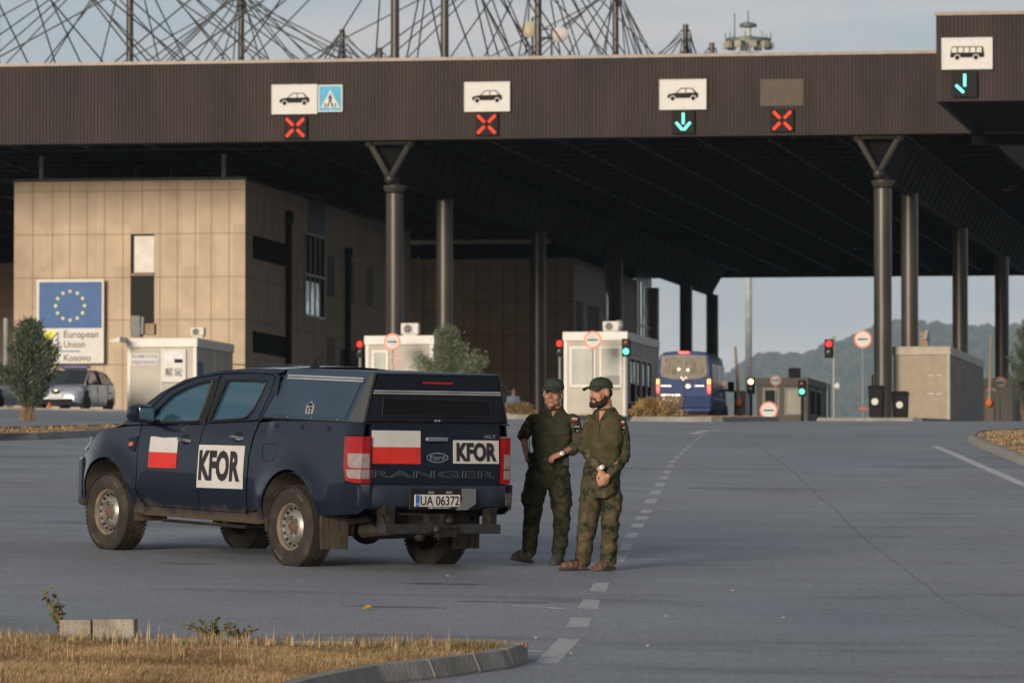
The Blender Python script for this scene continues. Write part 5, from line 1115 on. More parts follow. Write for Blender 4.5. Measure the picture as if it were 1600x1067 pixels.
    for z0, z1 in ((.985, 1.122), (.885, .972)):
        g = panel([(-.915, z1-.004), (-.93, z0+.02), (-.965, z0), (-1.078, z0), (-1.078, z1)], side_fn(s, .013), Vector((0, s, 0)), .03, .006); pts = [(-1.082, s*(Sy(-1.08, 1.0)+.012)), (-1.092, s*.80), (-1.092, s*.787)]
        for (xa, ya), (xb, yb_) in zip(pts, pts[1:]): g.add([(xa, ya, z0), (xb, yb_, z0), (xb, yb_, z1), (xa, ya, z1)], [(0, 1, 2, 3)])
        g.build('clear_lens', M_TAILW, q, smooth=True, fix=False)
    # mud flap
    MB().prism([(-.50, .56), (-.52, .20), (-.54, .20), (-.53, .56)], lambda a, b, d: Vector((a, s*d, b)), .62, .93).build('mud_flap', mat('muddy flap', (.062, .049, .036), .9, var=.4, vs=9, stretch=(3, 3, .5)), pk)
    # headlamp
    panel([(3.66, 1.09), (3.74, .97), (3.92, .96), (4.02, 1.03), (3.84, 1.12)], side_fn(s, .004), Vector((0, s, 0)), .05, .02).build('headlamp', mat('headlamp lens', (.10, .13, .16), .25, .0, coat=.3), pk, smooth=True)
# fuel flap outline on the left
pts = [(.505, 1.145), (.51, 1.04), (.48, 1.0), (.33, 1.0), (.295, 1.03), (.29, 1.14), (.32, 1.16), (.48, 1.165)]
MB().path([Vector((a, Sy(a, b)+.001, b)) for a, b in pts+[pts[0]]], .004, 5).build('fuel_flap', M_TRIM, pk)
for x in (.30, -.12, -.56): MB().ball((x, Sy(x, 1.33)-.004, 1.335), (.045, .012, .028), 10).build('rail_plug', M_TRIM, pk, smooth=True)
# roof, bonnet, windscreen, front end
def cross(x, z, w, crown, n=12): return [Vector((x, w*(1-2*i/n), z+crown*(1-(1-2*i/n)**2))) for i in range(n+1)]
def sheet(rows, name, m, parent=None):
    mb = MB(); n = len(rows[0]); mb.add([p for r in rows for p in r], [(j*n+i, j*n+i+1, (j+1)*n+i+1, (j+1)*n+i) for j in range(len(rows)-1) for i in range(n-1)]); return mb.build(name, m, parent or pk, smooth=True)
sheet([cross(x, zr(x), Sy(x, zr(x)), .035) for x in (.50, .6, .9, 1.2, 1.5, 1.79, 1.98)], 'roof', M_BODY)
for y in (-.45, -.22, 0, .22, .45): MB().box(.6, 1.7, y-.03, y+.03, 1.905-y*y*.06, 1.912-y*y*.06).build('roof_rib', M_BODY, pk, bevel=.003)
sheet([cross(x, zr(x)-.004, Sy(x, zr(x))-.01, .05) for x in (1.98, 2.15, 2.5, 2.68, 3.04)], 'windscreen', M_GLS)
sheet([cross(x, z, Sy(x, z)-.002, .05) for x, z in ((3.04, 1.262), (3.2, 1.227), (3.45, 1.187), (3.63, 1.11), (3.85, 1.09), (4.0, 1.02), (4.08, .92))], 'bonnet', M_BODY)
MB().loft([[Vector((x, y*w, z)) for y, z in ((-1, z0), (1, z0), (1, z1), (-1, z1))] for x, w, z0, z1 in ((3.78, .86, .42, .93), (4.0, .76, .42, .92), (4.1, .58, .45, .90))]).build('front_bumper', M_BODY, pk, bevel=.04); MB().box(4.02, 4.12, -.5, .5, .62, .98).build('grille', M_TRIM, pk, bevel=.02)
# interior
IN = mat('dark cab interior', (.012, .013, .015), .8)
MB().box(.55, 3.0, -.78, .78, .55, .62).box(2.55, 2.95, -.76, .76, .7, 1.20).box(.52, .60, -.68, .68, .6, 1.35).build('cabin_floor', IN, pk, bevel=.03)
for x, y in ((1.72, .38), (1.72, -.38), (.85, .38), (.85, -.38)):
    sm_ = MB().obox(Matrix.Translation((x+.2, y, .80)), .52, .52, .16).obox(Matrix.Translation((x-.1, y, 1.12)) @ Matrix.Rotation(R(-14), 4, 'Y'), .13, .5, .62).obox(Matrix.Translation((x-.19, y, 1.50)) @ Matrix.Rotation(R(-14), 4, 'Y'), .09, .26, .18)
    sm_.build('seat', IN, pk, bevel=.04)
M_ = Matrix.Translation((2.38, .40, 1.33)) @ Matrix.Rotation(R(-62), 4, 'Y'); g = MB(); g.path([M_ @ Vector((.19*math.cos(i*.2618), .19*math.sin(i*.2618), 0)) for i in range(25)], .016, 7); g.tube(M_ @ Vector((0, 0, 0)), M_ @ Vector((0, 0, -.3)), .04).tube(M_ @ Vector((-.18, 0, 0)), M_ @ Vector((.18, 0, 0)), .02); g.build('steering_wheel', mat('wheel grey', (.05, .055, .06), .5), pk, smooth=True)
MB().box(2.0, 2.06, -.12, .12, 1.60, 1.67).build('inner_mirror', IN, pk)
# underbody, frame rails, axle, exhaust, spare wheel
g = MB()
for y in (-.42, .42): g.box(-1.0, 3.6, y-.05, y+.05, .42, .56)
g.box(-.95, .5, -.7, .7, .60, .70).box(.55, 3.0, -.72, .72, .46, .56).box(1.3, 2.4, -.2, .2, .32, .47).box(.7, 1.3, .2, .62, .33, .47).box(-1.02, -.9, -.62, .62, .55, .66)
g.build('chassis', M_UNDER, pk, bevel=.01)
MB().tube((0, -.7, .39), (0, .7, .39), .05).tube((FX, -.7, .39), (FX, .7, .39), .045).ball((0, .02, .37), (.16, .17, .155), 14).build('axle', M_UNDER, pk, smooth=True)
MB().lathe([(.12, -.09), (.33, -.11), (.37, -.07), (.37, .07), (.33, .11), (.12, .09)], (-.62, .12, .43), (.12, 0, 1), 26, close=True).build('spare_wheel', M_RUB, pk, smooth=True)
for y in (-.60, .60): MB().path([(-.85, y, .50), (-.4, y, .44), (0, y, .37), (.4, y, .40), (.8, y, .50)], .03, 6).build('leaf_spring', M_UNDER, pk)
MB().box(.85, 2.3, .835, .86, .33, .36).box(1.2, 1.25, .70, .85, .33, .40).build('side_step_bracket', M_UNDER, pk)
# wheels
def wheel(x, s):
    c = Vector((x, s*.800, RW)); t = .125
    tyre = MB().lathe([(.232, -t), (.275, -t-.006), (.33, -t-.004), (.368, -t+.012), (.384, -t+.045), (.388, 0), (.384, t-.045), (.368, t-.012), (.33, t+.004), (.275, t+.006), (.232, t), (.225, 0)], c, (0, s, 0), 56, close=True)
    ax = Vector((0, s, 0))
    for i in range(60):                                   # tread blocks
        a = 2*math.pi*i/60
        for h0, h1, sh in ((-.118, -.062, 0), (-.052, -.008, .5), (.008, .052, 0), (.062, .118, .5)):
            a0 = a+sh*.105; Mx = Matrix.Translation(c+Vector((0, s*(h0+h1)/2, 0))) @ Matrix.Rotation(a0, 4, 'Y') @ Matrix.Translation((.3885-.004*(abs(h0+h1) > .15), 0, 0)); tyre.obox(Mx, .012, h1-h0, .028)
    ty = tyre.build('tyre', M_RUB, pk, smooth=True, ang=30); ty.name = 'tyre'
    w = MB().lathe([(.235, t-.002), (.228, t-.018), (.205, t-.026), (.198, t-.06), (.165, t-.075), (.135, t-.035), (.108, t-.025), (.095, t-.055), (.06, t-.058), (.055, t-.03), (.04, t-.02), (.0, t-.018)], c, ax, 48, ms=[1, 1, 0, 0, 0, 0, 0, 0, 0, 2, 2], caps=False); 
    g = MB()
    for i in range(16):
        a = 2*math.pi*i/16; q = c+Vector((math.cos(a)*.178, s*(t-.060), math.sin(a)*.178)); Mx = Matrix.Rotation(-a, 3, 'Y'); g.ball(q, (.014, .016, .018), 8, Mx)
    for i in range(6):
        a = 2*math.pi*i/6; q = c+Vector((math.cos(a)*.078, s*(t-.05), math.sin(a)*.078)); g.ball(q, (.011, .012, .011), 6)
    w.merge(g, 3); r = w.build('rim', [M_RIM, M_RIMD, mat('rusty hub', (.11, .06, .042), .8, var=.3, vs=30), M_TRIM], ty, smooth=True)
    for k, a in enumerate((2.0, 2.12, 2.24, 5.1, 5.22, 5.34, 5.46)):
        q = c+Vector((math.cos(a)*.33, s*(t+.004), math.sin(a)*.33)); MB().obox(Matrix.Translation(q) @ Matrix.Rotation(-a, 4, 'Y'), .022, .003, .02).build('sidewall_mark', mat('worn tyre letter', (.12, .11, .09), .8), ty)
for x in (FX, RX):
    for s in (1, -1): wheel(x, s)
# rear end
TX = -1.06
def rear_fn(dx=0.): return lambda a, b: Vector((TX-dx-.018*math.exp(-((b-.98)/.22)**2)+.010*(abs(a)/.76)**2, a, b))
tg = panel([(.758, .80), (.758, 1.375), (.74, 1.398), (-.74, 1.398), (-.758, 1.375), (-.758, .80)], rear_fn(), Vector((-1, 0, 0)), .08, .03).build('tailgate', M_BODY, pk, smooth=True)
def rbox(name, y0, y1, z0, z1, m, off, parent, th=.006): 
    return panel([(y0, z0), (y0, z1), (y1, z1), (y1, z0)], rear_fn(off), Vector((-1, 0, 0)), .06, th).build(name, m, parent, smooth=True)
rbox('flag_white_half', .745, .190, 1.185, 1.340, M_WVIN, .008, tg); rbox('flag_red_half', .745, .190, 1.028, 1.184, M_RVIN, .008, tg)
rbox('lettered_placard', -.195, -.738, 1.035, 1.255, M_WVIN, .008, tg)
fnr = lambda dy, dz, off: (lambda p, q, d: Vector((rear_fn(off+d)(dy-p, dz+q))))
text_mb('KFOR', fnr(-.225, 1.055, .012), .48, .180, .004, .045).build('lettering', M_KLET, tg, fix=False)
text_mb('RANGER', fnr(.745, .898, .001), 1.45, .068, .004, 0, outline=.016, res=2).xf(Matrix.Identity(4)).build('outline_lettering', mat('grey outline letters', (.11, .115, .12), .4), tg, fix=False)
text_mb('XLT', fnr(-.555, 1.278, .006), .15, .028, .004, .03).build('badge_lettering', M_CHR, tg, fix=False)
g = MB(); g.path([Vector(rear_fn(.018)(.005+.125*math.cos(i*.2618), 1.088+.043*math.sin(i*.2618))) for i in range(25)], .006, 6); g.build('badge_ring', M_CHR, tg, smooth=True)
g = MB(); g.add([Vector(rear_fn(.016)(.005+.122*math.cos(i*.2618), 1.088+.041*math.sin(i*.2618))) for i in range(24)], [tuple(range(24))]); g.build('oval_badge', mat('badge navy', (.012, .022, .05), .25), tg, fix=False)
text_mb('Ford', fnr(.088, 1.066, .017), .17, .046, .003, .005).build('badge_lettering', M_CHR, tg, fix=False)
MB().ball((TX-.012, .02, 1.255), (.02, .15, .038), 12).build('handle_recess', M_TRIM, tg, smooth=True); MB().box(TX-.055, TX-.02, -.105, .145, 1.240, 1.285).build('tailgate_handle', M_CHR, tg, bevel=.012)
# rear bumper
def bump_ring(z, k): 
    pts = []
    for i in range(21):
        t = -1+2*i/20; y = t*.90; x = -1.20+.13*max(0, abs(t)-.72)**1.5/.148
        pts.append(Vector((x+k, y, z)))
    return pts
rows_ = [bump_ring(.83, .14), bump_ring(.826, .02), bump_ring(.80, .0), bump_ring(.68, .0), bump_ring(.63, .02), bump_ring(.60, .12)]
bp_ = sheet(rows_, 'rear_bumper', mat('bumper navy', (.020, .028, .045), .42, .1, var=.2, vs=5))
for s in (1, -1): 
    panel([(-.47, .50), (-.60, .52), (-1.0, .55), (-1.14, .62), (-1.16, .835), (-1.0, .838), (-.90, .85), (-.8, .86), (-.56, .75)], lambda a, b: Vector((a, s*(min(Sy(max(a, -1.05), b), .915)+.004-(.06 if a < -1.12 else 0)), b)), Vector((0, s, 0)), .06, .03).build('bumper_corner', M_BODY, bp_, smooth=True)
MB().box(-1.215, -1.19, -.36, .40, .60, .80).build('plate_recess', M_TRIM, bp_, bevel=.02)
MB().prism([(-.20, .805), (-.36, .80), (-.365, .66), (-.26, .60), (-.14, .60), (-.205, .70)], lambda a, b, d: Vector((-1.218-d, a, b)), 0, .012).build('step_plate', mat('dull metal', (.25, .25, .27), .35, .6), bp_)
pl = MB().box(-1.242, -1.222, -.17, .355, .632, .745).build('number_plate', M_WVIN, bp_, bevel=.003)
MB().box(-1.2435, -1.2425, .308, .352, .636, .741).build('blue_band', mat('plate blue', (.02, .13, .5), .4), pl)
text_mb('UA 06372', lambda p, q, d: Vector((-1.243-d, .298-p, .644+q)), .452, .090, .003, .008).build('lettering', M_BLACK, pl, fix=False)
MB().box(-1.2445, -1.2436, .322, .338, .650, .664).build('country_letters', M_WVIN, pl)
MB().box(-1.240, -1.236, -.06, .2, .615, .627).build('frame_lettering', mat('plate frame print', (.3, .3, .3), .5, var=.8, vs=60), pl)
for y in (.16, -.05): MB().box(-1.232, -1.218, y-.03, y+.03, .757, .775).build('plate_lamp', mat('plate lamp', (.2, .2, .19), .4), bp_)
g = MB(); g.box(-1.205, -1.195, -.80, -.735, .64, .76); g.lathe([(.028, 0), (.025, .012)], (-1.205, -.768, .68), (-1, 0, 0), 14); g.build('corner_reflector_mount', mat('scuffed brown', (.06, .048, .04), .7), bp_)
# hitch
h_ = MB().box(-1.24, -1.13, -.66, .70, .375, .465).build('tow_beam', mat('tow beam steel', (.04, .04, .042), .6, .3, var=.3, vs=6), pk, bevel=.008)
g = MB(); g.tube((-1.22, .16, .47), (-1.22, .04, .33), .03).tube((-1.25, .25, .40), (-1.25, -.12, .44), .028).ball((-1.27, .12, .42), .045, 10).ball((-1.26, -.03, .50), .038, 10).box(-1.30, -1.22, -.10, .12, .345, .42).box(-1.24, -1.16, .0, .2, .46, .56).ball((-1.22, .28, .34), (.05, .06, .04), 8)
g.build('tow_coupling', mat('rusty coupling', (.028, .022, .018), .6, .3, var=.5, vs=12), h_, bevel=.004)
MB().box(-1.2, -1.08, -.64, -.55, .40, .62).build('tow_bracket', MATS['rusty coupling'], h_, bevel=.006); g = MB(); g.box(-1.2, -1.08, .55, .68, .40, .64).tube((-1.2, .62, .5), (-1.23, .62, .5), .05).tube((-1.18, .72, .56), (-1.2, .62, .38), .025); g.build('tow_bracket', MATS['rusty coupling'], h_, bevel=.006)
MB().tube((-1.15, -.15, .54), (-1.15, .5, .56), .012).build('brake_line', M_UNDER, pk)
# hard canopy on the bed
CZ0, CZ1 = 1.412, 1.878
def cw(z): t = (z-CZ0)/(CZ1-CZ0); return .845-.115*t
def cpan(name, poly, m, s, off=0, parent=None, rim=.015): return panel(poly, lambda a, b: Vector((a, s*(cw(b)+off), b)), Vector((0, s, 0)), .12, rim).build(name, m, parent, smooth=False, fix=False)
cn = MB().loft([[Vector((-1.035, cw(CZ0)-.03, CZ0)), Vector((-1.035, -cw(CZ0)+.03, CZ0)), Vector((-1.03, -cw(CZ1)+.03, CZ1-.015)), Vector((-1.03, cw(CZ1)-.03, CZ1-.015))], [Vector((.60, cw(CZ0)-.03, CZ0)), Vector((.60, -cw(CZ0)+.03, CZ0)), Vector((.36, -cw(CZ1)+.03, CZ1-.015)), Vector((.36, cw(CZ1)-.03, CZ1-.015))]]).build('bed_canopy', M_CANR, pk)
MB().box(-1.06, .40, -cw(CZ1)-.004, cw(CZ1)+.004, CZ1-.012, CZ1+.008).build('canopy_top', M_CANP, cn, bevel=.006)
MB().box(-1.06, .63, -.868, .868, 1.398, 1.409).build('canopy_rail', M_TRIM, cn)
for s in (1, -1):
    cpan('canopy_side', [(.615, CZ0), (.375, CZ1-.01), (-.985, CZ1-.01), (-.80, CZ0)], M_CANP, s, 0, cn); cpan('canopy_corner', [(-.805, CZ0), (-.99, CZ1-.01), (-1.05, CZ1-.01), (-1.05, CZ0)], mat('canopy corner grey', (.075, .08, .085), .5, .2), s, .001, cn)
    q = cpan('side_hatch', [(.535, 1.44), (.345, 1.835), (-.905, 1.835), (-.755, 1.44)], M_CANP, s, .010, cn, .008)
    for z in (1.822, 1.797): cpan('silver_stripe', [(.335, z-.007), (.335, z+.007), (-.92, z+.007), (-.92, z-.007)], M_SILV, s, .016, q, .004)
    for x in (-.62, -.2, .2): cpan('rivet_row', [(x-.006, 1.425), (x-.006, 1.435), (x+.006, 1.435), (x+.006, 1.425)], M_SILV, s, .006, q, .004)
g = panel([(-.09, 1.47), (-.09, 1.545), (-.15, 1.585), (-.21, 1.545), (-.21, 1.47)], lambda a, b: Vector((a, cw(b)+.013, b)), Vector((0, 1, 0)), .1, .003); em = g.build('house_emblem', mat('emblem grey', (.38, .39, .40), .5), cn)
g = MB(); fn = lambda a, b, d: Vector((a, cw(b)+.014+d, b))
for p in ([(-.105, 1.548), (-.15, 1.575), (-.195, 1.548), (-.195, 1.542), (-.105, 1.542)], [(-.112, 1.478), (-.112, 1.53), (-.125, 1.53), (-.125, 1.478)], [(-.135, 1.478), (-.135, 1.535), (-.142, 1.535), (-.142, 1.478)], [(-.165, 1.478), (-.165, 1.505), (-.19, 1.505), (-.19, 1.478)], [(-.155, 1.512), (-.155, 1.532), (-.195, 1.532), (-.195, 1.512)]): g.prism(p, fn, 0, .003)
g.build('emblem_drawing', M_BLACK, em)
rx = -1.052
def cr_(name, pts, m, off, parent, th=.008): return MB().prism(pts, lambda a, b, d: Vector((rx-off-d, a, b)), 0, th).build(name, m, parent)
rh = cr_('rear_hatch', [(cw(1.43)-.03, 1.43), (cw(1.86)-.035, 1.86), (-cw(1.86)+.035, 1.86), (-cw(1.43)+.03, 1.43)], M_CANR, 0, cn, .012)
for z in (1.712, 1.690): cr_('silver_stripe', [(cw(z)-.03, z-.006), (cw(z)-.03, z+.006), (-cw(z)+.03, z+.006), (-cw(z)+.03, z-.006)], M_SILV, .013, rh, .004)
cr_('hatch_window', [(.63, 1.49), (.62, 1.625), (-.60, 1.61), (-.62, 1.49)], mat('black hatch glass', (.004, .005, .006), .15, spec=.4), .013, rh, .003)
g = MB(); pts = [(.645, 1.478), (.632, 1.64), (-.612, 1.625), (-.635, 1.478)]; g.path([Vector((rx-.016, a, b)) for a, b in pts+[pts[0]]], .011, 6); g.build('window_rubber', M_TRIM, rh)
cr_('high_brake_lamp', [(.175, 1.785), (.175, 1.802), (-.175, 1.80), (-.175, 1.782)], mat('brake lamp red', (.30, .02, .02), .3), .013, rh, .008)
cr_('hatch_seam', [(.70, 1.74), (.697, 1.745), (-.66, 1.742), (-.66, 1.738)], M_TRIM, .0125, rh, .002)
for y in (.02, -.02): MB().tube((rx-.01, y, 1.437), (rx-.03, y, 1.437), .009).build('lock_bolt', M_SILV, rh)
for s in (1, -1): MB().path([Vector((rx-.008, s*(cw(1.42)-.012), 1.42)), Vector((rx-.008, s*(cw(1.86)-.012), 1.865))], .010, 6).build('edge_seal', M_TRIM, rh)
# placards on the left doors (and the mirrored side)
dL = [o for o in pk.children if o.name.startswith('front_door')]; rL = [o for o in pk.children if o.name.startswith('rear_door')]
for s, d1, d2 in ((1, dL[0], rL[0]), (-1, dL[1], rL[1])):
    P_ = lambda name, poly, m, off, par: panel(poly, side_fn(s, off), Vector((0, s, 0)), .06, .004).build(name, m, par, smooth=True, fix=False)
    P_('flag_white_half', [(2.468, 1.012), (2.462, 1.162), (2.40, 1.166), (2.25, 1.158), (1.975, 1.170), (1.972, 1.018)], M_WVIN, .007, d1); P_('flag_red_half', [(2.470, .858), (2.468, 1.010), (1.972, 1.016), (1.970, .868)], M_RVIN, .007, d1)
    P_('lettered_placard', [(1.600, .695), (1.588, .90), (1.592, 1.112), (.802, 1.128), (.80, .712)], M_WVIN, .008, d2)
    f0 = side_fn(s, .014)
    if s == 1: text_mb('KFOR', lambda p, q, d: f0(1.565-p, .765+q+.012*(p/.72)), .715, .300, .002, .046).build('lettering', M_KLET, d2, fix=False)
    else: text_mb('KFOR', lambda p, q, d: f0(.835+p, .765+q), .715, .300, .002, .046).build('lettering', M_KLET, d2, fix=False)
MB().lathe([(.055, 0), (.04, .03), (.012, .05)], (.62, .25, 1.90), (0, 0, 1), 12).path([(.66, .25, 1.92), (.48, .25, 2.06)], [.006, .003], 5).build('roof_antenna', M_TRIM, pk, smooth=True)
# ------------------------------------------------------------------ van
M_VAN = mat('van blue paint', (.010, .036, .135), .55, .0, var=.08, coat=.1, spec=.25); M_VBUMP = mat('van bumper', (.010, .030, .10), .6, spec=.2)
vv0 = 203.0; c = L(1069, 650, vv0); w = SW(*c); van = ST('van', 'blue passenger van seen from behind with curtains in its rear window', 'van', (c.x, vv0, G(w.x, w.y)))
VW = (L(1112, 600, vv0).x-L(1026, 600, vv0).x)/2; VH = L(1069, 548, vv0).z-van.o.z
def vsec(y, w, h, z0=.38, hood=0):
    k = w; P = []
    prof_ = [(.93, z0), (.99, z0+.15), (1.0, z0+.45), (1.0, .98), (.985, 1.25), (.955, h*.72), (.93, h*.86), (.88, h*.94), (.74, h*.985), (.4, h)]
    if hood: prof_ = [(a, min(b, h-.02*(10-i))) for i, (a, b) in enumerate(prof_)]
    for a, b in prof_: P.append(Vector((a*k, y, b)))
    for a, b in reversed(prof_): P.append(Vector((-a*k, y, b)))
    return P
van.build(MB().loft([vsec(.06, VW*.95, VH*.965), vsec(0, VW*.985, VH*.98, .42)][::-1]+[vsec(.10, VW, VH*.995), vsec(.4, VW*1.005, VH), vsec(2.4, VW*1.005, VH), vsec(3.9, VW, VH*.985), vsec(4.35, VW*.97, VH*.86, hood=1), vsec(4.8, VW*.93, 1.25, hood=1), vsec(5.3, VW*.80, 1.0, hood=1)]), 'body', M_VAN, smooth=True)
vf = lambda x, y: van.p(x, y, vv0)
poly = [(1034, 556), (1032, 580), (1034, 588), (1050, 592), (1070, 593), (1090, 592), (1103, 588), (1106, 580), (1103, 556), (1069, 554)]
q = van.build(MB().prism([(vf(*p).x, vf(*p).z) for p in poly], lambda a, b, d: Vector((a, -.012-d, b)), 0, .02), 'rear_window', mat('van rear glass', (.025, .022, .02), .15, spec=.5))
cur = mat('pale curtain', (.20, .17, .14), .8, var=.45, vs=5, stretch=(3, 1, .7))
for px0, px1 in ((1037, 1066), (1072, 1101)):
    g = MB(); n = 16; vs = []
    for i in range(n+1):
        x = px0+(px1-px0)*i/n; mid = 1-abs((x-1069)/34); zt_, zb_ = vf(x, 559).z, vf(x, 584+3*mid).z; y = -.036+.006*math.sin(i*1.9); vs += [(vf(x, 560).x, y, zb_), (vf(x, 560).x, y, zt_)]
    g.add(vs, [(2*i, 2*i+2, 2*i+3, 2*i+1) for i in range(n)]); van.build(g, 'curtain', cur, smooth=True, fix=False).parent = q
for x, y in ((1061, 577), (1075, 578), (1065, 590), (1072, 590), (1068, 593)): van.build(MB().ball(vf(x, y)+Vector((0, -.05, 0)), .05 if y < 585 else .03, 8), 'warm_glint', mat('warm glint glow', (1, .8, .5), .4, emit=1.6, ecol=(1, .72, .42))).parent = q  # warm glints on the van glass put in as small glowing balls
for s, x0, x1 in ((-1, 1025.5, 1031), (1, 1105, 1111)):
    a, b = vf(x0, 616), vf(x1, 591); q = van.build(MB().box(a.x, b.x, -.03, .12, a.z, b.z), 'tail_lamp', mat('van lamp red', (.35, .01, .01), .25, emit=.25, ecol=(1, .03, .02)), bevel=.02)
    a, b = vf(x0+.6, 600), vf(x1-.6, 592.5); van.build(MB().box(a.x, b.x, -.045, -.031, a.z, b.z), 'indicator', mat('orange lit lamp', (1, .5, .1), .4, emit=2.2, ecol=(1, .38, .07))).parent = q
    a, b = vf(x0+.6, 611), vf(x1-.6, 602); van.build(MB().box(a.x, b.x, -.045, -.031, a.z, b.z), 'stop_lamp', mat('red lit lamp', (1, .1, .08), .4, emit=2.0, ecol=(1, .07, .05))).parent = q
    a, b = vf(x0+2 if s < 0 else x0-6, 634), vf(x0+9 if s < 0 else x0+1, 630.5); van.build(MB().box(a.x, b.x, -.05, .0, a.z, b.z), 'reflector', mat('van reflector', (.55, .01, .04), .3, emit=.12))
a, b = vf(1061, 552.5), vf(1077, 549); van.build(MB().box(a.x, b.x, -.06, .05, a.z, b.z), 'high_stop_lamp', MATS['red lit lamp'], bevel=.01)
a, b = vf(1025.5, 638), vf(1112, 619); van.build(MB().box(a.x, b.x, -.055, .3, a.z, b.z), 'rear_bumper', M_VBUMP, bevel=.04)
a, b = vf(1035, 627), vf(1060, 621); q = van.build(MB().box(a.x, b.x, -.075, -.056, a.z, b.z), 'number_plate', M_SIGNW); van.build(text_mb('01 392 KS', lambda p, r_, d: Vector((a.x+.08+p, -.076-d, a.z+.03+r_)), .46, .08, .002, .01), 'lettering', M_BLACK, fix=False).parent = q
a, b = vf(1034, 618.5), vf(1063, 616); van.build(MB().box(a.x, b.x, -.05, .0, a.z, b.z), 'plate_trim', M_CHR)
for x0, x1 in ((1033, 1049), (1086, 1100)): a, b = vf(x0, 603.5), vf(x1, 602); van.build(MB().box(a.x, b.x, -.02, .0, a.z, b.z), 'chrome_strip', M_CHR)
c = vf(1075.5, 603.5); van.build(MB().lathe([(.10, 0), (.12, .02), (.09, .03), (.075, .0)], (c.x, -.03, c.z), (0, -1, 0), 24).box(c.x-.12, c.x+.12, -.05, -.03, c.z-.015, c.z+.015), 'badge', M_CHR, smooth=True)
van.build(MB().box(-.008, .008, -.012, .0, .6, VH*.93), 'door_seam', M_BLACK); van.build(MB().box(-VW*.85, VW*.85, .1, 5.0, .28, .5), 'underbody', M_BLACK)
for s in (1, -1):
    for y0, y1 in ((.45, 1.75), (1.9, 3.1), (3.2, 4.0)):
        g = MB(); pr = [(y0, 1.28), (y1 + (.25 if y1 == 4.0 else 0), 1.28), (y1, VH*.83), (y0, VH*.83)]; g.prism(pr, lambda a, b, d: Vector((s*(VW*1.005*(.985-.055*(b-1.25)/(VH*.83-1.25))+.004+d), a, b)), 0, .012); van.build(g, 'side_window', mat('van side glass', (.20, .22, .23), .2))
    q = van.build(MB().loft([[Vector((s*(VW+.02+dx), y+3.9, z)) for y, z in ((0, 1.22), (.16, 1.25), (.16, 1.58), (0, 1.60))] for dx in (.08, .30)]), 'wing_mirror', M_BLACK, bevel=.03); van.build(MB().box(min(s*(VW-.05), s*(VW+.12)), max(s*(VW-.05), s*(VW+.12)), 3.95, 4.05, 1.25, 1.33), 'mirror_arm', M_BLACK).parent = q
    for y in (1.05, 4.3):
        van.build(MB().lathe([(.2, -.12), (.30, -.12), (.335, -.08), (.335, .08), (.30, .12), (.2, .12)], (s*(VW-.13), y, .335), (s, 0, 0), 28, close=True), 'tyre', M_RUB, smooth=True).parent = van.e
        van.build(MB().lathe([(.2, .08), (.12, .05), (0, .06)], (s*(VW-.13), y, .335), (s, 0, 0), 20, caps=False), 'rim', M_RIM, smooth=True); van.build(MB().lathe([(.40, 0), (.40, .006)], (s*(VW+.002), y, .37), (s, 0, 0), 28), 'wheel_arch', M_BLACK)
    van.build(MB().box(min(s*VW, s*(VW+.012)), max(s*VW, s*(VW+.012)), .5, 4.2, .88, .93), 'side_moulding', M_GREYC)
van.build(MB().box(-VW*.5, -VW*.5+.12, .05, .1, .18, .3).box(VW*.35, VW*.55, .05, .12, .15, .42), 'mud_flap', M_BLACK)
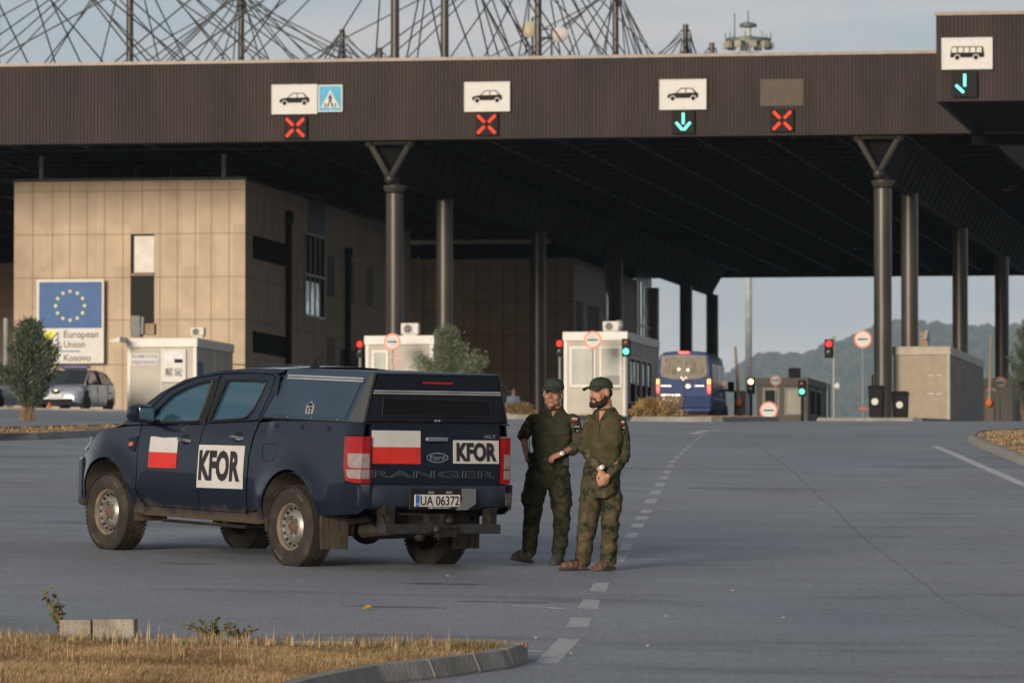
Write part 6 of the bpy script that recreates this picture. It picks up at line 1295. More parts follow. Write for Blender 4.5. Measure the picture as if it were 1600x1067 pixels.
# ------------------------------------------------------------------ hatchbacks by the office building
def hatch(name, label, px, v, yaw, police=True, col=(.42, .48, .55)):
    c = L(px, 652, v); w = SW(*c); w.z = G(w.x, w.y)+.02; t = thing(name, label, 'car', w, yaw, 'hatchbacks parked at the office building'); body = mat('silver blue paint', col, .32, .5, var=.06, coat=.4)
    # x forward, y left; half widths
    def sec(x, hw, zl, zt, r=.06): return [Vector((x, y, z)) for y, z in ((hw-.04, zl), (hw, zl+.1), (hw+.01, (zl+zt)/2), (hw-.01, zt-.16), (hw-.06, zt-.04), (hw-.2, zt+.0), (0, zt+.02), (-hw+.2, zt), (-hw+.06, zt-.04), (-hw+.01, zt-.16), (-hw-.01, (zl+zt)/2), (-hw, zl+.1), (-hw+.04, zl))]
    B_ = MB().loft([sec(-2.08, .74, .35, .80), sec(-2.0, .84, .25, .98), sec(-1.6, .885, .2, 1.02), sec(-.6, .89, .2, .98), sec(.6, .89, .2, .96), sec(1.15, .885, .2, .93), sec(1.7, .86, .22, .84), sec(1.98, .80, .25, .74), sec(2.1, .66, .30, .62)]).build('body', body, t, smooth=True)
    def roofs(x, hw, z): return [Vector((x, y, zz)) for y, zz in ((hw, z-.05), (hw-.07, z), (0, z+.03), (-hw+.07, z), (-hw, z-.05))]
    g = MB(); rows = [roofs(-1.55, .60, 1.38), roofs(-1.0, .63, 1.44), roofs(-.3, .65, 1.47), roofs(.35, .62, 1.43)]; n = 5; g.add([p for r in rows for p in r], [(j*n+i, j*n+i+1, (j+1)*n+i+1, (j+1)*n+i) for j in range(3) for i in range(4)]); g.build('roof', body, t, smooth=True)
    gl = mat('car glass', (.012, .014, .016), .08, spec=.8)
    MB().add([(1.15, .74, .93), (1.15, -.74, .93), (.35, -.62, 1.40), (.35, .62, 1.40), (1.24, 0, .95), (.35, 0, 1.45)], [(0, 4, 5, 3), (4, 1, 2, 5)]).build('windscreen', gl, t)
    MB().add([(-2.0, .72, .98), (-2.0, -.72, .98), (-1.55, -.6, 1.35), (-1.55, .6, 1.35)], [(0, 1, 2, 3)]).build('rear_window', gl, t)
    MB().box(.6, .9, -.6, .6, .95, 1.05).box(-.2, 0, .15, .6, .9, 1.28).box(-.2, 0, -.6, -.15, .9, 1.28).build('seat', M_TRIM, t, bevel=.05)
    for s in (1, -1):
        MB().add([(1.0, s*.83, .96), (-1.85, s*.84, 1.0), (-1.55, s*.615, 1.32), (-1.0, s*.66, 1.39), (-.3, s*.67, 1.42), (.32, s*.64, 1.38)], [(0, 1, 2, 3, 4, 5)]).build('side_window', gl, t)
        MB().path([(1.17, s*.76, .93), (.36, s*.63, 1.40), (-.3, s*.665, 1.44), (-1.0, s*.645, 1.41), (-1.6, s*.61, 1.35), (-2.0, s*.76, .98)], .035, 7).build('pillar', body, t, smooth=True); MB().tube((-.35, s*.86, .97), (-.4, s*.675, 1.42), .03, n=6).build('pillar', M_TRIM, t)
        MB().path([(1.68, s*.60, .74), (1.85, s*.72, .72), (1.72, s*.84, .70)], [.07, .085, .05], 8).build('headlamp', mat('car headlamp', (.45, .47, .46), .12, .2, coat=.8), t, smooth=True)
        MB().ball((.72, s*.99, 1.0), (.07, .11, .075), 10).build('wing_mirror', M_TRIM, t, smooth=True)
        for x in (1.3, -1.28):
            ty = MB().lathe([(.19, -.1), (.28, -.105), (.315, -.07), (.315, .07), (.28, .105), (.19, .1)], (x, s*.79, .315), (0, s, 0), 28, close=True).build('tyre', M_RUB, t, smooth=True); MB().lathe([(.2, .08), (.16, .05), (.05, .07), (0, .07)], (x, s*.79, .315), (0, s, 0), 18, caps=False).build('rim', M_RIM, ty, smooth=True)
            MB().lathe([(.375, 0), (.375, .01)], (x, s*.882, .34), (0, s, 0), 26).build('wheel_arch', M_BLACK, t)
        MB().box(-1.0, -.99, min(s*.88, s*.905), max(s*.88, s*.905), .3, .95).box(.12, .13, min(s*.88, s*.905), max(s*.88, s*.905), .3, .95).build('door_seam', M_TRIM, t)
    MB().path([(1.94, -.50, .64), (2.09, 0, .62), (1.94, .50, .64)], .055, 8).build('grille', M_BLACK, t); MB().box(1.97, 2.14, -.62, .62, .28, .40).build('lower_intake', M_BLACK, t, bevel=.03)
    MB().box(2.10, 2.17, -.26, .26, .44, .55).build('number_plate', M_SIGNW, t, bevel=.01); MB().lathe([(.05, 0), (.06, .02)], (2.09, 0, .66), (1, 0, 0), 16).build('badge', M_CHR, t)
    if police:
        MB().box(-.25, .1, -.52, .52, 1.52, 1.62).build('light_bar', mat('blue light bar', (.03, .05, .22), .2, coat=.5), t, bevel=.03); MB().box(-.15, 0, -.4, .4, 1.47, 1.53).build('light_bar_mount', M_TRIM, t)
    return t
hatch('police_car', 'silver blue hatchback with blue roof light bar parked facing the camera', 117, 195.5, R(-90)-R(14)-0*BETA)
hatch('parked_car', 'grey hatchback half hidden by the juniper at the left photo edge', -12, 196, R(-90)-R(20), False, (.18, .19, .20))
# ------------------------------------------------------------------ people
SKIN = mat('skin', (.40, .205, .135), .55, var=.12, vs=14, bump=.08, bs=60); SKIN2 = mat('tanned skin', (.43, .225, .145), .55, var=.12, vs=14, bump=.08, bs=60)
OLIVE = mat('olive shirt cloth', (.040, .039, .024), .9, var=.22, vs=9, bump=.35, bs=14, spec=.2); CAPM = mat('dark green cap cloth', (.034, .045, .033), .9, var=.2, vs=18, bump=.3, bs=60, spec=.2)
CAMO_D = ramp_mat('dark woodland camouflage', [(0, (.014, .016, .010)), (.42, (.030, .036, .020)), (.53, (.050, .034, .018)), (.60, (.062, .066, .034))], 11, detail=3, bump=.4, bs=14, dist=.6)
CAMO_L = ramp_mat('woodland camouflage', [(0, (.016, .018, .011)), (.43, (.050, .050, .026)), (.53, (.078, .052, .028)), (.60, (.088, .078, .044))], 11, detail=3, bump=.4, bs=14, dist=.6)
CAMO_S = ramp_mat('sleeve camouflage', [(0, (.018, .020, .013)), (.42, (.046, .048, .028)), (.53, (.066, .048, .028)), (.60, (.080, .080, .048))], 15, detail=3, bump=.3, bs=14, dist=.6)
HAIR = mat('dark hair', (.020, .013, .010), .8, var=.4, vs=60, bump=.6, bs=120); BOOT_D = mat('grey boot', (.055, .048, .042), .8, var=.3, vs=12, bump=.3, bs=30); BOOT_B = mat('brown boot', (.12, .072, .050), .85, var=.6, vs=28, bump=.4, bs=30); SOLE = mat('boot sole', (.05, .043, .036), .9, var=.3)
BELT = mat('black belt', (.012, .012, .012), .55, bump=.2, bs=40); EYEW = mat('eye white', (.20, .17, .15), .3); EYED = mat('eye dark', (.02, .013, .01), .2); LIP = mat('lips', (.36, .13, .10), .5)
def head_frame(c, f, tilt=0, roll=0, k=1.):
    f = Vector(f).normalized(); up = Vector((0, 0, 1)); s = f.cross(up).normalized(); M = Matrix((s, f, up)).transposed().to_4x4()    # columns: side, forward, up
    return Matrix.Translation(c) @ M @ Matrix.Rotation(tilt, 4, 'X') @ Matrix.Rotation(roll, 4, 'Y') @ Matrix.Scale(k, 4)
def eball(mb, M, c, r, n=14): mb.ball((0, 0, 0), r, n, None); k = len(mb.v)
def put(mb, M, c, r, n=14, rx=0):
    o = MB().ball((0, 0, 0), r, n); T = M @ Matrix.Translation(c) @ Matrix.Rotation(rx, 4, 'X'); o.xf(T); mb.merge(o)
def make_head(mb, M, k=1.0):
    put(mb, M, (0, -.012, .025), (.074, .094, .098)); put(mb, M, (0, .012, -.03), (.064, .078, .085)); put(mb, M, (0, .030, -.068), (.052, .056, .048)); put(mb, M, (0, .062, -.098), (.026, .026, .022))
    for s in (1, -1):
        put(mb, M, (s*.034, .054, -.030), (.030, .028, .032)); put(mb, M, (s*.078, -.005, -.008), (.010, .022, .034), rx=.15); put(mb, M, (s*.040, .022, -.070), (.022, .044, .030)); put(mb, M, (s*.030, .078, .024), (.022, .010, .006))
        put(mb, M, (s*.012, .096, -.034), (.010, .010, .009), 8)
    put(mb, M, (0, .086, .0), (.011, .014, .030), rx=-.25); put(mb, M, (0, .104, -.024), (.012, .014, .012)); put(mb, M, (0, .084, -.060), (.024, .010, .007)); put(mb, M, (0, .082, -.070), (.020, .010, .007)); put(mb, M, (0, .072, .034), (.05, .016, .02))
def face_parts(M, body, beard=False):
    for s in (1, -1):
        g = MB(); put(g, M, (s*.031, .0755, .006), (.0125, .009, .0050), 12); e = g.build('eye', EYEW, body, smooth=True)
        g = MB(); put(g, M, (s*.031, .0825, .006), (.0055, .004, .0048), 8); g.build('iris', EYED, e, smooth=True)
        g = MB(); g.path([M @ Vector((s*x, y, z)) for x, y, z in ((.014, .091, .022), (.030, .090, .029), (.050, .078, .024))], [.004, .0055, .003], 6); g.build('eyebrow', HAIR, body, smooth=True)
    g = MB(); g.path([M @ Vector((x, y, z)) for x, y, z in ((-.026, .080, -.064), (-.012, .092, -.063), (0, .095, -.0645), (.012, .092, -.063), (.026, .080, -.064))], [.002, .0045, .005, .0045, .002], 6); g.build('mouth', LIP, body, smooth=True)
    g = MB(); put(g, M, (0, -.030, .004), (.0765, .080, .066))
    g.build('hair', HAIR, body, smooth=True)
    if beard:
        g = MB(); J = [(.0735, .002, -.012), (.071, .008, -.040), (.064, .018, -.066), (.051, .042, -.088), (.030, .068, -.102), (0, .078, -.106), (-.030, .068, -.102), (-.051, .042, -.088), (-.064, .018, -.066), (-.071, .008, -.040), (-.0735, .002, -.012)]
        RJ = [.007, .017, .025, .027, .024, .022, .024, .027, .025, .017, .007]; limb(g, [M @ Vector(p) for p in J], [r*1.16 for r in RJ], 10); g.path([M @ Vector(p) for p in ((-.034, .070, -.076), (-.024, .086, -.054), (0, .097, -.049), (.024, .086, -.054), (.034, .070, -.076))], [.008, .009, .007, .009, .008], 8)
        put(g, M, (0, .02, -.095), (.05, .05, .028))
        remesh('beard', g, .005, 2, HAIR, body, .002, (120, 120, 120))
def cap(M, body, m=CAPM):
    g = MB(); rings = []
    for i in range(9):
        t = i/8; ph = t*math.pi/2; rings.append([M @ Vector((.087*math.cos(ph)**.8*math.cos(a), -.008+.104*math.cos(ph)**.8*math.sin(a), .052+.078*math.sin(ph))) for a in [2*math.pi*k/28 for k in range(28)]])
    rings = [[M @ Vector((.088*math.cos(a), -.008+.106*math.sin(a), .040)) for a in [2*math.pi*k/28 for k in range(28)]]]+rings
    g.loft(rings); c = g.build('cap', m, body, smooth=True, ang=60)
    g = MB(); top = []; n = 14
    for j in range(5):
        for i in range(n+1):
            a = math.pi*(.14+.72*i/n); t = j/4; r0 = Vector((.084*math.cos(a), -.008+.100*math.sin(a), 0)); r1 = Vector((.076*math.cos(a), .055+.118*math.sin(a)**.7, 0)); p = r0.lerp(r1, t); z = .052-.012*t-4.2*p.x*p.x*(.3+.7*t)-.010*t*t; top.append(M @ Vector((p.x, p.y, z)))
    k = n+1; fs = [(j*k+i, j*k+i+1, (j+1)*k+i+1, (j+1)*k+i) for j in range(4) for i in range(n)]; g.add(top, fs)
    b = g.build('cap_bill', m, c, smooth=True, fix=False); s_ = b.modifiers.new('s', 'SOLIDIFY'); s_.thickness = .006
    g = MB(); put(g, M, (0, -.008, .131), (.007, .007, .004), 8); g.build('cap_button', m, c)
    return c
def hand(mb, w, d, n, side, curl=.35, k=1.):
    """wrist w, direction d, palm normal n (towards the palm side), side=+1 puts the thumb along d x n"""
    d = Vector(d).normalized(); n = Vector(n); n = (n-d*n.dot(d)).normalized(); s = d.cross(n)*side; w = Vector(w)
    P = w+d*.05*k; M = Matrix((s, d, n)).transposed().to_4x4(); M.translation = P; o = MB().ball((0, 0, 0), (.040*k, .052*k, .017*k), 14).xf(M); mb.merge(o); mb.path([w-d*.03, w+d*.03], [.027*k, .026*k], 10)
    for i, (x, ln, r) in enumerate(((.029, .072, .0088), (.010, .080, .0092), (-.009, .074, .0088), (-.028, .060, .0078))):
        b = w+d*(.088-.004*abs(i-1))*k+s*x*k; c = curl*(1+.12*i); q = [b-d*.02*k]; dd = d.copy(); ang = 0; p = b; q.append(p)
        for seg in (.44, .32, .26): ang += c*1.1; v = d*math.cos(ang)+n*math.sin(ang); p = p+v*ln*seg*k; q.append(p)
        mb.path(q, [r*k*1.05, r*k*1.1, r*k, r*k*.95, r*k*.75], 8)
    b = w+d*.030*k+s*.024*k; v1 = (s*.72+d*.62+n*.30).normalized(); v2 = (s*.25+d*.85+n*.45).normalized(); mb.path([b-v1*.01, b+v1*.034*k, b+v1*.034*k+v2*.030*k, b+v1*.034*k+v2*.052*k], [.013*k, .0115*k, .010*k, .0075*k], 8)
def limb(mb, pts, rs, n=14):
    pts = [Vector(p) for p in pts]; mb.path(pts, rs, n)
    for p, r in zip(pts, rs): mb.ball(p, r*.995, 12)
def ell(mb, rows, n=22):
    """rows: (centre, half width, half depth, yaw)"""
    R_ = []
    for c, a, b, yw in rows: R_.append([Vector(c)+Vector((a*math.cos(t)*math.cos(yw)-b*math.sin(t)*math.sin(yw), a*math.cos(t)*math.sin(yw)+b*math.sin(t)*math.cos(yw), 0)) for t in [2*math.pi*k/n for k in range(n)]])
    mb.loft(R_)
def boot(parent, toe, heel, ank, m, name='boot'):
    toe, heel, ank = Vector(toe), Vector(heel), Vector(ank); d = (toe-heel); d.z = 0; d.normalize(); g = MB()
    g.path([heel+d*.03+Vector((0, 0, .05)), heel+d*.10+Vector((0, 0, .055)), toe-d*.09+Vector((0, 0, .048)), toe-d*.035+Vector((0, 0, .038))], [.042, .050, .050, .034], 14); limb(g, [ank+Vector((0, 0, .10)), ank, heel+d*.06+Vector((0, 0, .06))], [.058, .052, .048]); g.ball(toe-d*.05+Vector((0, 0, .036)), (.046, .046, .032), 12)
    b = remesh(name, g, .007, 3, m, parent, .003, (30, 30, 30))
    s = d.cross(Vector((0, 0, 1))); g = MB(); out_ = []
    for t, w_ in ((-.0, .028), (.04, .042), (.35, .040), (.68, .050), (.88, .044), (1.0, .022)): out_.append((t, w_))
    L_ = (toe-heel); L_.z = 0; L_ = L_.length; pts = [(t*L_, w_) for t, w_ in out_]+[(t*L_, -w_) for t, w_ in reversed(out_)]; z0 = 0
    g.prism(pts, lambda a, q, dz: heel+d*a+s*q+Vector((0, 0, dz-heel.z+heel.z*(1-a/L_)+toe.z*(a/L_))), .0, .028); g.build('sole', SOLE, b, bevel=.006)
    g = MB()
    for i in range(5): c = ank.lerp(toe-d*.10+Vector((0, 0, .07)), i/5)+d*.050*(1-i/8)+Vector((0, 0, .02)); g.path([c-s*.025, c+d*.006+Vector((0, 0, .004)), c+s*.025], .004, 5)
    g.build('laces', BELT, b)
def place(name, label, px, py, d):
    P = D(px, py)*d; P.z = G(P.x, P.y); t = thing(name, label, 'soldier', P, 0, None); return t
# ---- left soldier, facing the camera
dA = 55.4; A_ = place('person', 'soldier in olive shirt facing the camera with a wristwatch hand at his belt', 855, 880, dA); kA = FPX/dA
a_ = lambda x, y, dep=0: Vector(((x-855)/kA, dep, (880-y)/kA))
Mh = head_frame(a_(864.5, 613.5, -.03), (-.26, -1, -.05), 0, R(-4), 1.16)
b = MB(); make_head(b, Mh); limb(b, [a_(865, 626, 0), a_(866, 648, .03)], [.066, .074])
ell(b, [(a_(866, 650, .03), .09, .07, 0), (a_(864, 665, .02), .15, .09, 0), (a_(862, 690, .02), .155, .105, 0), (a_(858, 730, .03), .15, .10, 0)])
limb(b, [a_(838, 660, .02), a_(818, 680, .05), a_(822, 706, -.02)], [.052, .042, .027]); hand(b, a_(822.5, 706, -.02), (.12, -.18, -1), (.9, -.3, .1), 1, .42)
limb(b, [a_(890, 660, .02), a_(902, 695, .03), a_(877, 708, -.16)], [.052, .043, .028]); hand(b, a_(876, 708.5, -.165), (-1, -.25, -.38), (.3, .6, -.75), -1, .5)
limb(b, [a_(842, 735, .03), a_(833, 806, .02), a_(828, 860, .05)], [.08, .055, .04]); limb(b, [a_(873, 735, .03), a_(877, 806, .0), a_(874, 862, .04)], [.08, .055, .04])
bodyA = remesh('body', b, .0052, 4, SKIN, A_); face_parts(Mh, bodyA); cap(Mh, bodyA)
g = MB(); ell(g, [(a_(865.5, 634, .035), .078, .074, 0), (a_(865, 641, .03), .115, .092, 0), (a_(863.5, 650, .025), .185, .112, 0), (a_(863, 666, .02), .206, .128, 0), (a_(862, 688, .01), .190, .128, 0), (a_(861, 705, .01), .176, .122, 0), (a_(859, 716, .02), .178, .120, 0)]); g.ball(a_(847, 670, -.065), (.085, .05, .065), 14); g.ball(a_(878, 670, -.065), (.085, .05, .065), 14)
for s in (833, 895): g.ball(a_(s, 655, .02), (.066, .07, .066), 14)
shA = remesh('shirt', g, .008, 5, OLIVE, A_, .010, (7, 7, 12))
for nm, pts, rs in (('sleeve', [a_(833, 657, .02), a_(823, 670, .04), a_(818, 679, .045)], [.064, .064, .060]), ('sleeve', [a_(895, 656, .02), a_(901, 674, .03), a_(903, 695, .02), a_(893, 702, -.04)], [.066, .064, .062, .058])):
    g = MB(); limb(g, pts, rs); sl = remesh(nm, g, .007, 3, CAMO_S, A_, .007, (10, 10, 14))
    if len(pts) == 4:
        for c, r, m, nn in ((a_(900, 653, -.052), (.020, .006, .014), M_WVIN, 'flag_patch'),): pass
def patch(parent, c, nrm, w, h, m, name, shape='rect'):
    n_ = Vector(nrm).normalized(); s = Vector((0, 0, 1)).cross(n_).normalized(); u = n_.cross(s); c = Vector(c); pts = [(-w/2, -h/2), (w/2, -h/2), (w/2, h/2), (-w/2, h/2)] if shape == 'rect' else [(math.sin(i*.5236)*w/2*(1-.25*(i in (5, 6, 7))), -math.cos(i*.5236)*h/2) for i in range(12)]
    return MB().prism(pts, lambda a, b_, d: c+s*a+u*b_+n_*d, -.012, .006).build(name, m, parent)
slv = [o for o in A_.children if o.name.startswith('sleeve')][-1]
nA = (.55, -.85, .1)
patch(slv, a_(898, 653, -.045), nA, .052, .017, M_WVIN, 'flag_patch'); patch(slv, a_(898, 656, -.047), nA, .052, .017, M_RVIN, 'flag_patch_red')
sh_ = patch(slv, a_(902, 669, -.035), nA, .068, .085, M_BLACK, 'unit_badge', 'round'); patch(sh_, a_(901.5, 665.5, -.042), nA, .050, .012, M_GREYC, 'badge_band'); patch(sh_, a_(902.5, 672, -.042), nA, .034, .028, mat('badge grey', (.12, .13, .12), .7, var=.6, vs=50), 'badge_device')
# collar, button placket
def collar(c, yaw, r, m, parent, gap=.42, tilt=0.):
    g = MB(); n = 26; rows = ((.95, -.02), (1.0, .030), (1.06, .034), (1.34, -.022), (1.28, -.030)); vs = []
    for i in range(n+1):
        t = gap+(2*math.pi-2*gap)*i/n; e = min(1, min(i, n-i)/3)           # t = 0 points to the front
        for k, z in rows:
            q = Matrix.Rotation(yaw, 3, 'Z') @ Vector((math.sin(t)*r*k, -math.cos(t)*r*k*.98, z-.020*math.cos(t)-(.018*(1-e) if k > 1.2 else 0))); vs.append(Vector(c)+q)
    k = len(rows); g.add(vs, [(i*k+j, (i+1)*k+j, (i+1)*k+j+1, i*k+j+1) for i in range(n) for j in range(k-1)]); o = g.build('collar', m, parent, smooth=True, fix=False); s = o.modifiers.new('s', 'SOLIDIFY'); s.thickness = .004; return o
collar(a_(865.5, 642, .015), R(10), .088, OLIVE, shA)
for s in ():
    MB().prism([(0, 0), (s*.055, .038), (s*.085, .004), (s*.035, -.050)], lambda p, q, d: a_(866, 645, -.072)+Vector((p, d+abs(p)*.5, q)), -.006, .006).build('collar', OLIVE, shA, bevel=.003)
MB().prism([(-.006, 0), (.022, .055), (-.034, .055)], lambda p, q, d: a_(865, 650, -.095)+Vector((p, d+q*.45, q)), 0, .01).build('neck_opening', SKIN, shA)
MB().box(-.014, .014, -.012, .0, -.14, 0).xf(Matrix.Translation(a_(863, 654, -.102))).build('placket', OLIVE, shA, bevel=.003)
g = MB(); ell(g, [(a_(859, 712, .02), .178, .128, 0), (a_(857, 728, .03), .192, .135, 0), (a_(855, 745, .03), .200, .135, 0), (a_(854, 762, .03), .17, .11, 0)])
limb(g, [a_(840, 742, .03), a_(834, 775, .02), a_(832, 806, .0), a_(829, 835, .03), a_(827, 858, .05)], [.115, .104, .082, .076, .066]); limb(g, [a_(872, 742, .03), a_(876, 775, .01), a_(878, 806, -.02), a_(876, 838, .01), a_(873, 860, .04)], [.115, .104, .084, .078, .066])
g.ball(a_(822.5, 778, .02), (.05, .07, .10), 12); g.ball(a_(887, 778, .02), (.05, .07, .10), 12)
remesh('trousers', g, .008, 3, CAMO_D, A_, .013, (7, 7, 10))
ell2 = MB(); ell(ell2, [(a_(859, 721, .02), .188, .136, 0), (a_(859, 713.5, .02), .188, .136, 0)]); bl_ = ell2.build('belt', BELT, A_, smooth=True, bevel=.004)
MB().obox(Matrix.Translation(a_(861, 717, -.118)), .05, .02, .045).build('belt_buckle', mat('gunmetal', (.05, .05, .05), .4, .5), bl_, bevel=.005); MB().obox(Matrix.Translation(a_(884, 719, -.03)), .06, .10, .12).build('belt_pouch', BELT, bl_, bevel=.012); MB().obox(Matrix.Translation(a_(829.5, 716, -.06)), .055, .05, .13).build('radio', M_BLACK, bl_, bevel=.01)
MB().path([a_(827.5, 708, -.06), a_(826.7, 684, -.055)], [.006, .003], 6).build('radio_antenna', M_BLACK, bl_)
boot(A_, a_(800, 876, -.10)+Vector((0, 0, .02)), a_(831, 880, .05)+Vector((0, 0, .012)), a_(828, 862, .04), BOOT_D); boot(A_, a_(862, 881, -.17), a_(877, 877, .07)+Vector((0, 0, .0)), a_(874, 864, .04), BOOT_D)
wt = MB().lathe([(.023, -.004), (.023, .008), (.019, .011), (0, .011)], a_(878, 707.5, -.185), (.1, -1, .2), 20).build('wristwatch', mat('watch face', (.6, .58, .5), .25, .3), bodyA, smooth=True); MB().lathe([(.0325, -.010), (.0325, .010)], a_(879, 707, -.152), (-.82, -.5, -.3), 18, caps=False).build('watch_strap', BELT, wt)
# ---- right soldier, three-quarter view to the left, hands joined in front
dB = 54.3; B_ = place('person', 'bearded soldier with long sleeves looking left, hands together in front', 935, 888, dB); kB = FPX/dB
b_ = lambda x, y, dep=0: Vector(((x-935)/kB, dep, (888-y)/kB))
MhB = head_frame(b_(938.5, 610.5, 0), (-.74, -.67, .02), 0, 0, 1.17); YB = R(-38)
b = MB(); make_head(b, MhB); limb(b, [b_(944, 622, .02), b_(948, 648, .05)], [.070, .078])
ell(b, [(b_(948, 650, .05), .09, .07, YB), (b_(947, 667, .04), .15, .09, YB), (b_(944, 700, .03), .15, .10, YB), (b_(940, 735, .04), .15, .11, YB)])
limb(b, [b_(963, 663, .0), b_(974, 705, .04), b_(955, 735, -.17)], [.052, .042, .030]); hand(b, b_(951, 739, -.18), (-.75, -.3, -.75), (-.35, .75, .1), 1, .45)
limb(b, [b_(926, 663, .1), b_(915, 700, .05), b_(935, 728, -.14)], [.05, .04, .030]); hand(b, b_(937, 731, -.165), (.45, -.3, -.95), (-.3, .8, 0), -1, .4)
limb(b, [b_(925, 742, .05), b_(917, 812, .0), b_(911, 868, .03)], [.08, .055, .04]); limb(b, [b_(950, 742, .05), b_(952, 812, .05), b_(951, 868, .08)], [.08, .055, .04])
bodyB = remesh('body', b, .0052, 4, SKIN2, B_); face_parts(MhB, bodyB, True); cap(MhB, bodyB)
g = MB(); ell(g, [(b_(947, 633, .05), .080, .076, YB), (b_(947, 641, .045), .120, .098, YB), (b_(947, 651, .04), .185, .118, YB), (b_(945, 672, .02), .200, .140, YB), (b_(943, 692, .01), .186, .140, YB), (b_(942, 712, .02), .172, .130, YB), (b_(942, 724, .03), .178, .132, YB)])
g.ball(b_(967, 658, .0), (.066, .068, .066), 14); g.ball(b_(924, 657, .10), (.065, .07, .07), 14); 
shB = remesh('shirt', g, .008, 5, OLIVE if False else mat('olive brown shirt cloth', (.062, .054, .026), .9, var=.22, vs=9, bump=.35, bs=14, spec=.2), B_, .010, (7, 7, 12))
for pts, rs in (([b_(923, 656, .10), b_(915, 698, .05), b_(934, 727, -.12)], [.070, .062, .048]), ([b_(968, 657, .0), b_(973, 682, .02), b_(975, 706, .04), b_(965, 724, -.06), b_(954, 736, -.165)], [.072, .070, .066, .056, .046])):
    g = MB(); limb(g, pts, rs); slB = remesh('sleeve', g, .007, 3, CAMO_S, B_, .009, (10, 10, 15))
nB = (.50, -.87, .1); patch(slB, b_(971.5, 656, -.076), nB, .050, .017, M_WVIN, 'flag_patch'); patch(slB, b_(971.5, 659, -.078), nB, .050, .017, M_RVIN, 'flag_patch_red'); sh_ = patch(slB, b_(972, 670, -.062), nB, .062, .09, M_BLACK, 'unit_badge', 'round'); patch(sh_, b_(972, 665, -.070), nB, .050, .012, M_GREYC, 'badge_band'); patch(sh_, b_(972, 673, -.070), nB, .034, .028, MATS['badge grey'], 'badge_device')
collar(b_(945, 641.5, .035), YB, .092, OLIVE, shB)
for s in (): MB().prism([(0, 0), (s*.050, .048), (s*.088, .014), (s*.035, -.055)], lambda p, q, d: b_(940, 645, -.050)+Matrix.Rotation(YB, 3, 'Z') @ Vector((p, d+abs(p)*.6, q)), -.006, .006).build('collar', OLIVE, shB, bevel=.003)
MB().prism([(-.004, -.03), (.034, .07), (-.034, .07)], lambda p, q, d: b_(938, 650, -.085)+Matrix.Rotation(YB, 3, 'Z') @ Vector((p, d+q*.45, q)), 0, .01).build('neck_opening', SKIN2, shB)
MB().box(-.012, .012, -.012, .0, -.16, 0).xf(Matrix.Translation(b_(935.5, 659, -.105)) @ Matrix.Rotation(YB, 4, 'Z')).build('placket', MATS['olive brown shirt cloth'], shB, bevel=.003)
g = MB(); ell(g, [(b_(942, 718, .03), .178, .135, YB), (b_(940, 735, .04), .19, .145, YB), (b_(938, 755, .04), .195, .145, YB), (b_(935, 775, .04), .17, .12, YB)])
limb(g, [b_(926, 752, .05), b_(922, 785, .02), b_(918, 815, .0), b_(914, 845, .02), b_(911, 872, .03)], [.112, .104, .088, .080, .074]); limb(g, [b_(951, 752, .05), b_(953, 785, .05), b_(954, 815, .03), b_(952, 845, .06), b_(951, 872, .08)], [.112, .104, .086, .078, .074])
g.ball(b_(966, 780, .02), (.045, .07, .10), 12)
remesh('trousers', g, .008, 3, CAMO_L, B_, .014, (7, 7, 10))
g = MB(); ell(g, [(b_(941.5, 726, .03), .186, .142, YB), (b_(941.5, 719, .03), .186, .142, YB)]); bl_ = g.build('belt', mat('green belt', (.03, .034, .02), .8), B_, smooth=True, bevel=.004); MB().obox(Matrix.Translation(b_(976, 710, .05)), .09, .12, .11).build('belt_pouch', mat('grey green pouch', (.045, .05, .042), .85, bump=.3), bl_, bevel=.02)
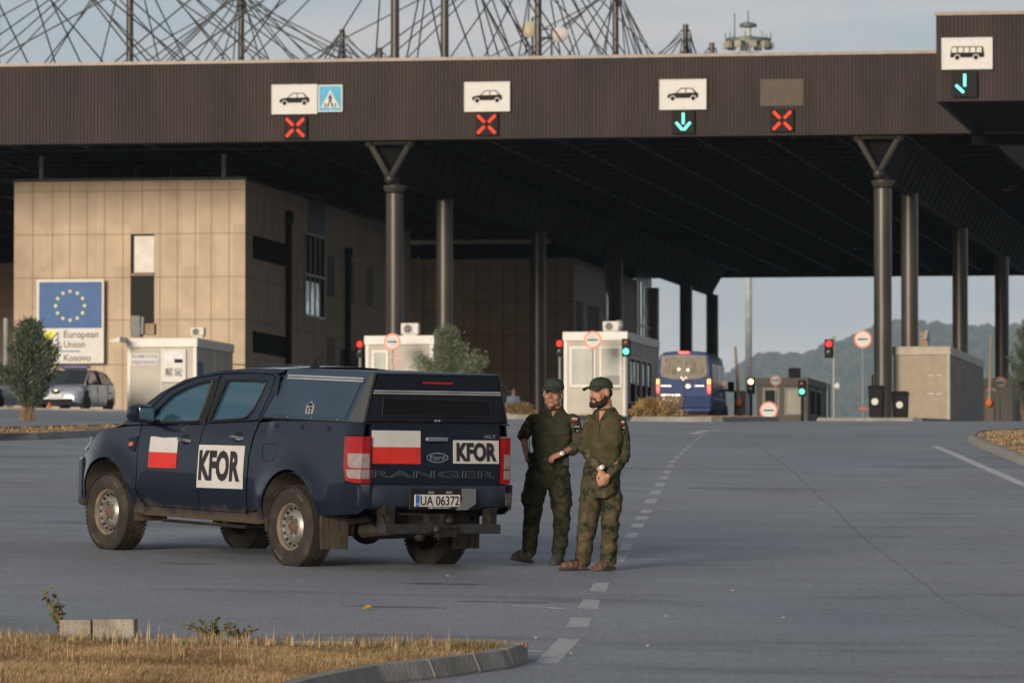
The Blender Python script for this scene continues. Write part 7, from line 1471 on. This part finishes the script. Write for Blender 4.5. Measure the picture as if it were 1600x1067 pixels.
boot(B_, b_(875, 889, -.13)+Vector((0, 0, .01)), b_(918, 889, .05), b_(912, 874, .03), BOOT_B); boot(B_, b_(924, 892, -.12), b_(959, 886, .10), b_(952, 874, .08), BOOT_B)
MB().lathe([(.024, -.004), (.024, .008), (.019, .011), (0, .011)], b_(940, 727, -.215), (.0, -1, .2), 20).build('wristwatch', MATS['watch face'], bodyB, smooth=True)
# ---- officer far behind in a light blue shirt
c = L(802, 640, 232); w = SW(*c); w.z = G(w.x, w.y); C_ = thing('person', 'person in light blue shirt and dark trousers standing far behind near the stairs', 'officer', w); q = lambda x, z, y=0: Vector((x, y, z))
MhC = head_frame(q(.02, 1.64), (-.3, -1, 0)); b = MB(); make_head(b, MhC); limb(b, [q(.02, 1.57), q(.02, 1.46)], [.06, .065]); ell(b, [(q(0, 1.45), .1, .08, 0), (q(0, 1.3), .15, .1, 0), (q(0, .95), .14, .1, 0)])
for s, h_x in ((-1, -.30), (1, .32)): limb(b, [q(s*.19, 1.38), q(s*.26, 1.12, .04), q(h_x, .90, -.05)], [.045, .038, .028]); hand(b, q(h_x, .89, -.05), (0, -.2, -1), (-s, 0, 0), -s, .3)
for s in (-1, 1): limb(b, [q(s*.09, .9), q(s*.11, .48), q(s*.12, .1)], [.08, .055, .045])
bc = remesh('body', b, .009, 2, SKIN, C_); face_parts(MhC, bc)
g = MB(); ell(g, [(q(.01, 1.50, .01), .09, .08, 0), (q(0, 1.42), .19, .115, 0), (q(0, 1.25), .195, .125, 0), (q(0, .96), .165, .12, 0)]); 
for s in (-1, 1): limb(g, [q(s*.195, 1.40), q(s*.255, 1.14, .03)], [.065, .06])
remesh('shirt', g, .012, 3, mat('light blue shirt', (.17, .24, .36), .85, var=.1, bump=.2, bs=12), C_, .006); g = MB(); ell(g, [(q(0, .99), .165, .12, 0), (q(0, .80), .18, .12, 0)])
for s in (-1, 1): limb(g, [q(s*.09, .86), q(s*.11, .48), q(s*.12, .12)], [.1, .078, .07])
remesh('trousers', g, .012, 3, mat('dark trousers', (.012, .013, .018), .85), C_, .006)
for s in (-1, 1): boot(C_, q(s*.14, 0, -.18), q(s*.11, 0, .08), q(s*.12, .10), BELT, 'shoe')
